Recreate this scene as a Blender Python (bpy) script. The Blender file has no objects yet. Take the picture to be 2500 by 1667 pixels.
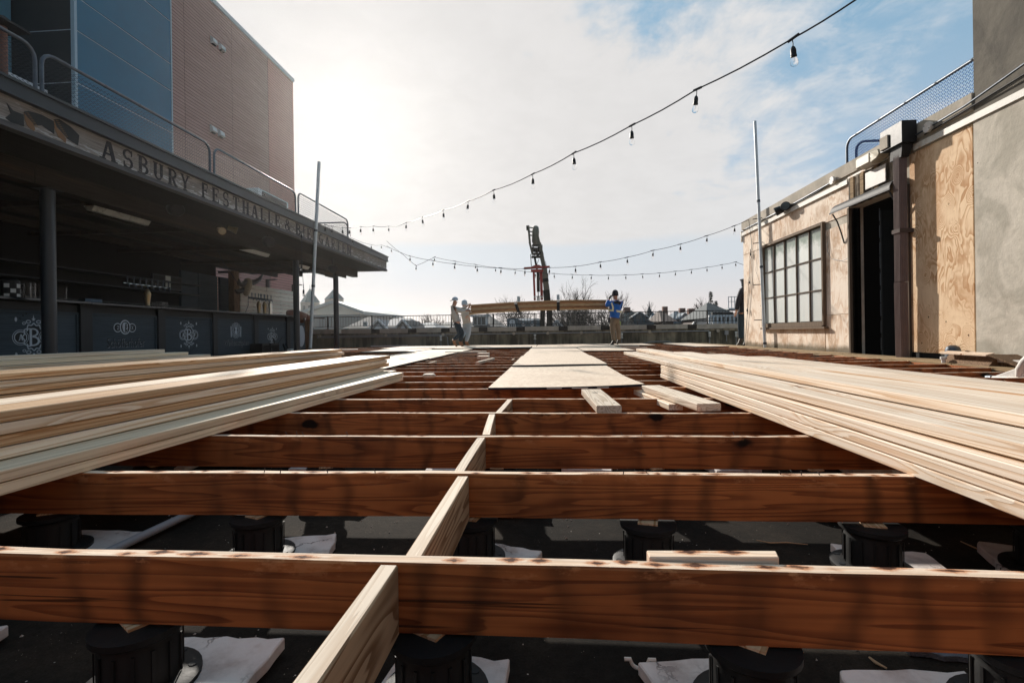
import bpy, bmesh, math, random
from mathutils import Vector, Matrix
random.seed(7)
R_ = math.radians
scene = bpy.context.scene
COL = scene.collection

# ------------------------------------------------------------------ camera
F_, CX, CY, RO, YA, H = 1190., 1250., 812., R_(.8), R_(4.09), .46
cam_data = bpy.data.cameras.new("camera")
cam_data.sensor_width = 36.0
cam_data.lens = 36.0 * F_ / 2500.
cam_data.shift_y = -21. / 2500.
cam_data.clip_start = .02
cam_data.clip_end = 3000
cam = bpy.data.objects.new("camera", cam_data)
COL.objects.link(cam)
cam.matrix_world = (Matrix.Translation((0, 0, H)) @ Matrix.Rotation(YA, 4, 'Z')
                    @ Matrix.Rotation(R_(90), 4, 'X') @ Matrix.Rotation(-RO, 4, 'Z'))
scene.camera = cam

def ray(px, py):
    dx, dy = px - CX, py - CY
    x = (dx*math.cos(RO) - dy*math.sin(RO))/F_
    y = (dx*math.sin(RO) + dy*math.cos(RO))/F_
    return (x*math.cos(YA) - math.sin(YA), x*math.sin(YA) + math.cos(YA), -y)
def PD(px, py, d):
    r = ray(px, py); return Vector((r[0]*d, r[1]*d, H + r[2]*d))
def PX(px, py, x):
    return PD(px, py, x/ray(px, py)[0])
def PY(px, py, y):
    return PD(px, py, y/ray(px, py)[1])
def PZ(px, py, z):
    return PD(px, py, (z - H)/ray(px, py)[2])

# ------------------------------------------------------------------ light
SUN_AZ, SUN_EL = R_(22.7), R_(24.0)      # azimuth measured from +Y towards -X
sd = Vector((-math.sin(SUN_AZ)*math.cos(SUN_EL), math.cos(SUN_AZ)*math.cos(SUN_EL), math.sin(SUN_EL)))
sun_data = bpy.data.lights.new("sun", 'SUN')
sun_data.energy = 4.9
sun_data.angle = R_(.9)
sun_data.color = (1.0, .93, .84)
sun = bpy.data.objects.new("sun", sun_data)
sun.rotation_euler = sd.to_track_quat('Z', 'Y').to_euler()
sun.location = (0, 0, 30)
COL.objects.link(sun)

world = bpy.data.worlds.new("World")
scene.world = world
world.use_nodes = True
wt = world.node_tree
wt.nodes.clear()
class G:
    """tiny node-graph helper"""
    def __init__(s, tree): s.t = tree
    def n(s, typ, **kw):
        nd = s.t.nodes.new(typ)
        for k, v in kw.items(): setattr(nd, k, v)
        return nd
    def put(s, sock, v):
        if isinstance(v, bpy.types.NodeSocket): s.t.links.new(v, sock)
        else:
            if isinstance(v, (tuple, list)) and len(v) == 3 and sock.type == 'RGBA': v = (*v, 1)
            sock.default_value = v
    def m(s, op, a, b=0., c=None, clamp=False):
        nd = s.n('ShaderNodeMath', operation=op, use_clamp=clamp)
        s.put(nd.inputs[0], a); s.put(nd.inputs[1], b)
        if c is not None: s.put(nd.inputs[2], c)
        return nd.outputs[0]
    def v(s, op, a, b=None, scale=None):
        nd = s.n('ShaderNodeVectorMath', operation=op)
        s.put(nd.inputs[0], a)
        if b is not None: s.put(nd.inputs[1], b)
        if scale is not None: s.put(nd.inputs['Scale'], scale)
        return nd.outputs['Value'] if op in ('DOT_PRODUCT', 'LENGTH') else nd.outputs[0]
    def mix(s, f, a, b, mode='MIX'):
        nd = s.n('ShaderNodeMix', data_type='RGBA', blend_type=mode)
        s.put(nd.inputs[0], f); s.put(nd.inputs[6], a); s.put(nd.inputs[7], b)
        return nd.outputs[2]
    def ss(s, x, a, b, lo=0., hi=1.):
        nd = s.n('ShaderNodeMapRange', interpolation_type='SMOOTHSTEP')
        s.put(nd.inputs[0], x); s.put(nd.inputs[1], a); s.put(nd.inputs[2], b)
        s.put(nd.inputs[3], lo); s.put(nd.inputs[4], hi)
        return nd.outputs[0]
    def noise(s, vec, scale=1., detail=3., rough=.5, dist=0., col=False):
        nd = s.n('ShaderNodeTexNoise')
        s.put(nd.inputs['Vector'], vec); s.put(nd.inputs['Scale'], scale)
        s.put(nd.inputs['Detail'], detail); s.put(nd.inputs['Roughness'], rough)
        s.put(nd.inputs['Distortion'], dist)
        return nd.outputs['Color' if col else 'Fac']
    def vor(s, vec, scale=1., feature='F1'):
        nd = s.n('ShaderNodeTexVoronoi', feature=feature)
        s.put(nd.inputs['Vector'], vec); s.put(nd.inputs['Scale'], scale)
        return nd
    def sep(s, vec):
        nd = s.n('ShaderNodeSeparateXYZ'); s.put(nd.inputs[0], vec); return nd.outputs
    def comb(s, x, y, z):
        nd = s.n('ShaderNodeCombineXYZ')
        s.put(nd.inputs[0], x); s.put(nd.inputs[1], y); s.put(nd.inputs[2], z)
        return nd.outputs[0]
g = G(wt)
dirv = g.v('NORMALIZE', g.n('ShaderNodeTexCoord').outputs['Generated'])
dx_, dy_, dz_ = g.sep(dirv)
sky = g.n('ShaderNodeTexSky', sky_type='NISHITA')
sky.sun_disc = False
sky.sun_elevation = SUN_EL
sky.sun_rotation = -SUN_AZ
sky.air_density = 1.0; sky.dust_density = 1.2; sky.ozone_density = 1.5
skyc = g.mix(1., sky.outputs[0], (.115, .115, .115), 'MULTIPLY')
den = g.m('ADD', g.m('MAXIMUM', dz_, 0.), .16)
cp = g.comb(g.m('DIVIDE', dx_, den), g.m('DIVIDE', dy_, den), 0.)
streak = g.v('MULTIPLY', g.v('ADD', cp, (3., 1., 0.)), (1.5, .9, 1.))
n1 = g.noise(streak, 1.6, 8., .6, .6)
n2 = g.noise(cp, 6., 7., .65, .3)
# edge of the cloud sheet: a great circle through two directions up on the right
r1 = Vector(ray(1690, 0)).normalized(); r2 = Vector(ray(2130, 640)).normalized()
nn = r1.cross(r2).normalized()
if nn.dot(Vector(ray(2300, 100)).normalized()) < 0: nn = -nn
side = g.v('DOT_PRODUCT', dirv, tuple(nn))
edge = g.m('ADD', side, g.m('MULTIPLY', g.m('SUBTRACT', n1, .5), -.75))
edge = g.m('ADD', edge, g.m('MULTIPLY', g.m('SUBTRACT', n2, .5), -.34))
sheet = g.ss(edge, .10, -.12)
wisp = g.m('MULTIPLY', g.ss(n1, .44, .62), g.ss(n2, .38, .62))
cover = g.m('MAXIMUM', sheet, g.m('MULTIPLY', wisp, .55))
sd2 = g.v('DOT_PRODUCT', dirv, tuple(sd))
fwd = g.ss(sd2, -.85, .65)
fwd2 = g.ss(sd2, .55, .95)
cl_b = g.m('ADD', g.m('MULTIPLY', fwd, .58), g.m('ADD', .15, g.m('MULTIPLY', fwd2, -.02)))
tex = g.m('ADD', .965, g.m('MULTIPLY', g.ss(n2, .3, .7), .05))
cl = g.m('MULTIPLY', cl_b, tex)
warm = g.mix(fwd2, (.985, 1.0, 1.02), (1.02, 1.0, .99))
cloudc = g.v('SCALE', warm, scale=cl)
zen = g.mix(g.ss(dz_, .12, .62), (.50, .60, .70), (.185, .42, .60))
skyc = g.mix(.72, skyc, g.v('SCALE', zen, scale=g.m('ADD', .36, g.m('MULTIPLY', fwd, .64))))
c1 = g.mix(cover, skyc, cloudc)
# pale band of open sky under the lower edge of the sheet
az_side = g.v('DOT_PRODUCT', dirv, tuple(Vector(ray(900, 700)).normalized().cross(Vector((0, 0, 1)))))
be = g.m('ADD', dz_, g.m('MULTIPLY', g.m('SUBTRACT', g.noise(cp, 1.1, 3., .5), .5), .045))
band = g.m('MULTIPLY', g.ss(be, .186, .166), g.ss(az_side, -.12, .10))
lowc = g.mix(g.ss(dz_, .0, .15), (.76, .69, .67), (.62, .675, .73))
lowc = g.v('SCALE', lowc, scale=g.m('ADD', .40, g.m('MULTIPLY', fwd, .60)))
c2 = g.mix(g.m('MULTIPLY', band, .9), c1, lowc)
hz = g.m('MULTIPLY', g.ss(dz_, .10, .0), .55)
c3 = g.mix(hz, c2, g.v('SCALE', (.78, .715, .69), scale=g.m('ADD', .36, g.m('MULTIPLY', fwd, .64))))
c3 = g.mix(g.ss(dz_, .0, -.02), c3, (.10, .10, .10))
bg = g.n('ShaderNodeBackground')
g.put(bg.inputs[0], c3); bg.inputs[1].default_value = .84
g.t.links.new(bg.outputs[0], g.n('ShaderNodeOutputWorld').inputs[0])

vs = scene.view_settings
vs.view_transform = 'Standard'; vs.look = 'None'; vs.exposure = .32; vs.gamma = 1
vs.use_curve_mapping = False

# ------------------------------------------------------------------ mesh helpers
WL = {}
def wl(o): return WL.get(o.name, Vector((0, 0, 0)))
def tag(o, label=None, cat=None, group=None, kind=None):
    if label: o['label'] = label
    if cat: o['category'] = cat
    if group: o['group'] = group
    if kind: o['kind'] = kind
    return o
def empty(name, loc, label=None, cat=None, group=None, kind=None):
    o = bpy.data.objects.new(name, None); COL.objects.link(o)
    o.empty_display_size = .1
    o.location = loc; WL[o.name] = Vector(loc)
    return tag(o, label, cat, group, kind)
def place(mesh, name, parent=None, loc=(0, 0, 0), rot=None, scale=None):
    """object from shared mesh, loc in world space"""
    o = bpy.data.objects.new(name, mesh); COL.objects.link(o)
    loc = Vector(loc); WL[o.name] = loc
    if parent: o.parent = parent; o.location = loc - wl(parent)
    else: o.location = loc
    if rot: o.rotation_euler = rot
    if scale: o.scale = scale
    return o
def copy_tree(o, parent=None):
    c = o.copy(); COL.objects.link(c)
    if parent: c.parent = parent
    for ch in list(o.children): copy_tree(ch, c)
    return c

class MB:
    def __init__(s): s.v = []; s.f = []; s.m = []; s.mi = 0
    def add(s, vs_, fs):
        b = len(s.v); s.v += [tuple(x) for x in vs_]
        for f in fs: s.f.append([b + i for i in f]); s.m.append(s.mi)
    def box(s, x0, x1, y0, y1, z0, z1):
        s.add([(x0,y0,z0),(x1,y0,z0),(x1,y1,z0),(x0,y1,z0),(x0,y0,z1),(x1,y0,z1),(x1,y1,z1),(x0,y1,z1)],
              [(3,2,1,0),(4,5,6,7),(0,1,5,4),(1,2,6,5),(2,3,7,6),(3,0,4,7)]); return s
    def beam(s, p, q, w, h, up=(0,0,1)):
        p, q = Vector(p), Vector(q); d = (q-p).normalized(); up = Vector(up)
        a = d.cross(up)
        if a.length < 1e-4: a = d.cross(Vector((1,0,0)))
        a.normalize(); b = a.cross(d)
        a *= w/2; b *= h/2
        s.add([p-a-b, p+a-b, p+a+b, p-a+b, q-a-b, q+a-b, q+a+b, q-a+b],
              [(0,3,2,1),(4,5,6,7),(0,1,5,4),(1,2,6,5),(2,3,7,6),(3,0,4,7)][:]); return s
    def tube(s, pts, r, n=8, cap=True):
        pts = [Vector(p) for p in pts]; k = len(pts)
        rr = r if isinstance(r, (list, tuple)) else [r]*k
        t0 = (pts[1]-pts[0]).normalized()
        a = t0.cross(Vector((0,0,1)))
        if a.length < .05: a = t0.cross(Vector((1,0,0)))
        a.normalize(); vs_ = []; 
        for i, p in enumerate(pts):
            t = ((pts[min(i+1,k-1)]-pts[max(i-1,0)])).normalized()
            a = (a - t*a.dot(t)).normalized(); b = t.cross(a)
            for j in range(n):
                an = 2*math.pi*j/n
                vs_.append(p + (a*math.cos(an) + b*math.sin(an))*rr[i])
        fs = [(i*n+j, i*n+(j+1)%n, (i+1)*n+(j+1)%n, (i+1)*n+j) for i in range(k-1) for j in range(n)]
        if cap: fs += [tuple(range(n))[::-1], tuple((k-1)*n+j for j in range(n))]
        s.add(vs_, fs); return s
    def lathe(s, prof, c=(0,0,0), n=16, axis=(0,0,1)):
        c = Vector(c); q = Vector((0,0,1)).rotation_difference(Vector(axis).normalized())
        vs_ = []
        for r, z in prof:
            for j in range(n):
                an = 2*math.pi*j/n
                vs_.append(c + q @ Vector((r*math.cos(an), r*math.sin(an), z)))
        k = len(prof)
        fs = [(i*n+j, i*n+(j+1)%n, (i+1)*n+(j+1)%n, (i+1)*n+j) for i in range(k-1) for j in range(n)]
        fs += [tuple(range(n))[::-1], tuple((k-1)*n+j for j in range(n))]
        s.add(vs_, fs); return s
    def prism(s, pts, off):
        """polygon pts (ordered) extruded by vector off"""
        n = len(pts); off = Vector(off)
        vs_ = [Vector(p) for p in pts] + [Vector(p)+off for p in pts]
        fs = [tuple(range(n))[::-1], tuple(range(n, 2*n))] + [(i, (i+1)%n, n+(i+1)%n, n+i) for i in range(n)]
        s.add(vs_, fs); return s
    def mesh(s, name, mats, loc=(0,0,0), smooth=None, bevel=0., jitter=0.):
        me = bpy.data.meshes.new(name); loc = Vector(loc)
        me.from_pydata([Vector(p)-loc for p in s.v], [], s.f)
        if not isinstance(mats, (list, tuple)): mats = [mats]
        for m in mats: me.materials.append(m)
        me.polygons.foreach_set('material_index', s.m)
        bm = bmesh.new(); bm.from_mesh(me)
        if bevel:
            bmesh.ops.bevel(bm, geom=bm.edges[:], offset=bevel, segments=1, affect='EDGES', clamp_overlap=True)
        bmesh.ops.recalc_face_normals(bm, faces=bm.faces)
        bm.to_mesh(me); bm.free()
        if smooth:
            me.polygons.foreach_set('use_smooth', [True]*len(me.polygons))
            me.set_sharp_from_angle(angle=R_(smooth))
        me.update()
        return me
    def build(s, name, mats, parent=None, loc=None, **kw):
        if loc is None:
            if parent and not s.v: loc = (0,0,0)
            xs = [p[0] for p in s.v]; ys = [p[1] for p in s.v]; zs = [p[2] for p in s.v]
            loc = ((min(xs)+max(xs))/2, (min(ys)+max(ys))/2, min(zs))
        return place(s.mesh(name, mats, loc, **kw), name, parent, loc)

# ------------------------------------------------------------------ materials
def newmat(name, rough=.8, metal=0., spec=.3):
    m = bpy.data.materials.new(name); m.use_nodes = True
    t = m.node_tree; b = t.nodes['Principled BSDF']
    b.inputs['Roughness'].default_value = rough
    b.inputs['Metallic'].default_value = metal
    b.inputs['Specular IOR Level'].default_value = spec
    return m, G(t), b
def ocoord(g, shift=True):
    tc = g.n('ShaderNodeTexCoord').outputs['Object']
    if not shift: return tc
    oi = g.n('ShaderNodeObjectInfo').outputs['Random']
    return g.v('ADD', tc, g.comb(g.m('MULTIPLY', oi, 37.), g.m('MULTIPLY', oi, 91.), g.m('MULTIPLY', oi, 53.)))
def bump(g, b, h, dist=.004, st=.6):
    nd = g.n('ShaderNodeBump'); g.put(nd.inputs['Height'], h)
    nd.inputs['Distance'].default_value = dist; nd.inputs['Strength'].default_value = st
    g.put(b.inputs['Normal'], nd.outputs[0])
def plain(name, c, rough=.7, metal=0., var=.25, scale=6., dirt=None, spec=.3, bmp=.002):
    """base colour broken up by two scales of noise, optional dirt colour in blotches"""
    m, g, b = newmat(name, rough, metal, spec)
    co = ocoord(g)
    n = g.noise(co, scale, 6., .6)
    n2_ = g.noise(co, scale*7, 4., .6)
    f = g.m('ADD', g.m('MULTIPLY', g.m('SUBTRACT', n, .5), var*2), g.m('MULTIPLY', g.m('SUBTRACT', n2_, .5), var))
    col = g.v('SCALE', g.mix(0., c, c), scale=g.m('ADD', 1., f))
    if dirt: col = g.mix(g.ss(g.noise(co, scale*.6, 7., .65, .4), .52, .72), col, dirt)
    g.put(b.inputs['Base Color'], col)
    g.put(b.inputs['Roughness'], g.m('ADD', rough-.08, g.m('MULTIPLY', n2_, .16)))
    if bmp: bump(g, b, n2_, bmp, .5)
    return m
def wood(name, light, dark, axis='Y', rings=13., lat=5., lon=.45, ringmix=.8, fine=.35, rough=.75, knots=.5,
         tint=None, extra=None, bmp=.0015, tone=.25, warp=.25):
    """long-grain timber: contour lines of a stretched noise field, fibres, small knots, per-board tone"""
    m, g, b = newmat(name, rough, spec=.12)
    co = ocoord(g)
    sc = {'X': (lon, lat, lat), 'Y': (lat, lon, lat), 'Z': (lat, lat, lon)}[axis]
    p = g.v('MULTIPLY', co, sc)
    fld = g.noise(p, 1., 2.5, .45, warp)
    if knots:
        ks = {'X': (.9, 3.4, 3.4), 'Y': (3.4, .9, 3.4), 'Z': (3.4, 3.4, .9)}[axis]
        kd = g.vor(g.v('MULTIPLY', co, ks), 1.35).outputs['Distance']
        kn = g.ss(kd, .34, .0)
        fld = g.m('ADD', fld, g.m('MULTIPLY', kn, .28*knots))
    fr = g.m('FRACT', g.m('MULTIPLY', fld, rings))
    ring = g.m('MULTIPLY', g.ss(fr, .25, .92), g.ss(fr, 1.0, .93))
    fs = {'X': (1.2, 90, 90), 'Y': (90, 1.2, 90), 'Z': (90, 90, 1.2)}[axis]
    fib = g.noise(g.v('MULTIPLY', co, fs), 1., 4., .6)
    blot = g.noise(g.v('MULTIPLY', co, tuple(c*.6 for c in sc)), 1.3, 4., .6)
    f = g.m('ADD', g.m('MULTIPLY', ring, ringmix), g.m('MULTIPLY', g.m('SUBTRACT', fib, .45), fine*2), clamp=True)
    col = g.mix(f, light, dark)
    col = g.v('SCALE', col, scale=g.m('ADD', 1.-tone*.5, g.m('MULTIPLY', blot, tone)))
    oi = g.n('ShaderNodeObjectInfo').outputs['Random']
    col = g.v('SCALE', col, scale=g.m('ADD', .80, g.m('MULTIPLY', oi, .26)))
    if tint: col = g.mix(g.m('MULTIPLY', g.ss(blot, .5, .75), tint[1]), col, tint[0])
    if knots:
        col = g.mix(g.m('MULTIPLY', g.ss(kd, .055, .02), min(1., knots+.2)), col, tuple(c*.35 for c in dark))
    if extra: col = extra(g, co, col)
    g.put(b.inputs['Base Color'], col)
    bump(g, b, g.m('ADD', g.m('MULTIPLY', fib, .7), g.m('MULTIPLY', ring, -.5)), bmp, .6)
    return m
M = {}
def joist_stains(g, co, col):
    oc = g.n('ShaderNodeTexCoord').outputs['Object']
    x, y, z = g.sep(oc)
    w = g.noise(co, 2.2, 4., .6)
    xw = g.m('ADD', x, g.m('MULTIPLY', w, .34))
    fr = g.m('ABSOLUTE', g.m('SUBTRACT', g.m('FRACT', g.m('MULTIPLY', xw, 1/.152)), .5))
    s = g.ss(fr, .30, .0)
    depth = g.noise(g.v('MULTIPLY', co, (5., 1., 1.2)), 1., 3., .6)
    s = g.m('MULTIPLY', s, g.ss(depth, .36, .66))
    col = g.mix(g.m('MULTIPLY', s, .62), col, (.050, .024, .013))
    s2 = g.ss(g.noise(g.v('MULTIPLY', co, (1.7, 1., 3.)), 1., 5., .6), .47, .72)
    col = g.mix(g.m('MULTIPLY', s2, .5), col, (.085, .036, .020))
    kv = g.vor(g.v('MULTIPLY', g.v('ADD', co, g.v('SCALE', g.noise(co, 9., 3., .6, col=True), scale=.05)), (2.0, .4, 4.2)), 1.).outputs['Distance']
    col = g.mix(g.m('MULTIPLY', g.ss(kv, .34, .10), .6), col, (.12, .035, .015))
    col = g.mix(g.ss(kv, .13, .08), col, (.018, .010, .007))
    ck = g.noise(g.v('MULTIPLY', co, (1.1, 1., 60.)), 1., 3., .6)
    col = g.mix(g.m('MULTIPLY', g.ss(ck, .66, .71), .8), col, (.03, .014, .009))
    sc = g.m('MULTIPLY', g.ss(g.noise(g.v('MULTIPLY', co, (9., 1., 22.)), 1., 5., .7), .54, .64), g.ss(z, -.05, -.005))
    col = g.mix(g.m('MULTIPLY', sc, .7), col, (.62, .25, .10))
    return col
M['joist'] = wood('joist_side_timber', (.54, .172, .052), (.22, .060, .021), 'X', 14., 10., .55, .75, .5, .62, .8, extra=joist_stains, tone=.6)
def rust_spots(g, co, col):
    oc = g.n('ShaderNodeTexCoord').outputs['Object']
    x, y, z = g.sep(oc)
    xw = g.m('ADD', x, g.m('MULTIPLY', g.noise(co, 2.1, 2., .5), .5))
    cell = g.m('MULTIPLY', xw, 1/.076)
    fr = g.m('ABSOLUTE', g.m('SUBTRACT', g.m('FRACT', cell), .5))
    rnd = g.n('ShaderNodeTexWhiteNoise', noise_dimensions='1D')
    g.put(rnd.inputs['W'], g.m('FLOOR', cell))
    rv = rnd.outputs['Value']
    yy = g.m('ABSOLUTE', g.m('SUBTRACT', y, g.m('MULTIPLY', g.m('SUBTRACT', rv, .5), .022)))
    e = g.m('ADD', g.m('MULTIPLY', fr, .044), g.m('MULTIPLY', yy, 1.5))
    e = g.m('ADD', e, g.m('MULTIPLY', g.m('SUBTRACT', g.noise(co, 60., 5., .75), .5), .028))
    e = g.m('ADD', e, g.m('MULTIPLY', g.ss(rv, .25, .75), -.008))
    on = g.ss(rv, .33, .45)
    col = g.mix(g.m('MULTIPLY', g.m('MULTIPLY', g.ss(e, .022, .006), on), .8), col, (.50, .17, .05))
    col = g.mix(g.m('MULTIPLY', g.ss(e, .009, .001), on), col, (.07, .026, .014))
    return g.mix(g.m('MULTIPLY', g.ss(g.noise(g.v('MULTIPLY', co, (7., 30., 30.)), 1., 5., .6), .5, .75), .55), col, (.50, .27, .15))
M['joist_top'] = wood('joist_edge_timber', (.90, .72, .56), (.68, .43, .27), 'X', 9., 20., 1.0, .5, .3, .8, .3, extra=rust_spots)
M['board'] = wood('new_lumber', (.94, .81, .67), (.66, .44, .27), 'Y', 15., 13., .16, .75, .45, .62, .8, tint=((.80, .56, .34), .4), tone=.2)
M['board_orange'] = wood('heartwood_lumber', (.76, .52, .32), (.44, .21, .085), 'Y', 13., 14., .16, .8, .35, .62, .6, tone=.35)
M['board_pale'] = wood('green_treated_lumber', (.94, .78, .58), (.60, .44, .28), 'Y', 13., 13., .16, .6, .3, .65, .5, tint=((.70, .63, .50), .3), tone=.3)
M['board_old'] = wood('old_lumber', (.82, .70, .57), (.48, .36, .25), 'Y', 16., 9., .5, .7, .5, .75, .5, tone=.4)
M['block'] = wood('blocking_shaded_timber', (.44, .31, .20), (.17, .09, .045), 'Y', 12., 9., .9, .85, .4, .75, .9, tone=.5)  # blocking sides darkened in the colour to stand for shade
M['ledger'] = wood('mossy_ledger', (.44, .31, .18), (.15, .10, .055), 'Y', 14., 10., .5, .7, .6, .85, .4, tint=((.10, .09, .04), .7), tone=.6)
M['pallet'] = wood('whitewashed_slats', (.85, .80, .70), (.52, .43, .33), 'Y', 10., 12., .5, .6, .5, .8, .5, tint=((.35, .25, .16), .4), tone=.5)
M['post_wood'] = wood('brown_post', (.24, .15, .09), (.10, .06, .035), 'Z', 12., 10., .5)
def osb(name, c, c2, dirt):
    m, g, b = newmat(name, .75, spec=.2)
    co = ocoord(g)
    n = g.noise(g.v('MULTIPLY', co, (30., 12., 1.)), 1., 4., .6)
    n2_ = g.noise(co, 1.3, 6., .6)
    col = g.mix(g.ss(n, .35, .68), c, c2)
    col = g.mix(g.m('MULTIPLY', g.ss(n2_, .48, .75), .6), col, dirt)
    g.put(b.inputs['Base Color'], col); bump(g, b, n, .001, .4)
    return m
M['sheet'] = osb('sheathing_panel', (.78, .64, .50), (.66, .51, .38), (.54, .40, .29))
def ply(name, light, dark, stain, base_stain=True, rings=15., s=(1., 2.6, .8), mixr=.75):
    m, g, b = newmat(name, .8, spec=.15)
    co = ocoord(g)
    p = g.v('MULTIPLY', co, s)
    fld = g.noise(p, 1.6, 3., .5, .5)
    kd = g.vor(g.v('MULTIPLY', co, (1., 3.6, 2.6)), 1.).outputs['Distance']
    fld = g.m('ADD', fld, g.m('MULTIPLY', g.ss(kd, .45, 0.), .55))
    fr = g.m('FRACT', g.m('MULTIPLY', fld, rings))
    ring = g.m('MULTIPLY', g.ss(fr, .15, .9), g.ss(fr, 1., .92))
    ring = g.m('MULTIPLY', ring, g.ss(g.noise(co, 2.2, 4., .5), .32, .62))
    fib = g.noise(g.v('MULTIPLY', co, (20., 60., 4.)), 1., 4., .6)
    col = g.mix(g.m('ADD', g.m('MULTIPLY', ring, mixr), g.m('MULTIPLY', g.m('SUBTRACT', fib, .4), .35), clamp=True), light, dark)
    col = g.mix(g.m('MULTIPLY', g.ss(g.noise(g.v('MULTIPLY', co, (1., 1., .7)), 1.9, 7., .66, .5), .46, .68), .75), col, stain)
    col = g.mix(g.ss(kd, .06, .02), col, tuple(c*.25 for c in dark))
    sp = g.vor(co, 9.).outputs['Distance']
    col = g.mix(g.m('MULTIPLY', g.ss(sp, .05, .03), .8), col, (.06, .035, .02))
    if base_stain:
        wz = g.sep(g.n('ShaderNodeNewGeometry').outputs['Position'])[2]
        zz = g.m('ADD', wz, g.m('MULTIPLY', g.noise(co, 3.5, 6., .65), -.22))
        col = g.mix(g.m('MULTIPLY', g.ss(zz, .07, -.06), .85), col, (.10, .075, .035))
    g.put(b.inputs['Base Color'], col); bump(g, b, g.m('ADD', fib, g.m('MULTIPLY', ring, -.6)), .002, .5)
    return m
M['ply_pale'] = ply('weathered_plywood', (.90, .79, .67), (.60, .38, .23), (.42, .25, .135), rings=8., mixr=.7)
M['ply_warm'] = ply('knotty_plywood', (.84, .63, .42), (.46, .23, .095), (.54, .31, .16), False, rings=11., mixr=.85, s=(1., 2.3, .95))
def stucco(name, c, c2, dark, streaks=0., sc=1.4, holes=True):
    m, g, b = newmat(name, .9, spec=.15)
    co = ocoord(g)
    sw = g.noise(co, sc, 7., .6, 1.6)
    n = g.noise(co, 9., 8., .7)
    col = g.mix(g.ss(sw, .38, .64), c, c2)
    col = g.v('SCALE', col, scale=g.m('ADD', .80, g.m('MULTIPLY', n, .4)))
    if streaks:
        st = g.noise(g.v('MULTIPLY', co, (4.5, 4.5, .32)), 1., 6., .65, .3)
        st2 = g.noise(g.v('MULTIPLY', co, (1.2, 1.2, .6)), 1., 3., .65, .3)
        col = g.mix(g.m('MULTIPLY', g.ss(g.m('ADD', g.m('MULTIPLY', st, .6), g.m('MULTIPLY', st2, .4)), .42, .58), streaks), col, dark)
    else:
        col = g.mix(g.m('MULTIPLY', g.ss(g.noise(co, .9, 6., .6), .55, .75), .6), col, dark)
    if holes:
        sp = g.vor(co, 3.3).outputs['Distance']
        col = g.mix(g.m('MULTIPLY', g.ss(sp, .045, .03), .8), col, (.05, .04, .03))
    g.put(b.inputs['Base Color'], col)
    bump(g, b, g.m('ADD', g.m('MULTIPLY', sw, .8), n), .012, .5)
    return m
M['stucco'] = stucco('grey_stucco', (.60, .55, .47), (.44, .405, .34), (.27, .23, .175))
M['cap'] = stucco('parapet_concrete', (.50, .45, .38), (.40, .36, .30), (.25, .22, .18), holes=False)
M['parapet'] = stucco('stained_concrete', (.30, .27, .20), (.22, .20, .145), (.055, .05, .038), .85, holes=False)
M['coping'] = stucco('coping_stone', (.50, .47, .42), (.40, .38, .34), (.24, .22, .19), .3, holes=False)
M['black'] = plain('black_paint', (.012, .012, .014), .45, var=.5, scale=4.)
M['black_matte'] = plain('black_plastic', (.010, .010, .010), .6, var=.3)
M['charcoal'] = plain('charcoal_coping', (.030, .036, .042), .5, var=.3, scale=3., spec=.4)
M['iron'] = plain('black_iron', (.014, .015, .017), .6, .1, var=.4)
M['postblue'] = plain('dark_steel_post', (.020, .026, .034), .38, .1, var=.35, scale=3., spec=.6)
M['galv'] = plain('galvanised_steel', (.60, .65, .68), .45, .25, var=.3, scale=14., spec=.5)
M['galv_dark'] = plain('dark_galvanised_tube', (.10, .115, .135), .42, .75, var=.4, scale=10.)
M['wire'] = plain('fence_wire', (.045, .055, .07), .65, .1, var=.2)
M['wire_blue'] = plain('blue_fence_wire', (.02, .13, .46), .4, .0, var=.2, spec=.5)  # saturated blue tone of the right-hand roof fence wires
M['white'] = plain('white_paint', (.66, .63, .59), .5, var=.10, dirt=(.5, .42, .33), scale=5.)
M['offwhite'] = plain('aged_white_metal', (.66, .64, .58), .5, var=.15, dirt=(.42, .25, .12), scale=6.)
M['pvc'] = plain('grey_conduit', (.30, .32, .35), .5, var=.12)
M['block_top_lit'] = wood('blocking_lit_top', (.84, .70, .56), (.58, .42, .29), 'Y', 10., 16., .8, .5, .5, .75, .5, tone=.3)  # pale copy for the blocking tops, sunlight put into the colour
M['pad'] = None
def padmat():
    m, g, b = newmat('cracked_white_board', .85, spec=.2)
    co = ocoord(g)
    nd = g.vor(g.v('ADD', g.v('MULTIPLY', co, (1., 1., .2)), g.v('SCALE', g.noise(co, 6., 5., .6, col=True), scale=.25)), 5., 'DISTANCE_TO_EDGE')
    cr = g.ss(nd.outputs['Distance'], .022, .006)
    cr = g.m('MULTIPLY', cr, g.ss(g.noise(co, 4., 3., .5), .50, .66))
    col = g.mix(g.ss(g.noise(co, 9., 6., .6), .4, .75), (.70, .65, .62), (.42, .35, .32))
    col = g.mix(g.m('MULTIPLY', g.ss(g.noise(co, 3., 5., .7), .58, .74), .7), col, (.34, .22, .15))
    col = g.mix(cr, col, (.06, .045, .04))
    g.put(b.inputs['Base Color'], col); bump(g, b, g.m('SUBTRACT', g.noise(co, 30., 6., .7), cr), .006, .7)
    return m
M['pad'] = padmat()
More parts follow.
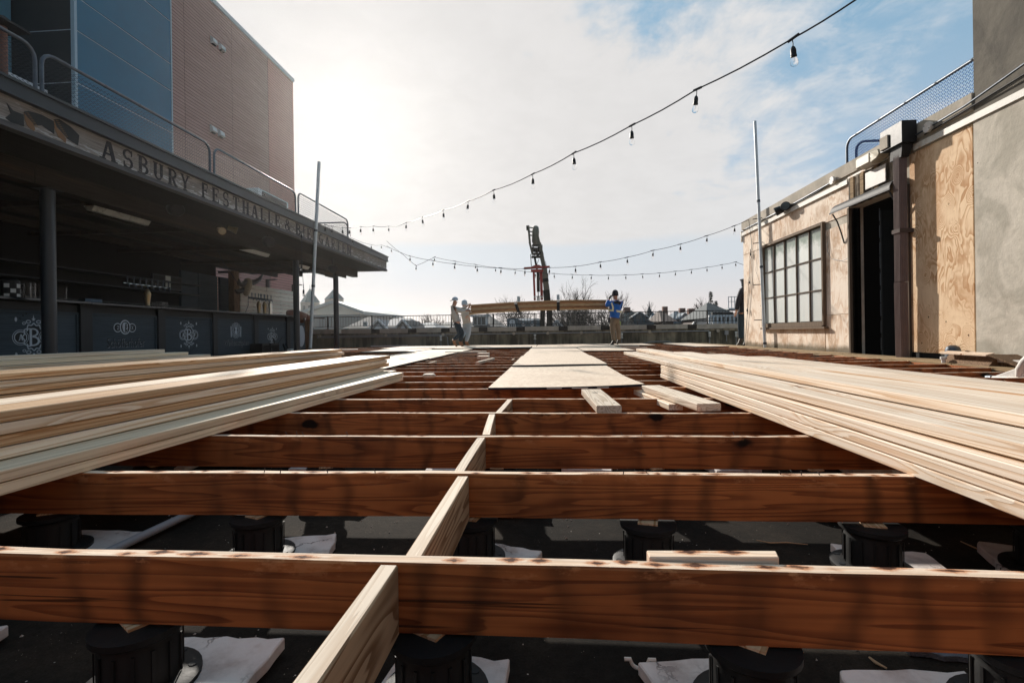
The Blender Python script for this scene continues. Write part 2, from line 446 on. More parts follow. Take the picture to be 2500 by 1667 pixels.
def membrane():
    m, g, b = newmat('roof_membrane', .95, spec=.1)
    co = ocoord(g, False)
    col = g.mix(g.ss(g.noise(co, 1.7, 7., .6), .4, .7), (.014, .012, .010), (.034, .027, .020))
    gr = g.m('ADD', g.m('MULTIPLY', g.noise(co, 190., 3., .7), .55), g.m('MULTIPLY', g.noise(co, 38., 5., .7), .45))
    col = g.v('SCALE', col, scale=g.m('ADD', -.55, g.m('MULTIPLY', gr, 3.1)))
    sp = g.vor(co, 26.).outputs['Distance']
    col = g.mix(g.m('MULTIPLY', g.ss(sp, .07, .04), g.ss(g.noise(co, 5., 3., .5), .52, .6)), col, (.50, .46, .40))
    sp = g.vor(co, 75.).outputs['Distance']
    col = g.mix(g.m('MULTIPLY', g.ss(sp, .09, .05), g.ss(g.noise(co, 9., 3., .5), .50, .62)), col, (.34, .29, .22))
    g.put(b.inputs['Base Color'], col); bump(g, b, gr, .003, .8)
    return m
M['membrane'] = membrane()
def signwood():
    def ex(g, co, col):
        pt = g.noise(g.v('MULTIPLY', co, (14., 5., 34.)), 1., 6., .7)
        z = g.sep(g.n('ShaderNodeNewGeometry').outputs['Position'])[2]
        low = g.ss(z, 3.22, 3.0)
        return g.mix(g.m('MULTIPLY', g.ss(g.m('ADD', pt, g.m('MULTIPLY', low, .10)), .60, .66), .85), col, (.50, .50, .50))
    return wood('weathered_signboard', (.27, .245, .225), (.12, .10, .088), 'Y', 16., 10., .3, .6, .6, .8, .3, extra=ex, tone=.6)
M['sign'] = signwood()
M['signtrim'] = wood('sign_trim', (.15, .15, .155), (.06, .06, .065), 'Y', 14., 12., .4, .5, .8, .8, 0., tone=.6)
def lettermat():
    m, g, b = newmat('peeling_black_letter_paint', .7)
    co = ocoord(g)
    pt = g.noise(g.v('MULTIPLY', co, (14., 5., 40.)), 1., 6., .7)
    col = g.mix(g.ss(pt, .57, .66), (.022, .022, .026), (.20, .175, .155))
    g.put(b.inputs['Base Color'], col)
    return m
M['letter'] = lettermat()
M['barpanel'] = wood('bar_panel_grey_blue', (.055, .078, .098), (.034, .050, .064), 'Y', 9., 8., .5, .5, .5, .5, 0., tone=.5)
M['barframe'] = plain('bar_frame_black', (.014, .018, .022), .45, var=.4)
M['barline'] = plain('logo_paint_pale', (.48, .54, .60), .6, var=.2)
M['barshadow'] = plain('logo_carving_dark', (.012, .016, .020), .6, var=.2)
M['counter'] = plain('bar_counter', (.020, .025, .030), .16, var=.4, spec=.6, scale=3.)
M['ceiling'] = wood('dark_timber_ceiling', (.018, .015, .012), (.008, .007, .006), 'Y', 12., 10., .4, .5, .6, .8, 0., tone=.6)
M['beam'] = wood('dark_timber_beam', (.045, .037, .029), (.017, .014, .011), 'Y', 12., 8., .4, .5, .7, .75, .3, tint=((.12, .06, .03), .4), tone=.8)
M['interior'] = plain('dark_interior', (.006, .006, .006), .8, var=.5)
M['chrome'] = plain('chrome', (.62, .62, .60), .12, 1., var=.05, spec=.5, bmp=0)
M['brass'] = plain('bronze_tap', (.34, .24, .13), .3, .9, var=.3)
M['tube'] = plain('fixture_white', (.80, .84, .80), .45, var=.15, dirt=(.2, .2, .18))
def glassmat(name, tint=(1, 1, 1), rough=.02, alpha=None):
    m, g, b = newmat(name, rough, spec=.5)
    b.inputs['Base Color'].default_value = (*tint, 1)
    b.inputs['Transmission Weight'].default_value = 1.
    b.inputs['IOR'].default_value = 1.12 if alpha is None else alpha
    return m
M['glass'] = glassmat('clear_glass')
def paneglass():
    m, g, b = newmat('frosted_window_pane', .22, spec=.6)
    co = ocoord(g)
    z = g.sep(g.n('ShaderNodeNewGeometry').outputs['Position'])[2]
    st = g.noise(g.v('MULTIPLY', co, (3., 9., .9)), 1., 5., .6)
    col = g.mix(g.ss(st, .35, .7), (.76, .81, .79), (.84, .86, .82))
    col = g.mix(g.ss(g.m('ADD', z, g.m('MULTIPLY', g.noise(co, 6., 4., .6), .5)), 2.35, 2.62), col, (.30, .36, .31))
    col = g.v('SCALE', col, scale=g.m('ADD', .80, g.m('MULTIPLY', g.n('ShaderNodeObjectInfo').outputs['Random'], .25)))
    g.put(b.inputs['Base Color'], col)
    return m
M['pane'] = paneglass()
def siding(name, c, c2):
    m, g, b = newmat(name, .75, spec=.2)
    co = ocoord(g)
    n = g.noise(g.v('MULTIPLY', co, (1., .8, 30.)), 1., 4., .6)
    n2_ = g.noise(co, .35, 5., .6)
    col = g.mix(g.ss(n, .3, .7), c, c2)
    col = g.v('SCALE', col, scale=g.m('ADD', .85, g.m('MULTIPLY', n2_, .3)))
    g.put(b.inputs['Base Color'], col)
    return m
M['siding'] = siding('red_brown_siding', (.52, .315, .275), (.42, .24, .205))
M['siding_end'] = siding('red_siding_end', (.60, .30, .26), (.52, .25, .215))
M['bluepanel'] = plain('blue_cladding', (.008, .140, .245), .5, var=.25, scale=.55, spec=.5, bmp=0)
M['darkpanel'] = plain('dark_teal_cladding', (.006, .016, .022), .35, var=.3, scale=.5, bmp=0)
M['tealwall'] = plain('light_teal_cladding', (.10, .26, .34), .5, var=.3, scale=.6, bmp=0)
M['trim'] = plain('pale_metal_trim', (.42, .52, .58), .5, var=.1)
M['lamp_white'] = plain('vent_white', (.7, .7, .68), .6, var=.1)
M['red_steel'] = plain('red_crane_steel', (.30, .040, .034), .5, var=.35, scale=5., dirt=(.12, .04, .03))
M['olive'] = plain('olive_crane_paint', (.13, .13, .10), .45, .2, var=.4, scale=2.5, spec=.5)
M['crane_dark'] = plain('crane_dark_metal', (.016, .017, .016), .5, .3, var=.4)
M['slate'] = plain('slate_roof', (.040, .055, .062), .8, var=.35, scale=1.2)
M['slate2'] = plain('blue_slate_roof', (.075, .115, .15), .8, var=.3, scale=1.)
M['brownroof'] = plain('brown_shingle_roof', (.085, .062, .055), .85, var=.3, scale=1.5)
M['housewhite'] = plain('white_clapboard', (.62, .64, .66), .7, var=.12)
M['housegrey'] = plain('grey_clapboard', (.30, .33, .35), .7, var=.15)
M['houseteal'] = plain('teal_wall', (.05, .10, .13), .7, var=.2)
M['brick'] = plain('chimney_brick', (.20, .10, .075), .85, var=.3, scale=4.)
M['dkglass'] = plain('house_window_glass', (.05, .07, .08), .12, var=.3, spec=.7, bmp=0)
M['stone'] = plain('church_stone', (.42, .38, .33), .85, var=.2)
M['churchroof'] = plain('church_roof', (.24, .30, .32), .7, var=.15, scale=.3)
M['verdigris'] = plain('verdigris_spire', (.045, .125, .145), .6, var=.25, scale=.6)
M['cream'] = plain('cream_gable', (.48, .48, .42), .8, var=.1)
M['bark'] = plain('tree_bark', (.055, .045, .038), .9, var=.4, scale=3.)
M['needle'] = plain('conifer_needles', (.030, .045, .028), .8, var=.5, scale=2.)
M['ground'] = plain('street_ground', (.10, .10, .09), .9, var=.3, scale=.05)
M['skin'] = plain('skin', (.48, .26, .18), .55, var=.1)
M['skin_light'] = plain('skin_light', (.56, .36, .28), .55, var=.1)
M['hoodie'] = plain('grey_hoodie_cloth', (.44, .44, .43), .9, var=.2, scale=9.)
M['hoodie2'] = plain('pale_hoodie_cloth', (.50, .49, .46), .9, var=.2, scale=9.)
M['jeans'] = plain('dark_jeans', (.020, .036, .052), .9, var=.3, scale=9.)
M['jeans_light'] = plain('light_jeans', (.34, .42, .50), .9, var=.25, scale=9.)
M['khaki'] = plain('khaki_trousers', (.22, .165, .115), .9, var=.25, scale=8.)
M['boot'] = plain('tan_leather', (.32, .15, .07), .6, var=.3, scale=14.)
M['boot_dark'] = plain('dark_leather', (.05, .035, .026), .6, var=.3, scale=14.)
M['jacket'] = plain('blue_jacket', (.008, .12, .48), .6, var=.25, scale=8.)
M['navy'] = plain('navy_yoke', (.018, .018, .026), .8, var=.25, scale=8.)
M['hivis'] = plain('reflective_tape', (.72, .68, .46), .5, var=.1)
M['hivis_glove'] = plain('yellow_green_glove', (.42, .52, .12), .7, var=.2)
M['capblue'] = plain('pale_blue_cap', (.42, .52, .62), .8, var=.15, scale=9.)
M['brown_hide'] = plain('brown_leather', (.17, .075, .045), .55, var=.4, scale=7., spec=.4)
M['horn'] = plain('horn', (.035, .028, .022), .4, var=.3, spec=.5)
M['bone'] = plain('bone_skull', (.34, .27, .18), .7, var=.5, scale=12.)
M['spout'] = plain('ribbed_brown_downspout', (.14, .092, .082), .45, var=.3, scale=8., spec=.5)
M['corr'] = stucco('rusted_corrugated_iron', (.34, .29, .23), (.20, .16, .12), (.045, .035, .027), .9, 5., False)
M['doorframe'] = wood('dark_door_frame', (.15, .115, .085), (.07, .05, .038), 'Z', 12., 10., .4, .5, .6)
M['winframe'] = wood('weathered_window_frame', (.20, .145, .10), (.10, .07, .048), 'Z', 12., 10., .4, .5, .6, tone=.6)
M['lens'] = plain('yellowed_lamp_lens', (.48, .42, .30), .2, var=.3, scale=20.)
M['rustwhite'] = plain('rusty_white_lamp_housing', (.68, .62, .52), .5, var=.15, dirt=(.40, .18, .06), scale=5.)
M['foil'] = plain('crumpled_foil', (.16, .18, .21), .3, .6, var=.5, scale=30., bmp=.02)
M['twig'] = plain('dry_twig', (.42, .29, .17), .8, var=.2)
M['leaf'] = plain('dry_leaf', (.34, .19, .09), .8, var=.3)
M['bulbsocket'] = plain('bulb_socket', (.012, .014, .018), .5, var=.2)
M['cable'] = plain('string_light_cable', (.012, .018, .032), .5, var=.2)
M['tealpaint'] = plain('crate_black', (.008, .008, .009), .45, var=.2)
M['ribbon'] = plain('ribbon_paint', (.018, .022, .024), .7, var=.3)
M['ribbonedge'] = plain('ribbon_edge_paint', (.20, .11, .055), .7, var=.3)

def streaks(g, co, col):
    x, y, z = g.sep(g.n('ShaderNodeNewGeometry').outputs['Position'])
    n = g.noise(g.comb(g.m('MULTIPLY', x, 14.), g.m('MULTIPLY', y, 1.6), 0.), 1., 5., .65)
    for (xa, ya, xb, yb, w, st, c) in STREAKS:
        t = g.m('DIVIDE', g.m('SUBTRACT', y, ya), yb-ya)
        xc = g.m('ADD', xa, g.m('MULTIPLY', t, xb-xa))
        d = g.m('DIVIDE', g.m('ABSOLUTE', g.m('SUBTRACT', x, xc)), w)
        inside = g.m('MULTIPLY', g.ss(t, -.05, .12), g.ss(t, 1.05, .8))
        f = g.m('MULTIPLY', g.m('MULTIPLY', g.ss(g.m('ADD', d, g.m('MULTIPLY', g.m('SUBTRACT', n, .5), 2.2)), 1.1, .2), inside), st)
        col = g.mix(f, col, c)
    return col
STREAKS = [(1.65, 3.1, 1.735, 1.70, .030, .9, (.50, .22, .06)), (1.262, 2.6, 1.225, 1.3, .014, .7, (.55, .32, .18)), (1.262, 2.60, 1.252, 2.48, .014, .9, (.20, .08, .03))]
M['board_streak'] = wood('new_lumber_streaked', (.94, .81, .67), (.66, .44, .27), 'Y', 15., 13., .16, .75, .45, .62, .8, tone=.2, extra=streaks)
M['dark_stucco'] = stucco('dark_grey_stucco', (.17, .155, .13), (.12, .11, .095), (.06, .055, .045), holes=False)  # darker stucco tone for the upper part of the tall block

# ================================================================== SETTING
mb = MB(); mb.box(-450, 450, -150, 450, -11.4, -11.0)
tag(mb.build('ground', M['ground']), kind='structure')
mb = MB(); mb.box(-15.9, 12.5, -4, 19.6, -.6, -.32)
tag(mb.build('roof_membrane', M['membrane']), kind='structure')

# ---- deck frame: joists on 60 cm centres, blocking between them
JY = lambda n: .977 + .605*n
deck = empty('deck_frame', (0, 9, -.14), kind='structure')
def joist_mesh(name, x0, x1, seed, wob=.006, seg=None):
    rnd = random.Random(seed); seg = seg or int((x1-x0)/.22)
    ph = [rnd.uniform(0, 6.28) for _ in range(4)]
    sec = [(-.019, -.14), (-.019, -.004), (-.0145, 0), (.0145, 0), (.019, -.004), (.019, -.14)]
    mb = MB(); vs_ = []; fs = []; ms = []
    for i in range(seg+1):
        x = x0 + (x1-x0)*i/seg
        dy = wob*math.sin(x*.9+ph[0]) + wob*.3*math.sin(x*3.1+ph[1])
        dz = wob*.5*math.sin(x*.7+ph[2]) + .0012*math.sin(x*9+ph[3])
        for k, (y, z) in enumerate(sec):
            e = rnd.uniform(-.0012, .0012) if 0 < k < 5 else 0
            vs_.append((x, y+dy+e, z+dz+e*.5))
    n = 6
    for i in range(seg):
        for k in range(n):
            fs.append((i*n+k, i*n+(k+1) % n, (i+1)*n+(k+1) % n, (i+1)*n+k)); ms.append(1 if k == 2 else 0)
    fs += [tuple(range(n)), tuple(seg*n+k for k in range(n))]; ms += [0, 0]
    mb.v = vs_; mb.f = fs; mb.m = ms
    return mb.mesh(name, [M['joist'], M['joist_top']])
jm = [joist_mesh('joist', -7.9, 4.93, 3+i) for i in range(4)]
for n in range(-1, 29):
    me = joist_mesh('joist', -7.9, 4.93, 50+n, .008) if 0 <= n < 6 else jm[n % 4]
    j = place(me, 'joist', deck, (0, JY(n), 0))
    if n == 0: j.location.z += .003
# short filler joists at the right next to the ledger
def plank_mesh(name, W, L, T, mats, bow=.003, seed=0, seg=8, r=.003, twist=0., topmat=False):
    """board along +Y, origin at the middle of its near end, underside z=0"""
    rnd = random.Random(seed)
    w = W/2
    sec = [(-w, r), (-w, T-r), (-w+r, T), (w-r, T), (w, T-r), (w, r), (w-r, 0), (-w+r, 0)]
    a, b_ = rnd.uniform(-1, 1), rnd.uniform(0, 6)
    mb = MB(); n = 8
    for i in range(seg+1):
        y = L*i/seg
        dx = bow*a*math.sin(math.pi*i/seg + b_*.2); dz = max(0, bow*.35*math.sin(5*i/seg+b_))
        for (x, z) in sec: mb.v.append((x+dx, y, z+dz+twist*x*i/seg))
    for i in range(seg):
        for k in range(n):
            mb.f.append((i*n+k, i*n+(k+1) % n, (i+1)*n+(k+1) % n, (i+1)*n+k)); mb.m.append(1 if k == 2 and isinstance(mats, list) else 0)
    mb.f += [tuple(range(n))[::-1], tuple(seg*n+k for k in range(n))]; mb.m += [0, 0]
    return mb.mesh(name, mats)
BL = [(-.305, .625, JY(0)-.019, -.272, .003), (-.284, JY(0)+.019, JY(1)-.019, -.278, .0),
      (-.302, JY(1)+.019, JY(2)-.019, -.300, -.004), (-.282, JY(2)+.019, JY(3)-.019, -.319, 0),
      (-.290, JY(3)+.019, JY(4)-.019, -.262, 0)]
BL[0] = (-.335, .392, JY(0)-.019, -.322, .0)
for i, (xa, ya, yb, xb, dz) in enumerate(BL):
    L = yb-ya-.002
    me = plank_mesh('blocking', .038, L, .14, [M['block'], M['block_top_lit']], .002, 70+i, 4)
    place(me, 'blocking', deck, (xa, ya+.001, -.142+dz), (0, 0, -math.atan2(xb-xa, L)))
for (px, py, ya, L, ang) in [(1165, 889, None, 1.1, .25)]:
    p = PZ(px, py, 0)
    place(plank_mesh('blocking', .05, L, .038, M['board_old'], 0, 3, 2), 'blocking', deck, (p.x, p.y, .001), (0, 0, -ang*.45))
for n, x in ((11, -1.9), (12, -.6), (13, 2.4), (9, 2.9), (15, 3.4), (8, -3.6), (6, 3.2)):
    place(plank_mesh('blocking', .038, .565, .14, M['block'], .0, n, 2), 'blocking', deck, (x, JY(n)+.02, -.143))
# ledger boards along the right-hand building
ys = [3.2, 6.35, 8.9, 12.2, 15.6, 18.5]
for i in range(len(ys)-1):
    place(plank_mesh('ledger_board', .24, ys[i+1]-ys[i]-.012, .042, M['ledger'], .004, 20+i, 8), 'ledger_board', deck,
          (5.06, ys[i], -.036 + .004*(i % 2)))
    place(plank_mesh('ledger_board', .26, ys[i+1]-ys[i]-.03, .042, M['ledger'], .004, 30+i, 8), 'ledger_board', deck,
          (5.325, ys[i]+.1, -.030))
for n in range(5, 29, 1):
    if n % 3 != 1:
        place(plank_mesh('blocking', .038, .565, .14, M['joist'], .0, n, 2), 'blocking', deck, (4.955, JY(n)+.02, -.15))

# ---- pedestals and their pads
def pedestal_proto():
    root = empty('pedestal', (0, 0, -.28))
    mb = MB(); mb.lathe([(.112, 0), (.112, .010), (.104, .014), (.078, .016)], (0, 0, -.28), 32)
    fl = mb.build('flange', M['black_matte'], root, (0, 0, -.28), smooth=30)
    hm = MB().lathe([(.0085, 0), (.0085, .0022)], (0, 0, 0), 10).mesh('bolt_hole', M['barshadow'])
    for k in range(8):
        a = math.pi*2*k/8+.3
        place(hm, 'bolt_hole', fl, (.094*math.cos(a), .094*math.sin(a), -.2658))
    mb = MB(); mb.lathe([(.074, .016), (.074, .095), (.072, .10), (.072, .110), (.088, .122), (.088, .134)], (0, 0, -.28), 28)
    for k in range(14):
        a = math.pi*2*k/14
        c, s_ = math.cos(a), math.sin(a)
        mb.beam((.0765*c, .0765*s_, -.262), (.0765*c, .0765*s_, -.18), .006, .003, (c, s_, 0))
    mb.build('screw_body', M['black_matte'], root, (0, 0, -.28), smooth=30)
    mb = MB(); mb.box(-.03, .03, -.029, .02, -.1458, -.1405)
    mb.build('shim', M['board_orange'], root, (0, 0, -.28))
    return root
def pad_mesh(seed):
    rnd = random.Random(seed); pts = []
    c = [(-.145, -.145), (.145, -.145), (.145, .145), (-.145, .145)]
    c = [Vector(q)*rnd.uniform(.86, 1.03) for q in c]
    for i in range(4):
        a, b_ = c[i], c[(i+1) % 4]
        for k in range(7):
            p = a.lerp(b_, k/7)
            pts.append((p.x+rnd.uniform(-.007, .007), p.y+rnd.uniform(-.007, .007), -.276))
    mb = MB(); mb.prism(pts, (0, 0, .030))
    return mb.mesh('pad', M['pad'], (0, 0, -.278), bevel=.003)
padm = [pad_mesh(i) for i in range(5)]
ped0 = pedestal_proto()
PX0 = [-.562, -.150, .31, .80]
rows = {0: [(px, .03) for px in (-420, 331, 1052, 1830, 2500)], 1: [(px, 0) for px in (-560, 120, 630, 1148, 1580, 2126, 2560)],
        2: [(px, 0) for px in (-40, 380, 800, 1215, 1600, 1985, 2350)], 3: [(px, 0) for px in (90, 420, 760, 1080, 1400, 1750, 2080, 2400)],
        4: [(px, 0) for px in (300, 590, 890, 1180, 1480, 1790, 2060)], 5: [(px, 0) for px in (520, 780, 1040, 1300, 1560, 1830)]}
ordr = ['nearest', 'second', 'third', 'fourth', 'fifth', 'sixth']
ordn = ['first', 'second', 'third', 'fourth', 'fifth', 'sixth', 'seventh', 'eighth']
first = True; rnd = random.Random(5)
for n, xs in rows.items():
    for k, (px, _) in enumerate(xs):
        p = ped0 if first else copy_tree(ped0); first = False
        x = PY(px, 1200, JY(n)).x
        y = JY(n) + rnd.uniform(-.008, .008)
        p.location = (x, y, -.28); p.rotation_euler.z = rnd.uniform(-.6, .6)
        tag(p, 'black round pedestal under the %s joist, %s from the left' % (ordr[n], ordn[k]), 'pedestal', 'pedestals under the joists')
        ox = rnd.uniform(.03, .09); oy = rnd.uniform(-.03, .05)
        if n == 0: ox, oy = {331: (.085, .03), 1052: (.01, .0), 1830: (-.03, .02), 2500: (-.14, .0)}.get(px, (ox, oy))
        q = place(padm[(n*3+k) % 5], 'pad', None, (x+ox, y+oy, -.312), (0, 0, rnd.uniform(-.45, .25)))
        tag(q, 'cracked white pad under the %s joist, %s from the left' % (ordr[n], ordn[k]), 'pad', 'white pads under the pedestals')

# ================================================================== LUMBER
T38 = .0395; W = .186
def stack(x0, y0, slope, ends, lays, labelf, group, T=T38, start=None, mats=('board',), L=4.88, z0=.002, seed=0, xoff=None):
    """ends[layer][col] = far end Y;  x0 = camera-side face X at y0; sgn of cols by W"""
    rnd = random.Random(seed)
    ang = -math.atan(slope)
    for l in range(len(ends)):
        for c in range(len(ends[l])):
            e = ends[l][c]
            if e is None: continue
            e += rnd.uniform(-.035, .035)
            ln = L if e-L < (start if start is not None else 9) else e-start
            off = (xoff[l] if xoff else 0)
            xc = x0 + labelf.sgn*(W/2 + c*(W+.0022) + off) + rnd.uniform(-.005, .005)
            ys_ = e-ln
            mt = labelf.mat(l, c)
            me = plank_mesh('board', W, ln, T-.0042, M[mt], .005, seed*100+l*10+c, 8)
            o = place(me, 'board', None, (xc + slope*(ys_-y0), ys_, z0+l*T), (0, 0, ang))
            tag(o, labelf.lab(l, c), 'board', group)
class LF:
    def __init__(s, sgn, mat, lab): s.sgn, s.mat, s.lab = sgn, mat, lab
lay = ['bottom', 'second', 'third', 'fourth', 'fifth', 'sixth', 'seventh', 'top']
colw = ['camera-side', 'next inner', 'third inner', 'fourth inner', 'bar-side']
# left pile: A two wide boards low, B four layers on them
def nth(l, n): return 'top' if l == n-1 else lay[l]
stack(-1.433, 4.784, .0505, [[4.784, 5.0, 4.9, 5.0, 4.95], [4.77, 5.1, 5.0, 4.9, 5.0]], 2,
      LF(-1, lambda l, c: 'board_pale', lambda l, c: 'pale board, %s of the two bottom layers, big left pile, %s row' % (['lower', 'upper'][l], colw[c])),
      'boards in the big left pile', seed=1, start=.1)
B_off = [0., .010, .0, -.004]
stack(-1.725, 1.426, .0085, [[4.9, 4.95], [5.12, 5.0], [5.05, 5.1], [5.16, 5.2]], 4,
      LF(-1, lambda l, c: ['board', 'board_orange', 'board', 'board_orange'][l] if c == 0 else 'board',
         lambda l, c: 'new board in the %s layer of the upper big left pile, %s row' % (nth(l, 4), colw[c])),
      'boards in the big left pile', z0=.002+2*T38, seed=2, start=.3, xoff=B_off)
# C pile behind it
stack(-2.98, 2.467, .066, [[6.0, 6.1]]*4+[[6.3, 6.25], [6.40, 6.3], [6.36, 6.3]], 7,
      LF(-1, lambda l, c: ['board', 'board_orange', 'board', 'board_orange', 'board_orange', 'board', 'board_orange'][l],
         lambda l, c: 'orange toned board, %s layer of the middle left pile, %s row' % (nth(l, 7), colw[c])),
      'boards in the middle left pile', seed=3, start=1.2)
# D pile, ends stepped
stack(-4.38, 3.7, .10, [[6.0, 6.0]]*4+[[5.95], [5.85], [5.60], [5.3]], 8,
      LF(-1, lambda l, c: ['board_pale', 'board_pale', 'board_pale', 'board_pale', 'board_pale', 'board', 'board_pale', 'board'][l],
         lambda l, c: 'pale board with stepped end, %s layer of the far left pile, %s row' % (nth(l, 8), colw[c])),
      'boards in the far left pile', T=.041, seed=4, start=.9, xoff=[0, 0, 0, 0, .01, .05, .10, .15])
# right pile: column one, three layers plus one
TR = .042
stack(1.108, 1.28, -.001, [[4.86], [4.84], [4.85]], 3,
      LF(1, lambda l, c: 'board', lambda l, c: 'new board, %s layer at the camera-side edge of the right pile' % lay[l]),
      'boards in the right pile', T=TR, seed=5, start=.0)
stack(1.145, 1.28, -.012, [[6.95]], 1,
      LF(1, lambda l, c: 'board_streak', lambda l, c: 'smooth wide board lying on the three edge boards of the right pile'),
      'boards in the right pile', T=TR, seed=6, z0=.006+3*TR, start=.2, L=6.7)
stack(1.345, 1.4, -.010, [[4.9, 5.0, 4.8, 4.7]]*3+[[6.0, 5.5, 5.0, 4.7], [7.15, 5.9, 5.25, 4.73]], 5,
      LF(1, lambda l, c: 'board_streak' if l == 4 else 'board', lambda l, c: 'new board in the %s layer of the right pile, %s row of the taller part' % (nth(l, 5), ordn[c])),
      'boards in the right pile', T=TR, seed=7, start=.0, L=4.88)
# loose pieces on the joists
def loose(px, py, z, yaw, W_, L, T, mat, label, hole=False, name='board_offcut', tilt=0.):
    p = PZ(px, py, z)
    me = plank_mesh(name, W_, L, T, M[mat], .001, int(px), 4, r=.003)
    o = place(me, name, None, (p.x, p.y, z+.001), (tilt, 0, yaw))
    tag(o, label, 'offcut', 'board offcuts on the joists')
    if hole:
        h = MB(); h.lathe([(.016, 0), (.016, .0012)], (0, 0, 0), 12)
        for v in range(len(h.v)): h.v[v] = (h.v[v][0]*1.4, h.v[v][1], h.v[v][2])
        k = place(h.mesh('knot', M['barshadow']), 'knot', None, (0, 0, 0)); k.parent = o; k.location = (0, L*.74, T)
        for (x, y) in ((-.03, .2), (.045, .1)):
            k = place(h.mesh('nail_hole', M['barshadow']), 'nail_hole', None); k.parent = o; k.location = (x, y, T); k.scale = (.2, .25, 1)
    return o
loose(1487, 1008, 0, .035, .14, .80, .042, 'board_old', 'short board with an oval knot laid over two joists in front of the panel', True)
loose(1731, 1003, 0, .125, .14, .98, .042, 'board_old', 'weathered short board lying upper on two joists by the right pile')
loose(1650, 1001, -.045, .10, .09, .8, .038, 'board', 'narrow offcut under the weathered short board by the right pile')
me = MB(); me.prism([(.200, .999, -.028), (.200, 1.030, -.028), (.460, 1.030, -.024), (.452, .999, -.024)], (0, 0, .033))
tag(me.build('board_offcut', M['joist_top'], bevel=.002), 'thin pale offcut with rusty nail marks lying behind the nearest joist', 'offcut', 'board offcuts on the joists')
p = PZ(1048, 922, .0)
me = MB(); me.lathe([(.055, 0), (.066, .012), (.066, .03), (.055, .042)], (p.x, p.y, .002), 20)
tag(me.build('round_offcut', M['board'], smooth=30), 'pale round wooden puck sitting on a joist near the big left pile', 'offcut', 'board offcuts on the joists')
loose(1187, 861, .0, 1.57+.03, .20, .95, .04, 'board_old', 'long pale offcut lying across far joists left of the panels')
loose(1178, 868, .0, .0, .23, .30, .05, 'board_old', 'small square offcut beyond the middle joists, farther of two')
loose(1178, 876, .0, .0, .20, .26, .05, 'board_old', 'small square offcut beyond the middle joists, nearer of two')
loose(1560, 846, .0, 1.2, .14, .7, .04, 'board', 'pale offcut on far joists behind the right pile, left one')
loose(1580, 851, .0, 1.3, .14, .6, .04, 'board', 'pale offcut on far joists behind the right pile, right one')
p = PX(735, 852, -6.9)
o = place(plank_mesh('board_offcut', .14, 1.6, .04, M['board'], 0, 4), 'board_offcut', None, (p.x, p.y-.2, .02), (0, 0, -1.25))
tag(o, 'pale plank lying on the deck near the foot of the leaning pole', 'plank')

# sheathing panels
def sheet(x0, x1, y0, y1, z, label, seed, curl=0., grp='sheathing panels laid on the joists'):
    rnd = random.Random(seed); nx, ny = 8, 10; t = .018; mb = MB()
    for s_ in (0, 1):
        for j in range(ny+1):
            for i in range(nx+1):
                u, v = i/nx, j/ny
                zz = z + s_*t + .006*math.sin(3*u+seed)*math.sin(2.5*v+seed*2) + curl*max(0, u-.2)**2*max(0, 1-v*2.2)**1.5
                mb.v.append((x0+(x1-x0)*u, y0+(y1-y0)*v, zz))
    N = (nx+1)*(ny+1); q = nx+1
    for j in range(ny):
        for i in range(nx):
            a = j*q+i
            mb.f += [(a+N, a+N+1, a+N+q+1, a+N+q), (a, a+q, a+q+1, a+1)]; mb.m += [0, 0]
    ring = [i for i in range(q)] + [j*q+nx for j in range(1, ny+1)] + [ny*q+i for i in range(nx-1, -1, -1)] + [j*q for j in range(ny-1, 0, -1)]
    for k in range(len(ring)):
        a, b_ = ring[k], ring[(k+1) % len(ring)]
        mb.f.append((a, b_, b_+N, a+N)); mb.m.append(1)
    o = mb.build('sheathing_panel', [M['sheet'], M['navy']])
    return tag(o, label, 'panel', grp)
s1_ = sheet(-.47, .75, 3.84, 6.36, .006, 'nearest beige panel of the middle walkway, curled dark front edge', 1, .05)
pr = MB()
for (a, b_) in ((.38, .13), (.54, .14), (.70, .10)):
    pr.box(-.47+a*1.22, -.47+a*1.22+b_*.9, 3.834, 3.8385, .012+a*.012, .020+a*.012)
k = pr.build('edge_print', M['offwhite'], s1_)
sheet(-.455, .765, 6.30, 8.74, .026, 'second panel of the middle walkway, right behind the curled one', 2)
sheet(-.45, .78, 8.76, 11.18, .008, 'third panel of the middle walkway', 3)
sheet(-.44, .79, 11.2, 13.62, .010, 'fourth panel of the middle walkway, level with the right side panel', 4)
sheet(.82, 2.02, 11.25, 13.66, .010, 'panel right of the middle walkway where it widens', 5)
sheet(-3.32, -2.10, 6.1, 8.54, .008, 'nearest panel of the left walkway behind the big left pile', 6)
sheet(-3.30, -2.08, 8.56, 11.0, .010, 'second panel of the left walkway', 7)
sheet(-3.28, -2.06, 11.02, 13.45, .008, 'third panel of the left walkway', 8)
sheet(-4.7, -3.34, 12.0, 14.4, .008, 'panel beside the left walkway towards the bar', 9)
for i, (a, b_) in enumerate(((-5.2, -2.78), (-2.76, -.34), (-.32, 2.1), (2.12, 3.3))):
    w_ = ['behind the two men in grey', 'between the men in grey and the crane', 'in front of the man in blue', 'right of the man in blue'][i]
    sheet(a, b_, 14.9+.05*i, 17.2, .010+.004*(i % 2), 'panel of the far cross walkway, ' + w_, 10+i)
sheet(-3.26, -.46, 13.64, 14.86, .030, 'panel laid lengthwise just before the far cross walkway, left', 14)
sheet(-.44, 2.0, 13.68, 14.86, .012, 'panel laid lengthwise just before the far cross walkway, middle', 15)
sheet(4.0, 4.86, 13.4, 17.4, .010, 'narrow panel beside the plywood building where the dark clothed man stands', 16)

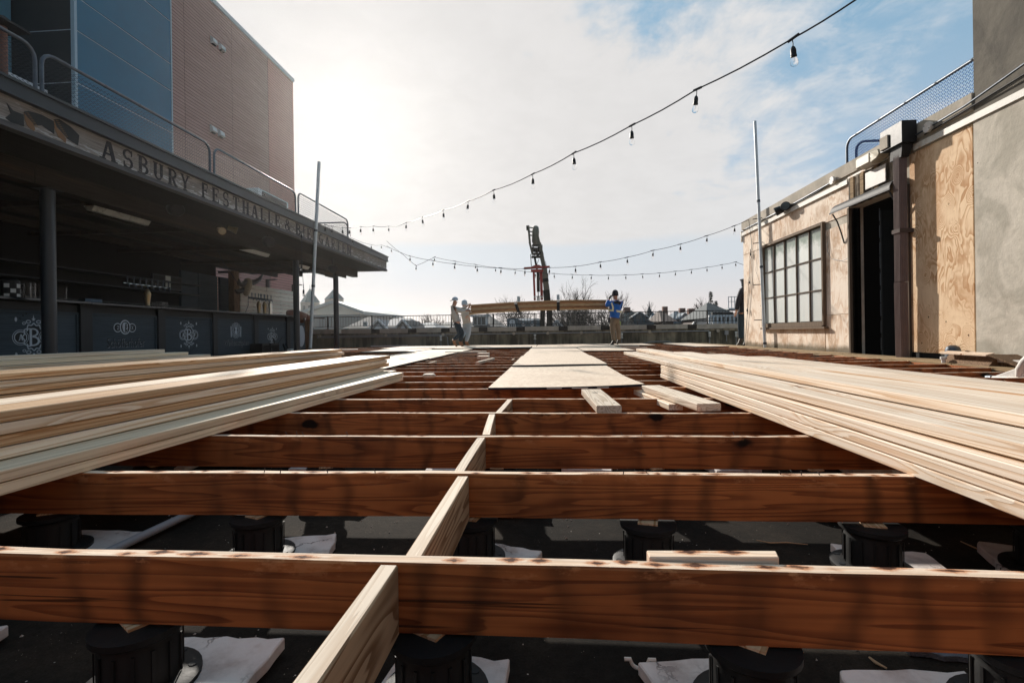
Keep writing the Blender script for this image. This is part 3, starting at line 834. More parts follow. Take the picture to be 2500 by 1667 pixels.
# ---- things on the membrane
p0, p1 = PZ(297, 1331, -.29), PZ(470, 1250, -.29)
d = (p1-p0)
mb = MB(); mb.tube([p0-d*.9, p0, p1, p1+d*1.2], .016, 14)
tag(mb.build('plastic_pipe', M['pvc'], smooth=40), 'grey plastic pipe lying slantwise on the roof below the left joists', 'pipe')
c = PZ(1562, 1630, -.30)
mb = MB(); pts = []
for k in range(13):
    a = math.pi + math.pi*k/12
    pts.append((c.x + .020*math.cos(a), c.y, c.z + .0 + .020*(1+math.sin(a))))
pts = [(pts[0][0]-.014, c.y, pts[0][2])] + pts + [(pts[-1][0]+.016, c.y, pts[-1][2])]
mb.tube(pts, .0042, 6)
tag(mb.build('pipe_clip', M['offwhite']), 'small white plastic pipe clip lying on the dark roof', 'pipe clip')
def stick(pxs, z, r, mat, name, label, cat, grp=None):
    mb = MB(); pts = [PZ(a, b_, z) for a, b_ in pxs]
    mb.tube(pts, [r*.6]+[r]*(len(pts)-2)+[r*.5], 5)
    return tag(mb.build(name, mat), label, cat, grp)
stick([(1846, 1317), (1880, 1324), (1920, 1323), (1972, 1328)], -.312, .0026, M['twig'], 'twig', 'long thin bent twig on the roof between the two nearest joists', 'twig')
stick([(2122, 1603), (2138, 1616), (2165, 1630)], -.312, .004, M['twig'], 'twig', 'short tan splinter on the roof left of the lower right pad', 'twig')
stick([(2345, 1320), (2380, 1336), (2420, 1350)], -.312, .003, M['twig'], 'twig', 'faint twig on the roof in the shade of the right pile', 'twig')
rnd = random.Random(11)
f = PZ(2310, 1583, -.31); mb = MB(); pts = []
for k in range(16):
    a = 2*math.pi*k/16; r = rnd.uniform(.045, .075)
    pts.append((f.x+r*1.5*math.cos(a), f.y+r*.7*math.sin(a), -.317))
mb.prism(pts, (0, 0, .012)); tag(mb.build('foil_scrap', M['foil']), 'torn crumpled piece of grey foil behind the lower right pad', 'foil')
LP_ = ['left of the lower right pad, low', 'behind the right edge pad', 'right of the third pedestal', 'near the third pedestal', 'beside the splinter', 'between the two nearest joists']
for li, (px, py, s_) in enumerate(((2178, 1640, .012), (2350, 1602, .012), (1948, 1590, .010), (1852, 1608, .009), (2205, 1650, .010), (2100, 1420, .010))):
    c = PZ(px, py, -.31); mb = MB()
    pts = [(c.x+s_*math.cos(a)*rnd.uniform(.7, 1.4), c.y+s_*.6*math.sin(a)*rnd.uniform(.7, 1.4), -.314) for a in [k*math.pi/4 for k in range(8)]]
    mb.prism(pts, (0, 0, .004)); tag(mb.build('dry_leaf', M['leaf']), 'curled dry leaf scrap on the roof, '+LP_[li], 'leaf', 'dry leaf scraps')
# pale grit scattered over the membrane
mb = MB()
for k in range(900):
    x, y = rnd.uniform(-3, 3), rnd.uniform(.7, 5)
    s_ = rnd.uniform(.0010, .0042)*(1+(rnd.random() > .96)*1.6)
    mb.add([(x-s_, y-s_, -.319), (x+s_, y-s_*.6, -.319), (x+s_*.6, y+s_, -.319), (x, y, -.319+s_*1.3)], [(0, 1, 3), (1, 2, 3), (2, 0, 3)])
tag(mb.build('grit', M['stone']), 'pale grit and wood crumbs scattered on the dark roof', 'grit', kind='stuff')

# splintered bright piece at the top of the fourth joist
a = PY(1278, 1012, JY(3)-.022); b_ = PY(1372, 1012, JY(3)-.022)
mb = MB(); mb.prism([(a.x, a.y, -.003), (b_.x, a.y, -.004), (b_.x-.03, a.y, -.018), (b_.x-.10, a.y, -.022), (a.x+.06, a.y, -.020)], (0, .004, 0))
mb.build('splinter', M['board_orange'], deck)
# nails left standing in the joist tops
nm = MB().tube([(0, 0, 0), (.001, 0, .012), (.004, .001, .016)], .0016, 5).mesh('nail', M['brownroof'])
rnd = random.Random(3)
for n in range(1, 7):
    for k in range(9):
        place(nm, 'nail', deck, (rnd.uniform(-1.2, 1.0)*(.6+.25*n), JY(n)+rnd.uniform(-.01, .01), 0), (rnd.uniform(-.5, .5), rnd.uniform(-.5, .5), rnd.uniform(0, 6)))

# ================================================================== LEFT BUILDING (big block behind)
XB = -16.
big = empty('blue_and_brown_building', (XB-6, 24, -11), 'tall block clad in blue panels and red-brown siding behind the bar', 'building')
yb0, yb1, ym, ye = 15.62, 30.05, 19.95, 27.3
ztop = 16.75
mb = MB(); mb.box(XB-14, XB-.12, yb0+.12, yb1-.05, -11, ztop-.1)
mb.build('wall_core', M['darkpanel'], big)
# blue panels: joints from the photo
jz = [3.6, 6.6, 9.27, 11.08, 12.24, 14.08, 15.9, ztop+.3]
sh = MB().box(0, .11, yb0+.05, ym-.05, 0, 1)
for i in range(len(jz)-1):
    mb = MB(); mb.box(XB-.11, XB, yb0+.06, ym-.04, jz[i]+.025, jz[i+1]-.025)
    mb.build('blue_panel', M['bluepanel'], big)
    mb = MB(); mb.box(XB-.11, XB-.02, yb0+.06, ym-.04, jz[i]-.024, jz[i]+.024)
    mb.build('panel_joint', M['trim'], big)
mb = MB(); mb.box(XB-.12, XB+.02, yb0-.04, yb0+.055, -11, ztop+.4); mb.build('corner_trim', M['trim'], big)
mb = MB(); mb.box(XB-.1, XB+.015, ym-.035, ym+.03, -11, ztop+.4); mb.build('boundary_trim', M['trim'], big)
# dark return face towards the camera
for i in range(len(jz)-1):
    mb = MB(); mb.box(XB-14, XB-.125, yb0, yb0+.1, jz[i]+.02, jz[i+1]-.02); mb.build('dark_panel', M['darkpanel'], big)
for z in jz[:-1]:
    mb = MB(); mb.box(XB-14, XB-.125, yb0+.01, yb0+.1, z-.018, z+.018); mb.build('panel_joint', M['trim'], big)
# siding courses
ch = .150; z = 1.0; n = 0; me = {}
def course(y0, y1, key):
    mb = MB(); mb.prism([(0, y0, 0), (.012, y0, 0), (.001, y0, ch-.016), (0, y0, ch-.016)], (0, y1-y0, 0)); return mb
secs = [(ym+.035, 20.70, 'siding'), (20.72, 24.02, 'siding'), (24.04, ye-.01, 'siding'), (ye+.02, yb1, 'siding_end')]
protos = [course(a, b_, m).mesh('siding_board', M[m]) for a, b_, m in secs]
bigparts = 0
stuff = MB(); stuff.mi = 0
while z < ztop-.1:
    for k, me in enumerate(protos):
        if k in (1, 2) :
            place(me, 'siding_board', big, (XB, 0, z))
    z += ch
for k, nm in ((0, 'siding'), (3, 'siding_end')):
    mb = MB(); z = 1.0; a, b_, m = secs[k]
    while z < ztop-.1:
        mb.prism([(XB, a, z), (XB+.012, a, z), (XB+.001, a, z+ch-.016), (XB, a, z+ch-.016)], (0, b_-a, 0)); z += ch
    tag(mb.build('siding_strip', M[m], big), kind='stuff')
mb = MB(); mb.box(XB-.11, XB-.004, ym+.03, yb1, .9, ztop-.05); mb.build('siding_backing', M['interior'], big)
mb = MB(); mb.box(XB-14.1, XB+.09, ym, yb1+.12, ztop-.06, ztop+.14); mb.build('roof_coping', M['trim'], big)
mb = MB(); mb.box(XB-.06, XB+.03, yb1, yb1+.06, -11, ztop-.06); mb.build('corner_trim', M['siding_end'], big)
for (px, py) in ((519, 101), (539, 117), (518, 316), (537, 327)):
    p = PX(px, py, XB+.02)
    mb = MB(); mb.prism([(p.x, p.y-.16, p.z-.16), (p.x+.17, p.y-.16, p.z-.10), (p.x+.13, p.y-.16, p.z+.1), (p.x, p.y-.16, p.z+.2)], (0, .32, 0))
    h = mb.build('vent_hood', M['lamp_white'], big)
    mb = MB(); mb.box(p.x+.02, p.x+.13, p.y-.12, p.y+.12, p.z-.19, p.z-.165); mb.build('vent_mouth', M['black'], h)
# small dark downlights low on the siding seen through the bar
for (px, py) in ((651, 690), (714, 702)):
    p = PX(px, py, XB+.03); mb = MB(); mb.box(p.x, p.x+.12, p.y-.10, p.y+.10, p.z-.5, p.z+.15); mb.box(p.x, p.x+.6, p.y-.10, p.y+.10, p.z+.15, p.z+.2)
    mb.build('wall_light', M['brownroof'], big)
# lighter teal wing at the far left
tw = empty('teal_building_wing', (-22, 12, -11), 'light teal clad building wing at the far left edge behind the fence', 'building')
x2 = -18.3
mb = MB(); mb.box(x2-6, x2, 2., yb0-.06, -11, 17.4); mb.build('wall', M['tealwall'], tw)
for yy in (8., 10.6, 13.2):
    mb = MB(); mb.box(x2, x2+.03, yy-.03, yy+.03, -11, 17.4); mb.build('panel_joint', M['trim'], tw)
mb = MB(); mb.box(x2, x2+1.5, 3., 15.4, 8.1, 8.9); mb.build('balcony_slab', M['housewhite'], tw)
mb = MB(); mb.box(x2+.1, x2+1.45, 3., 15.3, 6.9, 8.05); mb.build('balcony_panel', M['tealwall'], tw)

# ================================================================== BAR BUILDING WITH CANOPY
XF, XBAR, XP = -6.2, -7.8, -7.3
Y0, Y1 = -1.5, 18.62
bar = empty('bar_pavilion', (-9, 8, -.28), 'dark open-fronted bar under a deep flat canopy with a long signboard', 'bar building')
mb = MB(); mb.box(-11.6, XF-.12, Y0, Y1-.1, 3.02, 3.27); mb.build('roof_slab', M['charcoal'], bar)
mb = MB(); mb.box(XF-.12, XF+.06, Y0, Y1, 3.295, 3.49); mb.box(XF-.12, XF+.09, Y0, Y1+.02, 3.462, 3.494); mb.box(XF-.12, XF+.08, Y0, Y1+.01, 3.29, 3.315)
mb.build('coping', M['charcoal'], bar)
mb = MB(); mb.box(-11.6, XF-.12, Y1-.10, Y1, 2.93, 3.49); mb.build('end_fascia', M['signtrim'], bar)
mb = MB(); mb.box(-11.7, -11.6, Y0, Y1, 2.93, 3.49); mb.build('rear_fascia', M['signtrim'], bar)
# signboard in lengths, with lower trim
cuts = [Y0, 3.3, 7.27, 10.62, 13.9, 16.4, Y1]
for i in range(6):
    mb = MB(); mb.box(XF-.03, XF+.0, cuts[i]+.002, cuts[i+1]-.002, 2.985, 3.29); mb.build('sign_board', M['sign'], bar)
mb = MB(); mb.box(XF-.10, XF+.03, Y0, Y1, 2.92, 2.984); mb.build('sign_trim', M['signtrim'], bar)
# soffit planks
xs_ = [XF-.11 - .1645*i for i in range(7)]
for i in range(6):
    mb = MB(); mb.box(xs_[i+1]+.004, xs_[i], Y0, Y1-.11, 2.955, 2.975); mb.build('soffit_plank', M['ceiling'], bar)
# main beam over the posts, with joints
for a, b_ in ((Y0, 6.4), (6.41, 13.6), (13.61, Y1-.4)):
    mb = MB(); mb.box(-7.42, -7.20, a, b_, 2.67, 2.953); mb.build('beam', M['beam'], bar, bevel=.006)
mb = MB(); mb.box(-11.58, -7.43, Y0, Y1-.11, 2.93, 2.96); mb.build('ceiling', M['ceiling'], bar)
for x in (-8.5, -9.6, -10.6):
    mb = MB(); mb.box(x-.06, x+.06, Y0, Y1-.12, 2.78, 2.928); mb.build('ceiling_beam', M['beam'], bar)
for y in (3.2, 5.4, 7.6, 9.8, 12., 14.2, 16.4):
    mb = MB(); mb.box(-11.5, -7.43, y-.05, y+.05, 2.70, 2.778); mb.build('ceiling_joist', M['beam'], bar)
# back wall and floor
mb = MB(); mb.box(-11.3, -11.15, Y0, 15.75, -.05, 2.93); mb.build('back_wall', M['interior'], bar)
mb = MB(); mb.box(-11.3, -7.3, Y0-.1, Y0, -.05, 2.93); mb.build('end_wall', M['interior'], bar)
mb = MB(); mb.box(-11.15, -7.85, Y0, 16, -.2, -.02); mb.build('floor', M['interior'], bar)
p = PX(571, 700, -10.6)
mb = MB(); mb.box(-10.7, -10.5, p.y-.14, p.y+.14, -.02, 2.69); mb.build('corner_post', M['post_wood'], bar)
# partition near the far end, darker panels and back-bar frames
for (pa, pb) in ((440, 480), (482, 528), (535, 562)):
    a, b_ = PX(pa, 700, -11.1), PX(pb, 700, -11.1)
    mb = MB(); mb.box(-11.14, -11.06, a.y, b_.y, 1.0, 2.5); mb.build('wall_panel', M['barpanel'], bar)
for z in (1.35, 1.75, 2.05):
    mb = MB(); mb.box(-11.1, -10.75, 5., 14.5, z, z+.03); mb.build('shelf', M['charcoal'], bar)
mb = MB(); mb.box(-11.1, -10.6, 2., 15.0, -.02, .95); mb.build('back_counter', M['interior'], bar)
# posts
for i, (px, r) in enumerate(((119, .088), (723, .085), (820, .088))):
    p = PX(px, 700, XP); mb = MB()
    mb.lathe([(r, 0), (r, 2.665+.28)], (XP, p.y, -.28), 24); q = mb.build('post', M['postblue'], bar, smooth=40)
    mb = MB(); mb.box(XP-.13, XP+.13, p.y-.13, p.y+.13, 2.655, 2.668); mb.build('post_plate', M['iron'], q)
# bracket at third post
p3 = PX(820, 700, XP)
mb = MB(); mb.box(-7.46, -7.425, p3.y-.5, p3.y+.3, 2.46, 2.90); mb.box(-7.19, -7.15, p3.y-.3, p3.y+.55, 2.50, 2.88)
mb.build('post_bracket', M['beam'], bar)

# ---- painted letters (slab serif)
def glyph(ch):
    """strokes on a 1 wide x 1 high cell: ('l',x0,y0,x1,y1,w) thick line, ('b',x0,y0,x1,y1) box, ('a',cx,cy,rx,ry,a0,a1,w) arc"""
    T = .24; s_ = .07; L = []
    v = lambda x, a=0, b_=1: L.append(('b', x-T/2, a, x+T/2, b_))
    ser = lambda x, y, w=.40: L.append(('b', x-w/2, y-(s_ if y > .5 else 0), x+w/2, y+(0 if y > .5 else s_)))
    if ch == 'A': L.extend([('l', .2, .0, .47, 1, .13), ('l', .8, 0, .53, 1, .22), ('b', .3, .28, .7, .38)]); ser(.18, 0, .34); ser(.82, 0, .36)
    elif ch == 'S': L.extend([('a', .5, .73, .30, .25, 35, 270, .17), ('a', .5, .27, .30, .25, -145, 90, .17)]); L.append(('b', .74, .68, .82, 1)); L.append(('b', .17, 0, .25, .32))
    elif ch == 'B': v(.27); L.extend([('a', .42, .75, .36, .22, -90, 90, .17), ('a', .42, .27, .42, .25, -90, 90, .19)]); ser(.25, 1, .42); ser(.25, 0, .42)
    elif ch == 'U': v(.25, .28); v(.78, .28); L.append(('a', .515, .30, .27, .25, 180, 360, .15)); ser(.25, 1, .40); ser(.78, 1, .34)
    elif ch == 'R': v(.27); L.append(('a', .42, .73, .38, .24, -90, 90, .17)); L.append(('l', .5, .5, .82, 0, .22)); ser(.26, 1, .42); ser(.26, 0, .40); ser(.85, 0, .26)
    elif ch == 'Y': v(.5, 0, .5); L.extend([('l', .16, 1, .5, .42, .2), ('l', .84, 1, .5, .42, .12)]); ser(.5, 0); ser(.17, 1, .36); ser(.83, 1, .32)
    elif ch == 'F': v(.28); L.extend([('b', .28, .9, .88, 1), ('b', .28, .47, .70, .56), ('b', .80, .72, .88, 1), ('b', .64, .38, .71, .65)]); ser(.28, 0, .46)
    elif ch == 'E': v(.28); L.extend([('b', .1, .92, .88, 1), ('b', .1, 0, .90, .08), ('b', .28, .47, .68, .56), ('b', .80, .74, .88, 1), ('b', .82, 0, .90, .26), ('b', .62, .38, .69, .65)])
    elif ch == 'T': v(.5); L.extend([('b', .08, .92, .92, 1), ('b', .08, .7, .16, 1), ('b', .84, .7, .92, 1)]); ser(.5, 0, .48)
    elif ch == 'H': v(.24); v(.78); L.append(('b', .3, .46, .7, .56)); [ser(x, y, .40) for x in (.24, .78) for y in (0, 1)]
    elif ch == 'L': v(.30); L.extend([('b', .1, 0, .90, .08), ('b', .82, 0, .90, .32)]); ser(.30, 1, .44)
    elif ch == 'I': v(.5); ser(.5, 0, .46); ser(.5, 1, .46)
    elif ch == 'G': L.extend([('a', .52, .5, .34, .44, 50, 330, .19), ('b', .66, .02, .88, .45), ('b', .52, .40, .94, .48)])
    elif ch == 'N': v(.2); v(.82); L.append(('l', .2, 1, .82, 0, .18)); ser(.2, 0, .36); ser(.82, 1, .36); ser(.18, 1, .34)
    elif ch == '&': L.extend([('a', .45, .76, .19, .19, 0, 360, .12), ('a', .40, .28, .27, .24, 60, 330, .15), ('l', .35, .66, .88, .02, .16), ('l', .86, .42, .58, .1, .1)])
    elif ch == '2': L.extend([('a', .5, .72, .3, .26, -20, 180, .14), ('l', .76, .62, .2, .06, .14), ('b', .18, 0, .84, .12)])
    elif ch == 'X': L.extend([('l', .15, 0, .85, 1, .15), ('l', .85, 0, .15, 1, .15)])
    return L
def flat(mb, P, gl, t, off=0.):
    """P(u,v,w)->world; gl strokes; t thickness"""
    def poly(pts): 
        a = [P(u, v, off) for u, v in pts]; d = P(0, 0, t) - P(0, 0, 0)
        mb.prism(a, d)
    for s_ in gl:
        off += t*.04
        if s_[0] == 'b': _, x0, y0, x1, y1 = s_; poly([(x0, y0), (x1, y0), (x1, y1), (x0, y1)])
        elif s_[0] == 'l':
            _, x0, y0, x1, y1, w = s_; d = Vector((x1-x0, y1-y0)).normalized(); n = Vector((-d.y, d.x))*w/2
            if abs(y1-y0) > .3: hw = w/2; poly([(x0-hw, y0), (x0+hw, y0), (x1+hw, y1), (x1-hw, y1)])
            else: poly([(x0-n.x, y0-n.y), (x1-n.x, y1-n.y), (x1+n.x, y1+n.y), (x0+n.x, y0+n.y)])
        elif s_[0] == 'a':
            _, cx, cy, rx, ry, a0, a1, w = s_; k = max(4, int(abs(a1-a0)/18))
            for i in range(k):
                aa, ab = R_(a0+(a1-a0)*i/k), R_(a0+(a1-a0)*(i+1)/k)
                o1, o2 = rx+w*.5, ry+w*.5*.6; i1, i2 = max(rx-w*.5, .01), max(ry-w*.5*.6, .01)
                poly([(cx+o1*math.cos(aa), cy+o2*math.sin(aa)), (cx+o1*math.cos(ab), cy+o2*math.sin(ab)),
                      (cx+i1*math.cos(ab), cy+i2*math.sin(ab)), (cx+i1*math.cos(aa), cy+i2*math.sin(aa))])
text = [('A', 6.38, 6.67), ('S', 6.735, 6.96), ('B', 7.01, 7.235), ('U', 7.30, 7.53), ('R', 7.60, 7.83), ('Y', 7.885, 8.11),
        ('F', 8.385, 8.585), ('E', 8.66, 8.885), ('S', 8.965, 9.18), ('T', 9.27, 9.50), ('H', 9.57, 9.82), ('A', 9.875, 10.14),
        ('L', 10.20, 10.42), ('L', 10.49, 10.71), ('E', 10.775, 11.01), ('&', 11.20, 11.48), ('B', 11.70, 11.97),
        ('I', 12.04, 12.20), ('E', 12.28, 12.52), ('R', 12.60, 12.86), ('G', 12.94, 13.22), ('A', 13.30, 13.62), ('R', 13.70, 13.98),
        ('T', 14.06, 14.36), ('E', 14.46, 14.74), ('N', 14.84, 15.16)]
for ch_, a, b_ in text:
    mb = MB()
    P = lambda u, v, w, a=a, b_=b_: Vector((XF+.0015+w, a+(b_-a)*u, 2.995+.272*v))
    flat(mb, P, glyph(ch_), .004)
    mb.build('letter', M['letter'], bar)
# ribbon scroll left of the words
rb = MB(); re_ = MB()
def rpt(px, py): 
    p = PX(px/3.267, py/3.267, XF); return Vector((XF+.002, p.y, min(3.28, max(2.99, p.z-.0))))
for poly in ([(50, 820), (100, 880), (185, 915), (190, 1010), (85, 975), (40, 940), (85, 905)],
             [(190, 890), (225, 885), (330, 915), (430, 970), (430, 1070), (330, 1000), (270, 1000), (235, 960), (200, 930)],
             [(425, 950), (470, 950), (560, 1010), (630, 1080), (620, 1160), (540, 1110), (480, 1040), (440, 1000)]):
    rb.prism([rpt(*q) for q in poly], (.004, 0, 0))
for poly in ([(185, 895), (215, 935), (260, 985), (278, 1035), (262, 1045), (215, 1005), (195, 960)],
             [(425, 950), (450, 1020), (490, 1060), (525, 1110), (520, 1140), (460, 1090), (430, 1020)]):
    re_.prism([rpt(*q) + Vector((.004, 0, 0)) for q in poly], (.003, 0, 0))
for i in range(9):
    t_ = i/8
    for (ax, ay, bx, by) in ((205, 905+t_*0, 0, 0),):
        x0_, y0_ = 205+t_*70, 900+t_*105
        re_.beam(rpt(x0_, y0_)+Vector((.005, 0, 0)), rpt(x0_+22, y0_+4-t_*2)+Vector((.005, 0, 0)), .006, .003, (1, 0, 0))
        x0_, y0_ = 440+t_*75, 960+t_*125
        re_.beam(rpt(x0_, y0_)+Vector((.005, 0, 0)), rpt(x0_+22, y0_+4)+Vector((.005, 0, 0)), .006, .003, (1, 0, 0))
rb.build('painted_ribbon', M['ribbon'], bar); re_.build('ribbon_fringe', M['ribbonedge'], bar)

# ---- counter and front panels
mb = MB(); mb.box(-8.45, -7.55, -1.4, 7.6-.003, 1.035, 1.075); mb.build('counter_top', M['counter'], bar, bevel=.005)
mb = MB(); mb.box(-8.45, -7.55, 7.6+.003, 15.5, 1.030, 1.070); mb.build('counter_top', M['counter'], bar, bevel=.005)
mb = MB(); mb.box(-8.45, -7.6, 15.52, 16.25, 1.03, 1.07); mb.build('counter_top', M['counter'], bar, bevel=.005)
mb = MB(); mb.box(-8.3, -7.86, -1.4, 15.45, -.05, 1.028); mb.build('bar_carcass', M['barframe'], bar)
pan = [(4.7, 6.05), (6.30, 7.592), (7.811, 9.223), (9.411, 10.836), (10.991, 12.438), (12.622, 14.068), (14.254, 15.312)]
pan = [(-.9, .45), (.66, 2.0), (2.2, 3.55), (4.0, 5.10), (5.15, 7.592)] + pan[2:]
def ellring(mb, P, cx, cy, rx, ry, w, k=26):
    for i in range(k):
        a, b_ = 2*math.pi*i/k, 2*math.pi*(i+1)/k
        pts = [(cx+(rx+w/2)*math.cos(a), cy+(ry+w/2)*math.sin(a)), (cx+(rx+w/2)*math.cos(b_), cy+(ry+w/2)*math.sin(b_)),
               (cx+(rx-w/2)*math.cos(b_), cy+(ry-w/2)*math.sin(b_)), (cx+(rx-w/2)*math.cos(a), cy+(ry-w/2)*math.sin(a))]
        mb.prism([P(u, v, 0) for u, v in pts], P(0, 0, .003)-P(0, 0, 0))
def disc(mb, P, cx, cy, rx, ry, w0=0., k=24):
    mb.prism([P(cx+rx*math.cos(2*math.pi*i/k), cy+ry*math.sin(2*math.pi*i/k), w0) for i in range(k)], P(0, 0, .002)-P(0, 0, 0))
def fonttext(s_, size, P, name, mat, parent, shear=0., sx=1., ext=.003):
    cu = bpy.data.curves.new(name, 'FONT'); cu.body = s_; cu.size = size; cu.extrude = ext; cu.align_x = 'CENTER'; cu.shear = shear
    cu.resolution_u = 3
    to = bpy.data.objects.new('tmp', cu); COL.objects.link(to)
    me = bpy.data.meshes.new_from_object(to.evaluated_get(bpy.context.evaluated_depsgraph_get()))
    bpy.data.objects.remove(to); bpy.data.curves.remove(cu)
    for v in me.vertices: v.co = P(v.co.x*sx, v.co.y, v.co.z)
    c = P(0, 0, 0)
    for v in me.vertices: v.co -= c
    me.materials.clear(); me.materials.append(mat)
    return place(me, name, parent, c)
def emblem(P, parent, s_):
    """round B monogram between two small rings, spiky frame, drops and scrolls"""
    mb = MB(); dk = MB()
    Q = lambda u, v, w: P(u*s_, v*s_, w)
    disc(dk, Q, 0, 0, .23, .27, .0005)
    k = 12; star = []
    for i in range(2*k):
        a = math.pi*i/k + math.pi/2; r = 1. if i % 2 == 0 else .84
        star.append((.265*r*math.cos(a), .34*r*math.sin(a)))
    for i in range(2*k):
        a, b_ = Vector(star[i]), Vector(star[(i+1) % (2*k)])
        n = (b_-a).normalized(); n = Vector((-n.y, n.x))*.012
        mb.prism([Q(*(a-n), .003), Q(*(b_-n), .003), Q(*(b_+n), .003), Q(*(a+n), .003)], Q(0, 0, .003)-Q(0, 0, 0))
    for sgn in (-1, 1):
        ellring(mb, Q, .30*sgn, -.01, .135, .135, .025); disc(dk, Q, .30*sgn, -.01, .125, .125, .003)
        ellring(mb, Q, .30*sgn, -.01, .18, .18, .012)
        for vv in (1, -1):
            ellring(mb, Q, .12*sgn, .37*vv, .05, .035, .018, 14)
            disc(mb, Q, .40*sgn, .42*vv, .028, .055, .001, 12)
            ellring(mb, Q, .22*sgn, .33*vv, .035, .028, .014, 12)
    for vv in (1, -1):
        mb.prism([Q(-.025, .40*vv, 0), Q(.025, .40*vv, 0), Q(0, .54*vv, 0)], Q(0, 0, .003)-Q(0, 0, 0))
        mb.prism([Q(-.05, .44*vv, 0.001), Q(0, .46*vv, 0.001), Q(.05, .44*vv, 0.001), Q(0, .42*vv, .001)], Q(0, 0, .003)-Q(0, 0, 0))
    # B
    gl = [('b', .2, .02, .36, .98), ('a', .42, .75, .34, .2, -95, 100, .13), ('a', .42, .27, .42, .24, -100, 95, .15), ('a', .2, .86, .16, .10, 40, 200, .09), ('a', .2, .08, .16, .09, 150, 330, .09)]
    flat(mb, lambda u, v, w: Q((u-.5)*.34, (v-.5)*.44, w), gl, .003, .004)
    lt = MB()
    flat(lt, lambda u, v, w: Q(-.30+(u-.5)*.12, -.01+(v-.5)*.15, w), glyph('A'), .003, .006)
    flat(lt, lambda u, v, w: Q(.30+(u-.5)*.12, -.01+(v-.5)*.15, w), glyph('F'), .003, .006)
    o = tag(mb.build('emblem', M['barline'], parent), kind='stuff'); dk.build('emblem_ground', M['barshadow'], o); lt.build('emblem_letters', M['barline'], o)
    arc = MB()
    for vv in (1, -1):
        for i in range(9):
            a = R_(90 + (i-4)*11)
            arc.beam(Q(.42*math.cos(a), vv*.56*math.sin(a)+.03*vv, .001), Q(.455*math.cos(a), vv*.60*math.sin(a)+.03*vv, .001), .02*s_, .004, (1, 0, 0))
    arc.build('arched_lettering', M['barshadow'], o)
for i, (a, b_) in enumerate(pan):
    x = -7.80
    q = MB(); q.box(x-.02, x, a+.035, b_-.035, .04, .86); fp = q.build('front_panel', M['barpanel'], bar)
    q = MB(); q.box(x-.055, x+.018, a, a+.034, .0, .90); q.box(x-.055, x+.018, b_-.034, b_, .0, .90); q.box(x-.055, x+.018, a+.034, b_-.034, .862, .90)
    q.build('panel_moulding', M['barpanel'], fp)
    if i < len(pan)-1:
        q = MB(); q.box(x-.06, x+.05, b_+.004, pan[i+1][0]-.004, -.05, 1.028); q.build('stile', M['barframe'], bar)
mb = MB(); mb.box(-7.86, -7.81, -1.4, 15.45, .905, 1.028); mb.build('apron', M['barframe'], bar)
fpan = [o for o in bar.children if o.name.startswith('front_panel')]
def PP(yc, zc): return lambda u, v, w: Vector((-7.7995+w, yc+u, zc+v))
e1 = PX(82, 818, -7.8); emblem(PP(e1.y-.0, .50), fpan[4], .62)
e3 = PX(461, 821, -7.8); emblem(PP(e3.y, .52), fpan[6], .58)
e5 = PX(665, 817, -7.8); emblem(PP(e5.y, .45), fpan[8], .52)
# oval head medallion with two side coins, then carved word
c2_ = PX(305, 801, -7.8); P = PP(c2_.y, .665)
mb = MB(); dk = MB()
for sgn in (-1, 1):
    disc(mb, P, .155*sgn, -.01, .085, .085, .0, 20); disc(dk, P, .155*sgn, -.01, .068, .068, .003, 20)
disc(mb, P, 0, 0, .115, .135, .004, 28); disc(dk, P, 0, 0, .092, .112, .007, 28)
hd = MB(); hd.prism([P(*q, .010) for q in ((-.05, -.07), (-.02, -.095), (.02, -.10), (.045, -.06), (.035, -.04), (.055, -.02), (.045, .01), (.05, .05), (.02, .085), (-.03, .09), (-.06, .06), (-.065, 0))], P(0, 0, .002)-P(0, 0, 0))
flat(hd, lambda u, v, w: P(-.155+(u-.5)*.05, -.01+(v-.5)*.07, w), glyph('2'), .003, .006)
flat(hd, lambda u, v, w: P(.155+(u-.5)*.05, -.01+(v-.5)*.07, w), glyph('X'), .003, .006)
dk2 = MB(); dk2.prism([P(*q, .0125) for q in ((-.01, -.09), (.03, -.08), (.03, -.05), (.01, -.03), (.03, .0), (.02, .03), (.03, .06), (-.0, .07), (-.01, .02))], P(0, 0, .002)-P(0, 0, 0))
o = mb.build('medallion', M['barline'], fpan[5]); dk.build('medallion_field', M['barshadow'], o); hd.build('medallion_relief', M['barline'], o); dk2.build('relief_shade_line', M['barshadow'], o)
Pw = PP(c2_.y+.03, .30)
fonttext('Schöfferhofer', .24, Pw, 'carved_word', M['barshadow'], fpan[5], sx=.62)
Pw2 = lambda u, v, w: Pw(u, v, w) + Vector((-.001, .006, -.006))
fonttext('Schöfferhofer', .24, Pw2, 'carved_word_edge', M['barline'], fpan[5], sx=.62, ext=.0008)
c4 = PX(576, 804, -7.8); P = PP(c4.y, .62)
mb = MB()
ellring(mb, P, 0, 0, .10, .12, .012); 
for i in range(14):
    a = 2*math.pi*i/14; ellring(mb, P, .165*math.cos(a), .17*math.sin(a), .03, .028, .009, 9)
mb.prism([P(*q, .002) for q in ((-.04, -.09), (.03, -.10), (.05, -.03), (.02, 0), (.05, .05), (0, .10), (-.05, .06), (-.02, .01), (-.06, -.03))], P(0, 0, .003)-P(0, 0, 0))
for sgn in (-1, 1): mb.prism([P(sgn*.20, -.17, 0), P(sgn*.21, .10, 0), P(sgn*.19, .10, 0), P(sgn*.17, -.16, 0)], P(0, 0, .003)-P(0, 0, 0))
mb.build('crest', M['barline'], fpan[7])
Pw = PP(c4.y+.02, .25)
fonttext('Weihenstephan', .22, Pw, 'carved_word', M['barshadow'], fpan[7], shear=.3, sx=.72)
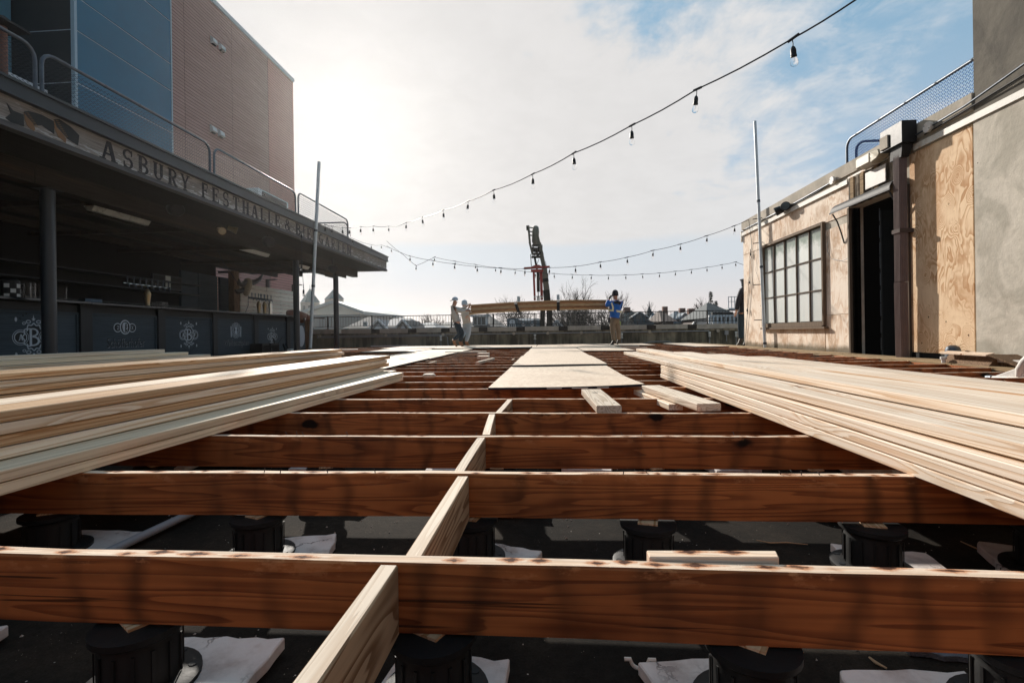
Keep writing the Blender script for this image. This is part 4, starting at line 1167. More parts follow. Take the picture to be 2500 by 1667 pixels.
Pw3 = lambda u, v, w: Pw(u, v, w) + Vector((-.001, .008, -.006))
fonttext('Weihenstephan', .22, Pw3, 'carved_word_edge', M['barline'], fpan[7], shear=.3, sx=.72, ext=.0008)
P = PP(15.0, .45); mb = MB(); disc(mb, P, 0, 0, .22, .34, .0, 24); mb.build('pale_oval', M['barline'], fpan[9])

# ---- things on and behind the bar
def thing(mb, name, mat, label, cat, grp=None, **kw):
    return tag(mb.build(name, mat, **kw), label, cat, grp)
def beertower(px, py, w_, n, label):
    """column with a horizontal rail of taps"""
    p = PX(px, py, -7.95); r = empty('beer_tower', (p.x, p.y, 1.073), label, 'beer tap', 'beer towers on the bar')
    mb = MB(); mb.lathe([(.07, 1.073), (.055, 1.09), (.038, 1.12), (.05, 1.25), (.062, 1.34), (.04, 1.40), (.02, 1.44)], (p.x, p.y, 0), 16)
    mb.build('column', M['brass'], r, smooth=40)
    mb = MB(); mb.tube([(p.x, p.y-w_/2, 1.50), (p.x, p.y+w_/2, 1.50)], .028, 10); q = mb.build('rail', M['chrome'], r, smooth=40)
    for i in range(n):
        y = p.y - w_/2 + w_*(i+.5)/n
        mb = MB(); mb.tube([(p.x+.03, y, 1.50), (p.x+.07, y, 1.49), (p.x+.08, y, 1.43)], [.012, .011, .008], 6); mb.lathe([(.008, 0), (.012, .05), (.014, .10), (.009, .12)], (p.x+.04, y, 1.52), 8)
        mb.build('tap', M['galv_dark'], r, smooth=40)
    return r
beertower(360, 730, 1.15, 8, 'bronze beer column with a long shiny tap rail above the head medallion panel')
mb_ = [beertower(632, 748, .9, 6, 'gold beer column with black tap handles before the pale slats, left of two'),
       beertower(646, 748, .7, 4, 'gold beer column with tap handles before the pale slats, right of two')]
p = PX(660, 755, -7.95)
thing(MB().lathe([(.05, 1.072), (.05, 1.40), (.03, 1.42), (.03, 1.47)], (p.x, p.y, 0), 14), 'cocktail_shaker', M['chrome'], 'pale metal cylinder standing right of the beer columns on the bar', 'canister', smooth=40)
def tumbler(x, y, h, r, label, grp):
    mb = MB(); mb.lathe([(r*.8, 0), (r, h), (r*.93, h), (r*.72, .008)], (x, y, 1.077), 14)
    return thing(mb, 'glass', M['glass'], label, 'glass', grp, smooth=40)
for i, px in enumerate((376, 381, 387, 393, 398, 404)):
    p = PX(px, 745, -7.95); tumbler(p.x, p.y, .13, .035, 'small clear glass in the row right of the long tap rail, %s from the left' % ordn[i], 'small glasses on the bar')
def mug(x, y, h, r, label, chk=False):
    ro = empty('glass_mug', (x, y, 1.077), label, 'mug', 'big mugs on the bar')
    mb = MB(); mb.lathe([(r*.95, 0), (r, h), (r*.9, h), (r*.86, .02)], (x, y, 1.077), 14); mb.build('vessel', M['glass'], ro, smooth=40)
    mb = MB(); mb.tube([(x, y-r, 1.077+h*.8), (x, y-r-.05, 1.077+h*.7), (x, y-r-.05, 1.077+h*.35), (x, y-r, 1.077+h*.2)], .012, 6); mb.build('handle', M['glass'], ro, smooth=50)
for i, px in enumerate((44, 60, 72, 98)):
    p = PX(px, 720, -8.0); mug(p.x, p.y, .26-.03*(i == 0), .08, 'big glass mug on the bar left of the near column, %s from the left' % ordn[i+1])
p = PX(150, 730, -7.95); mug(p.x, p.y, .24, .075, 'glass mug on the bar just right of the near column')
p = PX(25, 706, -8.05); ro = empty('checked_jar', (p.x, p.y, 1.076), 'jar with a white checked wrapper, leftmost on the bar', 'jar')
mb = MB(); mb.lathe([(.10, 0), (.11, .02), (.11, .27), (.08, .30)], (p.x, p.y, 1.076), 18); mb.build('vessel', M['black'], ro, smooth=40)
for i in range(4):
    for j in range(3):
        if (i+j) % 2 == 0:
            a = R_(-60+i*36); mb = MB(); c = Vector((p.x+.112*math.cos(a), p.y+.112*math.sin(a), 1.12+j*.075))
            t_ = Vector((-math.sin(a), math.cos(a), 0)); mb.beam(c-t_*.03, c+t_*.03, .004, .06, (0, 0, 1)); mb.build('check_patch', M['lamp_white'], ro)
p = PX(220, 740, -7.9)
thing(MB().prism([(p.x-.08, p.y-.17, 1.077), (p.x+.08, p.y-.17, 1.077), (p.x+.05, p.y-.14, 1.15), (p.x-.06, p.y-.14, 1.15)], (0, .32, 0)), 'napkin_box', M['galv_dark'], 'low grey box lying on the bar between the column and the tap rail', 'box')
# loose leather thing over the bar end: saddle-like brown drape with flap and hanging leg
def skin_mesh(name, joints, edges, mat, parent=None, loc=(0, 0, 0), sub=1, root=0):
    """joints: list of (Vector, r or (rx, ry)); grown with a Skin modifier, baked to mesh"""
    loc = Vector(loc)
    me = bpy.data.meshes.new(name+'_sk'); me.from_pydata([Vector(j[0])-loc for j in joints], edges, [])
    o = bpy.data.objects.new('tmp', me); COL.objects.link(o)
    o.modifiers.new('s', 'SKIN'); sv = me.skin_vertices[0].data
    for i, j in enumerate(joints):
        r = j[1] if isinstance(j[1], (tuple, list)) else (j[1], j[1]); sv[i].radius = r; sv[i].use_root = (i == root)
    ss = o.modifiers.new('u', 'SUBSURF'); ss.levels = sub; ss.render_levels = sub
    dg = bpy.context.evaluated_depsgraph_get()
    res = bpy.data.meshes.new_from_object(o.evaluated_get(dg)); bpy.data.objects.remove(o); bpy.data.meshes.remove(me)
    res.materials.clear(); res.materials.append(mat)
    res.polygons.foreach_set('use_smooth', [True]*len(res.polygons)); res.name = name
    return place(res, name, parent, loc)
def chain(pts, rs):
    return [(p, r) for p, r in zip(pts, rs)], [(i, i+1) for i in range(len(pts)-1)]
a = [PX(699, 765, -7.7), PX(716, 763, -7.65), PX(736, 768, -7.6), PX(752, 775, -7.5), PX(762, 786, -7.4)]
J, E_ = chain(a, [(.05, .10), (.09, .11), (.12, .11), (.12, .10), (.07, .06)])
b_ = [PX(737, 780, -7.55), PX(739, 786, -7.5)]
J += [(b_[0], .13), (b_[1], .08)]; E_ += [(2, 5), (5, 6)]
b_ = [PX(751, 790, -7.5), PX(751, 820, -7.55), PX(750, 850, -7.6)]
J += [(b_[0], .075), (b_[1], .055), (b_[2], .06)]; E_ += [(3, 7), (7, 8), (8, 9)]
hide = empty('saddle', (-7.6, a[2].y, 1.0), 'brown leather saddle slung over the far end of the bar on a dark stand', 'saddle')
skin_mesh('seat', J[:7], [e for e in E_ if max(e) < 7], M['brown_hide'], hide, a[2], 2, 2)
mb = MB(); mb.box(a[3].x-.07, a[3].x+.05, a[3].y-.06, a[3].y+.06, -.0, 1.0); mb.build('stand_leg', M['post_wood'], hide)
mb = MB(); mb.tube([PX(742, 776, -7.45), PX(744, 790, -7.42), PX(741, 796, -7.44)], .02, 6); mb.build('strap', M['horn'], hide, smooth=40)
p = PX(745, 778, -7.42); mb = MB(); mb.lathe([(.03, 0), (.03, .012)], p, 10, (1, 0, 0)); mb.build('tag', M['lamp_white'], hide)
# milk crates
for i, (pa, pb, lb) in enumerate(((640, 658, 'left of two'), (661, 682, 'right of two'))):
    a, b_ = PX(pa, 850, -7.35), PX(pb, 850, -7.35); z0_, z1_ = .0, .27; x0_, x1_ = -7.68, -7.35
    ro = empty('crate', ((x0_+x1_)/2, (a.y+b_.y)/2, 0), 'black plastic bottle crate with cut-out pattern at the foot of the bar, '+lb, 'crate', 'crates at the bar')
    y0_, y1_ = a.y, min(b_.y, a.y+.42) if i else b_.y; 
    for (u0, u1, v0, v1) in ((x0_, x1_, y0_, y0_+.015), (x0_, x1_, y1_-.015, y1_), (x0_, x0_+.015, y0_, y1_), ):
        mb = MB(); mb.box(u0, u1, v0, v1, z0_+.005, z1_); mb.build('side', M['tealpaint'], ro)
    mb = MB(); mb.box(x1_-.015, x1_, y0_, y1_, z1_-.05, z1_); mb.box(x1_-.015, x1_, y0_, y1_, z0_, z0_+.04)
    for k in range(7):
        y = y0_+(y1_-y0_)*(k+.5)/7; mb.beam((x1_-.008, y-.02, .04), (x1_-.008, y+.03, .22), .012, .012); mb.beam((x1_-.008, y+.02, .04), (x1_-.008, y-.03, .22), .012, .012)
    mb.build('lattice', M['tealpaint'], ro)
    mb = MB()
    for k in range(9):
        c = Vector((x0_+random.uniform(.05, .28), random.uniform(y0_+.04, y1_-.04), .02)); mb.lathe([(.03, 0), (.03, .14), (.012, .19), (.012, .24)], c, 8)
    mb.build('bottles', M['galv_dark'], ro, smooth=40)
pc = PX(672, 848, -7.42)
tag(MB().tube([pc, PX(668, 826, -7.45)], .022, 6).tube([pc, PX(690, 822, -7.3)], .006, 4).build('tool_handles', M['barshadow']), 'dark tool handles sticking out of the right crate', 'tool')
for k, (pa, pb) in enumerate((((697, 853), (692, 840)), ((704, 853), (700, 838)))):
    tag(MB().tube([PX(*pa, -7.2), PX(*pb, -7.3)], .03, 7).build('bottle', M['iron'], smooth=50), 'dark bottle leaning by the bar foot, %s of two' % ('left', 'right')[k], 'bottle', 'bottles by the crates')
p = PX(709, 854, -7.1); tag(MB().box(p.x-.06, p.x+.06, p.y-.07, p.y+.07, 0, .10).build('small_box', M['lamp_white'], bevel=.01), 'small white box standing near the second column', 'box')
# tubular light fixtures under the ceiling
def fixture(pa, pb, x, label):
    a, b_ = PX(*pa, x), PX(*pb, x); z = (a.z+b_.z)/2
    ro = empty('strip_light', (x, (a.y+b_.y)/2, z), label, 'strip light', 'strip lights under the canopy')
    mb = MB(); mb.prism([(x-.10, a.y, z+.085), (x+.10, a.y, z+.085), (x+.04, a.y, z+.0), (x-.04, a.y, z)], (0, b_.y-a.y, 0)); mb.build('housing', M['tube'], ro)
    mb = MB(); mb.box(x-.07, x+.07, a.y+.1, b_.y-.1, z+.086, z+.10); mb.build('mount', M['iron'], ro)
fixture((218, 513), (358, 551), -8.0, 'long white strip light nearest the camera under the bar ceiling')
fixture((588, 611), (652, 626), -8.0, 'white strip light farther along under the bar ceiling')
fixture((466, 576), (530, 592), -8.9, 'dim dusty strip light deeper under the bar ceiling')
fixture((730, 648), (750, 662), -7.9, 'short strip light right of the second column')
for (px, py, l) in ((534, 560, 'left'), (556, 556, 'right')):
    p = PX(px, py, -7.15); ro = empty('flood_bulb', p, 'bare reflector bulb on the canopy beam, %s of the pair' % l, 'bulb', 'reflector bulbs on the beam')
    ax = (.75, -.5, -.3) if l == 'left' else (.6, .4, -.2)
    MB().lathe([(.05, 0), (.055, .08), (.075, .15), (.082, .19)], p, 14, ax).build('shell', M['brass'], ro, smooth=40)
    MB().lathe([(.02, .188), (.074, .192), (.0, .20)], p, 14, ax).build('lens', M['lens'], ro, smooth=40)
# speakers hanging under the soffit
for (px, py, x, l) in ((655, 590, -6.8, 'between the second column and the pair of bulbs'), (428, 510, -7.0, 'above the strip light left of the bulbs'), (812, 655, -6.9, 'at the third column')):
    p = PX(px, py, x); ro = empty('speaker', p, 'dark drum-shaped speaker under the canopy '+l, 'speaker', 'speakers under the canopy')
    MB().lathe([(.10, -.14), (.125, -.10), (.13, .08), (.11, .12)], p, 18, (.8, -.5, -.25)).build('drum', M['iron'], ro, smooth=40)
    MB().box(p.x-.02, p.x+.02, p.y-.02, p.y+.02, p.z+.08, 2.95).build('bracket', M['iron'], ro)
# back-bar sign frame
a = PX(418, 690, -10.9); ro = empty('picture_frame', a, 'dark framed sign with a pale centre strip on the back wall', 'framed sign')
MB().box(-11.06, -11.0, a.y-.55, a.y+.55, a.z-.2, a.z+.22).build('frame', M['charcoal'], ro); MB().box(-10.995, -10.98, a.y-.10, a.y+.08, a.z-.18, a.z+.2).build('strip', M['tube'], ro)
MB().box(-10.998, -10.99, a.y-.5, a.y-.14, a.z-.15, a.z+.17).build('field', M['black'], ro); MB().box(-10.998, -10.99, a.y+.12, a.y+.5, a.z-.15, a.z+.17).build('field', M['black'], ro)
# pallet slat screen behind the bar
ps = empty('slat_screen', (-10.6, 18, 0), 'whitewashed horizontal slat screen behind the beer columns', 'screen')
ya, yb = 16.2, 19.9
for i in range(13):
    z0_ = .28+i*.158; zt = .143
    for (a, b_) in ((ya, 17.82), (17.84, yb)):
        MB().box(-10.62+random.uniform(-.004, .004), -10.598+random.uniform(-.004, .004), a+random.uniform(0, .03), b_-random.uniform(0, .02), z0_, z0_+zt).build('slat', M['pallet'], ps, bevel=.003)
for y in (16.25, 17.1, 17.83, 18.9, 19.85): MB().box(-10.68, -10.625, y-.04, y+.04, -.02, 2.34).build('stud', M['post_wood'], ps)
# horned skull hanging by the screen
p = PX(601, 705, -8.4); sk = empty('horned_skull', p, 'mounted long-horned skull hanging before the slat screen', 'skull')
J, E_ = chain([PX(606, 680, -8.4), PX(604, 695, -8.35), PX(602, 710, -8.3), PX(600, 722, -8.28)], [(.10, .09), (.13, .10), (.10, .08), (.06, .05)])
skin_mesh('skull', J, E_, M['bone'], sk, p, 2, 1)
for q in ([(602, 688), (592, 695), (584, 692), (583, 680)], [(600, 704), (590, 709), (580, 712), (574, 708)], [(608, 690), (622, 688), (633, 682), (641, 670)]):
    MB().tube([PX(a, b_, -8.38) for a, b_ in q], [.075, .075, .06, .02], 8).build('horn', M['horn'], sk, smooth=60)
# cables and boxes hanging in the dark
for q, l in (([(527, 600), (545, 640), (580, 690)], 'sagging cable in the shade near the slat screen'), ([(606, 720), (606, 745), (598, 765)], 'thin wire hanging below the skull')):
    tag(MB().tube([PX(a, b_, -8.6) for a, b_ in q], .008, 5).build('cable', M['cable']), l, 'cable')

# ================================================================== CHAIN-LINK FENCES
def fence(base, u, L, hgt, name, label, wiremat, tubemat, pitch=.058, left_round=True, right_round=True, over=.0, tube=.022):
    """one framed chain-link panel; u = unit direction along it"""
    ro = empty(name, base, label, 'fence', 'chain-link fence panels')
    base = Vector(base); u = Vector(u); up = Vector((0, 0, 1)); r = .16
    pts = [base]
    if left_round: pts += [base+up*(hgt-r)] + [base+u*(r-r*math.cos(a))+up*(hgt-r+r*math.sin(a)) for a in (R_(22), R_(45), R_(68))] + [base+u*r+up*hgt]
    else: pts += [base+up*hgt]
    e = base+u*L
    if right_round: pts += [e-u*r+up*hgt] + [e-u*(r-r*math.sin(a))+up*(hgt-r+r*math.cos(a)) for a in (R_(22), R_(45), R_(68))] + [e+up*(hgt-r), e]
    else: pts += [e+up*hgt, e]
    MB().tube(pts, tube, 10).build('frame_tube', tubemat, ro, smooth=50)
    n = Vector((u.y, -u.x, 0)); mb = MB(); k = int(L/pitch)
    hh = hgt+over-.03; rows_ = int(hh/pitch)
    for i in range(k):
        w = .0036 if wiremat == M['wire_blue'] else .0030
        pts = []
        for j in range(rows_*2+1):
            s_ = i*pitch + pitch*(.0 if j % 2 == 0 else 1.0) + pitch*.25
            z = .02 + j*pitch*.5
            if z > hh: break
            d_ = min(s_, L-s_)
            if over == 0 and d_ < r and z > hgt-r and (r-d_)**2+(z-hgt+r)**2 > r*r: break
            pts.append(base+u*s_+up*z+n*(.003 if j % 2 else -.003))
        if len(pts) > 2:
            for a, b_ in zip(pts[:-1], pts[1:]):
                d = (b_-a)
                sd_ = d.cross(n).normalized()*w; nn_ = n*w
                mb.add([a+sd_, a-sd_*.5+nn_, a-sd_*.5-nn_, b_+sd_, b_-sd_*.5+nn_, b_-sd_*.5-nn_], [(0, 1, 4, 3), (1, 2, 5, 4), (2, 0, 3, 5)])
    mb2 = MB(); 
    tag(mb.build('chain_link', wiremat, ro), kind='stuff')
    for i in range(int(L/.6)):
        c = base+u*(.3+i*.6)+up*hgt; MB().lathe([(tube+.004, -.012), (tube+.004, .012)], c, 8, u).build('tie', tubemat, ro)
    return ro
zf = 3.495
XR = -6.34
fence((XR, 2.3, zf), (0, 1, 0), 3.36, .62, 'fence_panel', 'chain-link fence panel on the bar roof, cut off by the left edge of the view', M['wire'], M['galv_dark'])
fence((XR, 5.74, zf), (0, 1, 0), 3.09, .62, 'fence_panel', 'long chain-link panel on the bar roof before the blue cladding', M['wire'], M['galv_dark'])
fence((XR, 8.95, zf), (0, 1, 0), 3.05, .62, 'fence_panel', 'chain-link panel on the bar roof before the red-brown siding', M['wire'], M['galv_dark'])
fence((XR, 12.13, zf), (0, 1, 0), 3.15, .66, 'fence_panel', 'farthest chain-link panel along the bar roof edge, against the sky', M['wire'], M['galv_dark'])
fence((XR-.02, 15.3, zf), (-1, 0, 0), 3.0, .60, 'fence_panel', 'chain-link return panel running back across the bar roof', M['wire'], M['galv_dark'])
# roof unit
ac = empty('roof_duct_unit', (-9, 14.5, 3.3), 'grey metal roof duct with a dark slanted louvre behind the fence', 'roof unit')
MB().box(-9.7, -8.55, 14.0, 15.7, 3.3, 4.9).build('casing', M['galv'], ac)
a = [PX(622, 446, -8.5), PX(670, 470, -8.5), PX(672, 497, -8.5), PX(622, 482, -8.5)]
for i in range(7):
    z = 4.0+i*.12; MB().box(-8.545, -8.50, 14.25, 15.5, z, z+.07).build('louvre', M['black'], ac)
MB().box(-8.548, -8.52, 14.2, 15.55, 3.95, 4.85).build('louvre_back', M['barshadow'], ac)
# junk by the near fence: orange-brown chimney cap at the far left edge
p = PX(6, 62, -7.4); ro = empty('roof_lamp', (p.x, p.y, 3.3), 'dark lantern hood on a post at the top left corner behind the fence', 'lamp')
MB().prism([(p.x-.2, p.y-.2, p.z-.02), (p.x+.2, p.y-.2, p.z-.02), (p.x+.2, p.y+.2, p.z-.02), (p.x-.2, p.y+.2, p.z-.02)], (0, 0, .03)).lathe([(.18, 0), (.03, .12)], (p.x, p.y, p.z+.01), 4).build('hood', M['iron'], ro)
MB().tube([(p.x, p.y, 3.3), (p.x, p.y, p.z-.02)], .05, 10).build('post', M['brick'], ro, smooth=40)

# ================================================================== RIGHT BUILDING
XW = 5.5
W6 = lambda x, y, X=XW: PX(1800+x/2.177, 200+y/2.177, X)
rb_ = empty('plywood_clad_building', (8, 10, -.28), 'low building clad in weathered plywood with a steel window and dark doorway on the right', 'building')
yS = 6.64; yE = 14.02; DY0, DY1 = 7.88, 9.19; zT = 3.13
WY0, WY1, WZ0, WZ1 = 10.05, 12.70, .60, 2.50
def wallbox(y0, y1, z0, z1, nm='wall', mat='stucco', x0=XW, x1=XW+.2):
    return MB().box(x0, x1, y0, y1, z0, z1).build(nm, M[mat], rb_)
wallbox(yS, DY0, -.28, zT); wallbox(DY0, DY1, 2.62, zT); wallbox(DY0, DY1, -.28, -.02)
wallbox(DY1, WY0, -.28, zT); wallbox(WY0, WY1, -.28, WZ0); wallbox(WY0, WY1, WZ1, zT); wallbox(WY1, yE, -.28, zT)
MB().box(XW+.2, 11., yE-.2, yE, -.28, zT).build('wall', M['stucco'], rb_)
MB().box(10.8, 11., yS, yE-.2, -.28, zT).build('wall', M['interior'], rb_)
MB().box(XW, 11., yS+.0, yE, zT, zT+.10).build('roof_slab', M['cap'], rb_)
MB().box(XW-.035, XW+.22, yS+.01, yE+.03, zT+.10, 3.45).build('parapet_cap', M['cap'], rb_)
# tall stucco block nearest the camera
MB().box(XW-.03, 11., -3., yS-.008, -.28, 3.17).build('tall_block', M['stucco'], rb_)
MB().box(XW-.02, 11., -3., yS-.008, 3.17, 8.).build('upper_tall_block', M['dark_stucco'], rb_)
# plywood sheets
def sheetw(y0, y1, z0, z1, mat, t=.013):
    return MB().box(XW-t, XW-.001, y0+.003, y1-.003, z0, z1-.004).build('plywood_sheet', M[mat], rb_, bevel=.0015)
sheetw(yS+.03, DY0-.12, .09, zT-.07, 'ply_warm', .016)
sheetw(DY1+.05, WY0-.02, -.02, .722, 'ply_pale'); sheetw(DY1+.05, WY0-.06, .726, 2.385, 'ply_pale', .012); 
sheetw(DY1+.05, 11.60, 2.53, zT, 'ply_pale', .014); sheetw(11.605, yE-.02, 2.53, zT, 'ply_pale', .013)
sheetw(WY0, 11.57, -.02, .525, 'ply_pale'); sheetw(11.575, WY1+.03, -.02, .525, 'ply_pale', .012)
sheetw(WY1+.06, yE-.02, -.02, 2.52, 'ply_pale')
MB().box(XW-.006, XW-.001, yS, DY0-.1, -.05, .085).build('dark_base_strip', M['interior'], rb_)  # near-black strip along the wall foot, below the plywood
# window
wn = MB()
for (a, b_, c, d) in ((WY0-.055, WY0, WZ0-.08, WZ1+.06), (WY1, WY1+.05, WZ0-.08, WZ1+.06), (WY0, WY1, WZ1, WZ1+.06), (WY0, WY1, WZ0-.10, WZ0)):
    wn.box(XW-.075, XW+.03, a, b_, c, d)
win = wn.build('window', M['winframe'], rb_, bevel=.004)
for k in range(5):
    for r in range(3):
        y0_ = WY0+(WY1-WY0)*k/5; y1_ = WY0+(WY1-WY0)*(k+1)/5; z0_ = WZ0+(WZ1-WZ0)*r/3; z1_ = WZ0+(WZ1-WZ0)*(r+1)/3
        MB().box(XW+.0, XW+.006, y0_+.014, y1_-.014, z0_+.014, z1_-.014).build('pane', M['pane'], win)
for k in range(1, 5):
    y = WY0+(WY1-WY0)*k/5; MB().box(XW-.03, XW+.014, y-.014, y+.014, WZ0, WZ1).build('glazing_bar', M['doorframe'], win)
for r in (1, 2):
    z = WZ0+(WZ1-WZ0)*r/3; MB().box(XW-.024, XW+.012, WY0, WY1, z-.011, z+.011).build('glazing_bar', M['doorframe'], win)
MB().box(XW-.10, XW-.003, WY0-.12, WY1+.08, WZ0-.145, WZ0-.10).build('sill', M['winframe'], win)
# doorway
for (a, b_) in ((DY1-.0, DY1+.045),):
    MB().box(XW-.05+.06*(a < DY1), XW+.15, a, b_, -.05, 2.62).build('door_jamb', M['doorframe'], rb_)
MB().box(XW-.04, XW+.15, DY0-.11, DY0-.0, -.05, 2.62).build('door_jamb', M['doorframe'], rb_)
MB().box(XW+.2, 10.8, 7.4, 7.5, -.1, zT).build('inner_wall', M['interior'], rb_)
MB().box(XW+.2, 8.2, DY1+.25, DY1+.35, -.1, zT).build('inner_wall', M['interior'], rb_)
MB().box(8.2, 8.3, 7.5, DY1+.35, -.1, zT).build('inner_wall', M['interior'], rb_)
MB().box(XW+.2, 8.2, 7.5, DY1+.25, -.1, -.05).build('inner_floor', M['interior'], rb_)
# ajar door leaf with hinge strip
MB().box(XW+.18, XW+.9, DY1-.50, DY1-.46, -.04, 2.45).build('door_leaf', M['barframe'], rb_)
for k in range(9):
    z = .08+k*.27+.02*(k % 3); MB().box(XW+.168, XW+.178, DY1-.478, DY1-.466, z, z+.21).build('hinge_strip', M['galv_dark'], rb_)
for (px, py, w_, h_) in ((812, 770, .26, .42), (815, 890, .28, .42), (870, 800, .12, .4), (880, 940, .1, .2)):
    p = W6(px, py, 8.18); MB().box(8.17, 8.19, p.y-w_/2*1.4, p.y+w_/2*1.4, p.z-h_/2*1.3, p.z+h_/2*1.3).build('posted_sheet', M['galv_dark'], rb_)
p = W6(797, 1070, XW+.3)
# corrugated panel over the door: ribs
cy0, cy1 = 7.95, 9.21
mb = MB(); nseg = 44; vs_ = []
for i in range(nseg+1):
    y = cy0+(cy1-cy0)*i/nseg; w_ = .018*math.sin(2*math.pi*i/7.3)
    vs_ += [(XW-.035+w_, y, 2.62), (XW-.035+w_, y, 3.135), (XW-.031+w_, y, 2.62), (XW-.031+w_, y, 3.135)]
fs = []
for i in range(nseg):
    a, b_ = i*4, i*4+4; fs += [(a, b_, b_+1, a+1), (a+2, a+3, b_+3, b_+2)]
mb.add(vs_, fs); mb.build('corrugated_sheet', M['corr'], rb_, smooth=60)
for y in (9.05, 8.78, 8.42): MB().box(XW-.075, XW-.045, y-.045, y+.045, 2.64, 3.13).build('batten', M['ledger'], rb_)
# curved awning
mb = MB(); pr = []
for k in range(9):
    a = R_(90*k/8); pr.append((XW-.02-.22*math.sin(a), 2.74 - .16*(1-math.cos(a))))
for (i) in range(8):
    (xa, za), (xb, zb) = pr[i], pr[i+1]
    mb.prism([(xa, 7.86, za), (xb, 7.86, zb), (xb, 7.86, zb+.014), (xa, 7.86, za+.014)], (0, 9.42-7.86, 0))
aw = mb.build('awning', M['black_matte'], rb_)
for y in (7.9, 9.38):
    MB().tube([(XW-.02, y, 2.02), (XW-.08, y, 2.24), (XW-.14, y, 2.42), (XW-.22, y, 2.56)], .012, 6).build('awning_bracket', M['iron'], aw, smooth=50)
MB().box(XW-.25, XW-.238, 7.84, 9.44, 2.565, 2.59).build('awning_edge', M['iron'], aw)
# metal trim strips
for (a, b_, z) in ((9.22, yE, 3.06), (1., 7.62, 3.07)):
    MB().box(XW-.055, XW-.036, a, b_, z+.0, z+.085).build('edge_trim', M['offwhite'], rb_)
MB().box(XW-.050, XW-.036, 7.95, 9.2, 3.145, 3.175).build('edge_trim', M['offwhite'], rb_)
MB().box(XW-.06, XW-.01, yE-.01, yE+.03, 2.9, 3.2).build('edge_trim', M['offwhite'], rb_)
# downspout with hopper
sp = empty('downspout', (XW-.1, 7.80, -.05), 'ribbed brown downspout with a dark hopper box beside the doorway', 'downspout')
mb = MB(); pts = []
y0_, y1_, x0_, x1_ = 7.70, 7.83, XW-.20, XW-.09
k = 5; prof = []
for i in range(k*2+1): prof.append((x0_+(x1_-x0_)*i/(k*2)*1., y0_-(.006 if i % 2 else 0)))
for i in range(k*2+1): prof.append((x1_+(.006 if i % 2 else 0), y0_+(y1_-y0_)*i/(k*2)))
for i in range(k*2+1): prof.append((x1_-(x1_-x0_)*i/(k*2), y1_+(.006 if i % 2 else 0)))
for i in range(k*2+1): prof.append((x0_-(.006 if i % 2 else 0), y1_-(y1_-y0_)*i/(k*2)))
mb.prism([(x, y, 1.15) for x, y in prof], (0, 0, 2.05)); mb.build('pipe', M['spout'], sp)
mb = MB(); mb.prism([(x, y, -.04) for x, y in prof], (-.01, .0, 1.18)); mb.build('lower_pipe', M['spout'], sp)
MB().box(x0_-.02, XW-.02, y0_-.02, y1_+.02, 1.88, 1.94).build('strap', M['brownroof'], sp)
MB().box(XW-.26, XW-.05, 7.55, 8.02, 3.18, 3.50).build('hopper', M['black'], sp, bevel=.004)
MB().box(XW-.28, XW-.262, 7.83, 8.0, 3.21, 3.40).build('hopper_face', M['cap'], sp)
MB().prism([(XW-.22, 7.60, 3.2), (XW-.06, 7.60, 3.2), (XW-.09, 7.66, 3.0), (XW-.2, 7.66, 3.0)], (0, .24, 0)).build('hopper_funnel', M['black'], sp)
# conduit and round boxes along the top
cd = empty('wall_conduit', (XW-.07, 10, 3.2), 'grey conduit running under the parapet of the plywood building', 'conduit')
MB().tube([(XW-.06, yE-.3, 3.20), (XW-.065, 11.0, 3.205), (XW-.06, 9.66, 3.235)], .013, 8).build('pipe', M['galv_dark'], cd, smooth=50)
MB().tube([(XW-.07, 7.54, 3.27), (XW-.065, 6.7, 3.31), (XW-.10, 5.2, 3.50), (XW-.10, 3.4, 3.72)], .014, 8).build('pipe', M['galv_dark'], cd, smooth=50)
MB().tube([(XW-.055, 7.4, 3.22), (XW-.05, 6.7, 3.26), (XW-.08, 5., 3.36), (XW-.08, 3.4, 3.44)], .010, 8).build('pipe', M['iron'], cd, smooth=50)
MB().tube([(XW-.05, 13.6, 3.16), (XW-.09, 12.6, 3.19), (XW-.05, 11.5, 3.19), (XW-.07, 10.4, 3.17), (XW-.05, 9.9, 3.22)], .008, 6).build('wire', M['cable'], cd, smooth=50)
for y, z in ((9.62, 3.25), (7.30, 3.285)):
    ro = empty('junction_box', (XW-.06, y, z), 'round white junction box on the conduit, %s' % ('left of the doorway' if y > 8 else 'right of the downspout'), 'junction box', 'round junction boxes')
    MB().lathe([(.068, 0), (.072, .012), (.072, .05)], (XW-.052, y, z), 20, (-1, 0, 0)).build('lid', M['white'], ro, smooth=40)
    for s_ in (-1, 1): MB().lathe([(.007, 0), (.007, .004)], (XW-.1022, y+.045*s_, z+.03*s_), 8, (-1, 0, 0)).build('screw', M['iron'], ro)
# flood lamp (black) and square lamp housing, white blank sign
p = W6(240, 668, XW-.12); ro = empty('floodlight', p, 'black twin floodlight under the parapet above the window', 'floodlight')
for dy, ax in ((.12, (-.8, .35, -.35)), (-.16, (-.5, -.8, -.1))):
    MB().lathe([(.06, 0), (.085, .04), (.10, .16), (.095, .18)], (p.x+.05, p.y+dy*.5, p.z), 18, ax).build('lamp_head', M['black'], ro, smooth=40)
    c = Vector((p.x+.05, p.y+dy*.5, p.z)); MB().lathe([(.03, .176), (.082, .182), (.01, .186)], c, 18, ax).build('lamp_glass', M['dkglass'], ro, smooth=40)
MB().box(p.x, XW-.04, p.y-.05, p.y+.05, p.z-.06, p.z+.06).build('bracket', M['iron'], ro)
p = W6(722, 405, XW-.16); ro = empty('wall_lamp', p, 'rust stained white wall lamp with yellowed lens over the doorway', 'wall lamp')
MB().box(XW-.24, XW-.04, p.y-.04, p.y+.34, p.z-.09, p.z+.10).build('housing', M['rustwhite'], ro, bevel=.03)
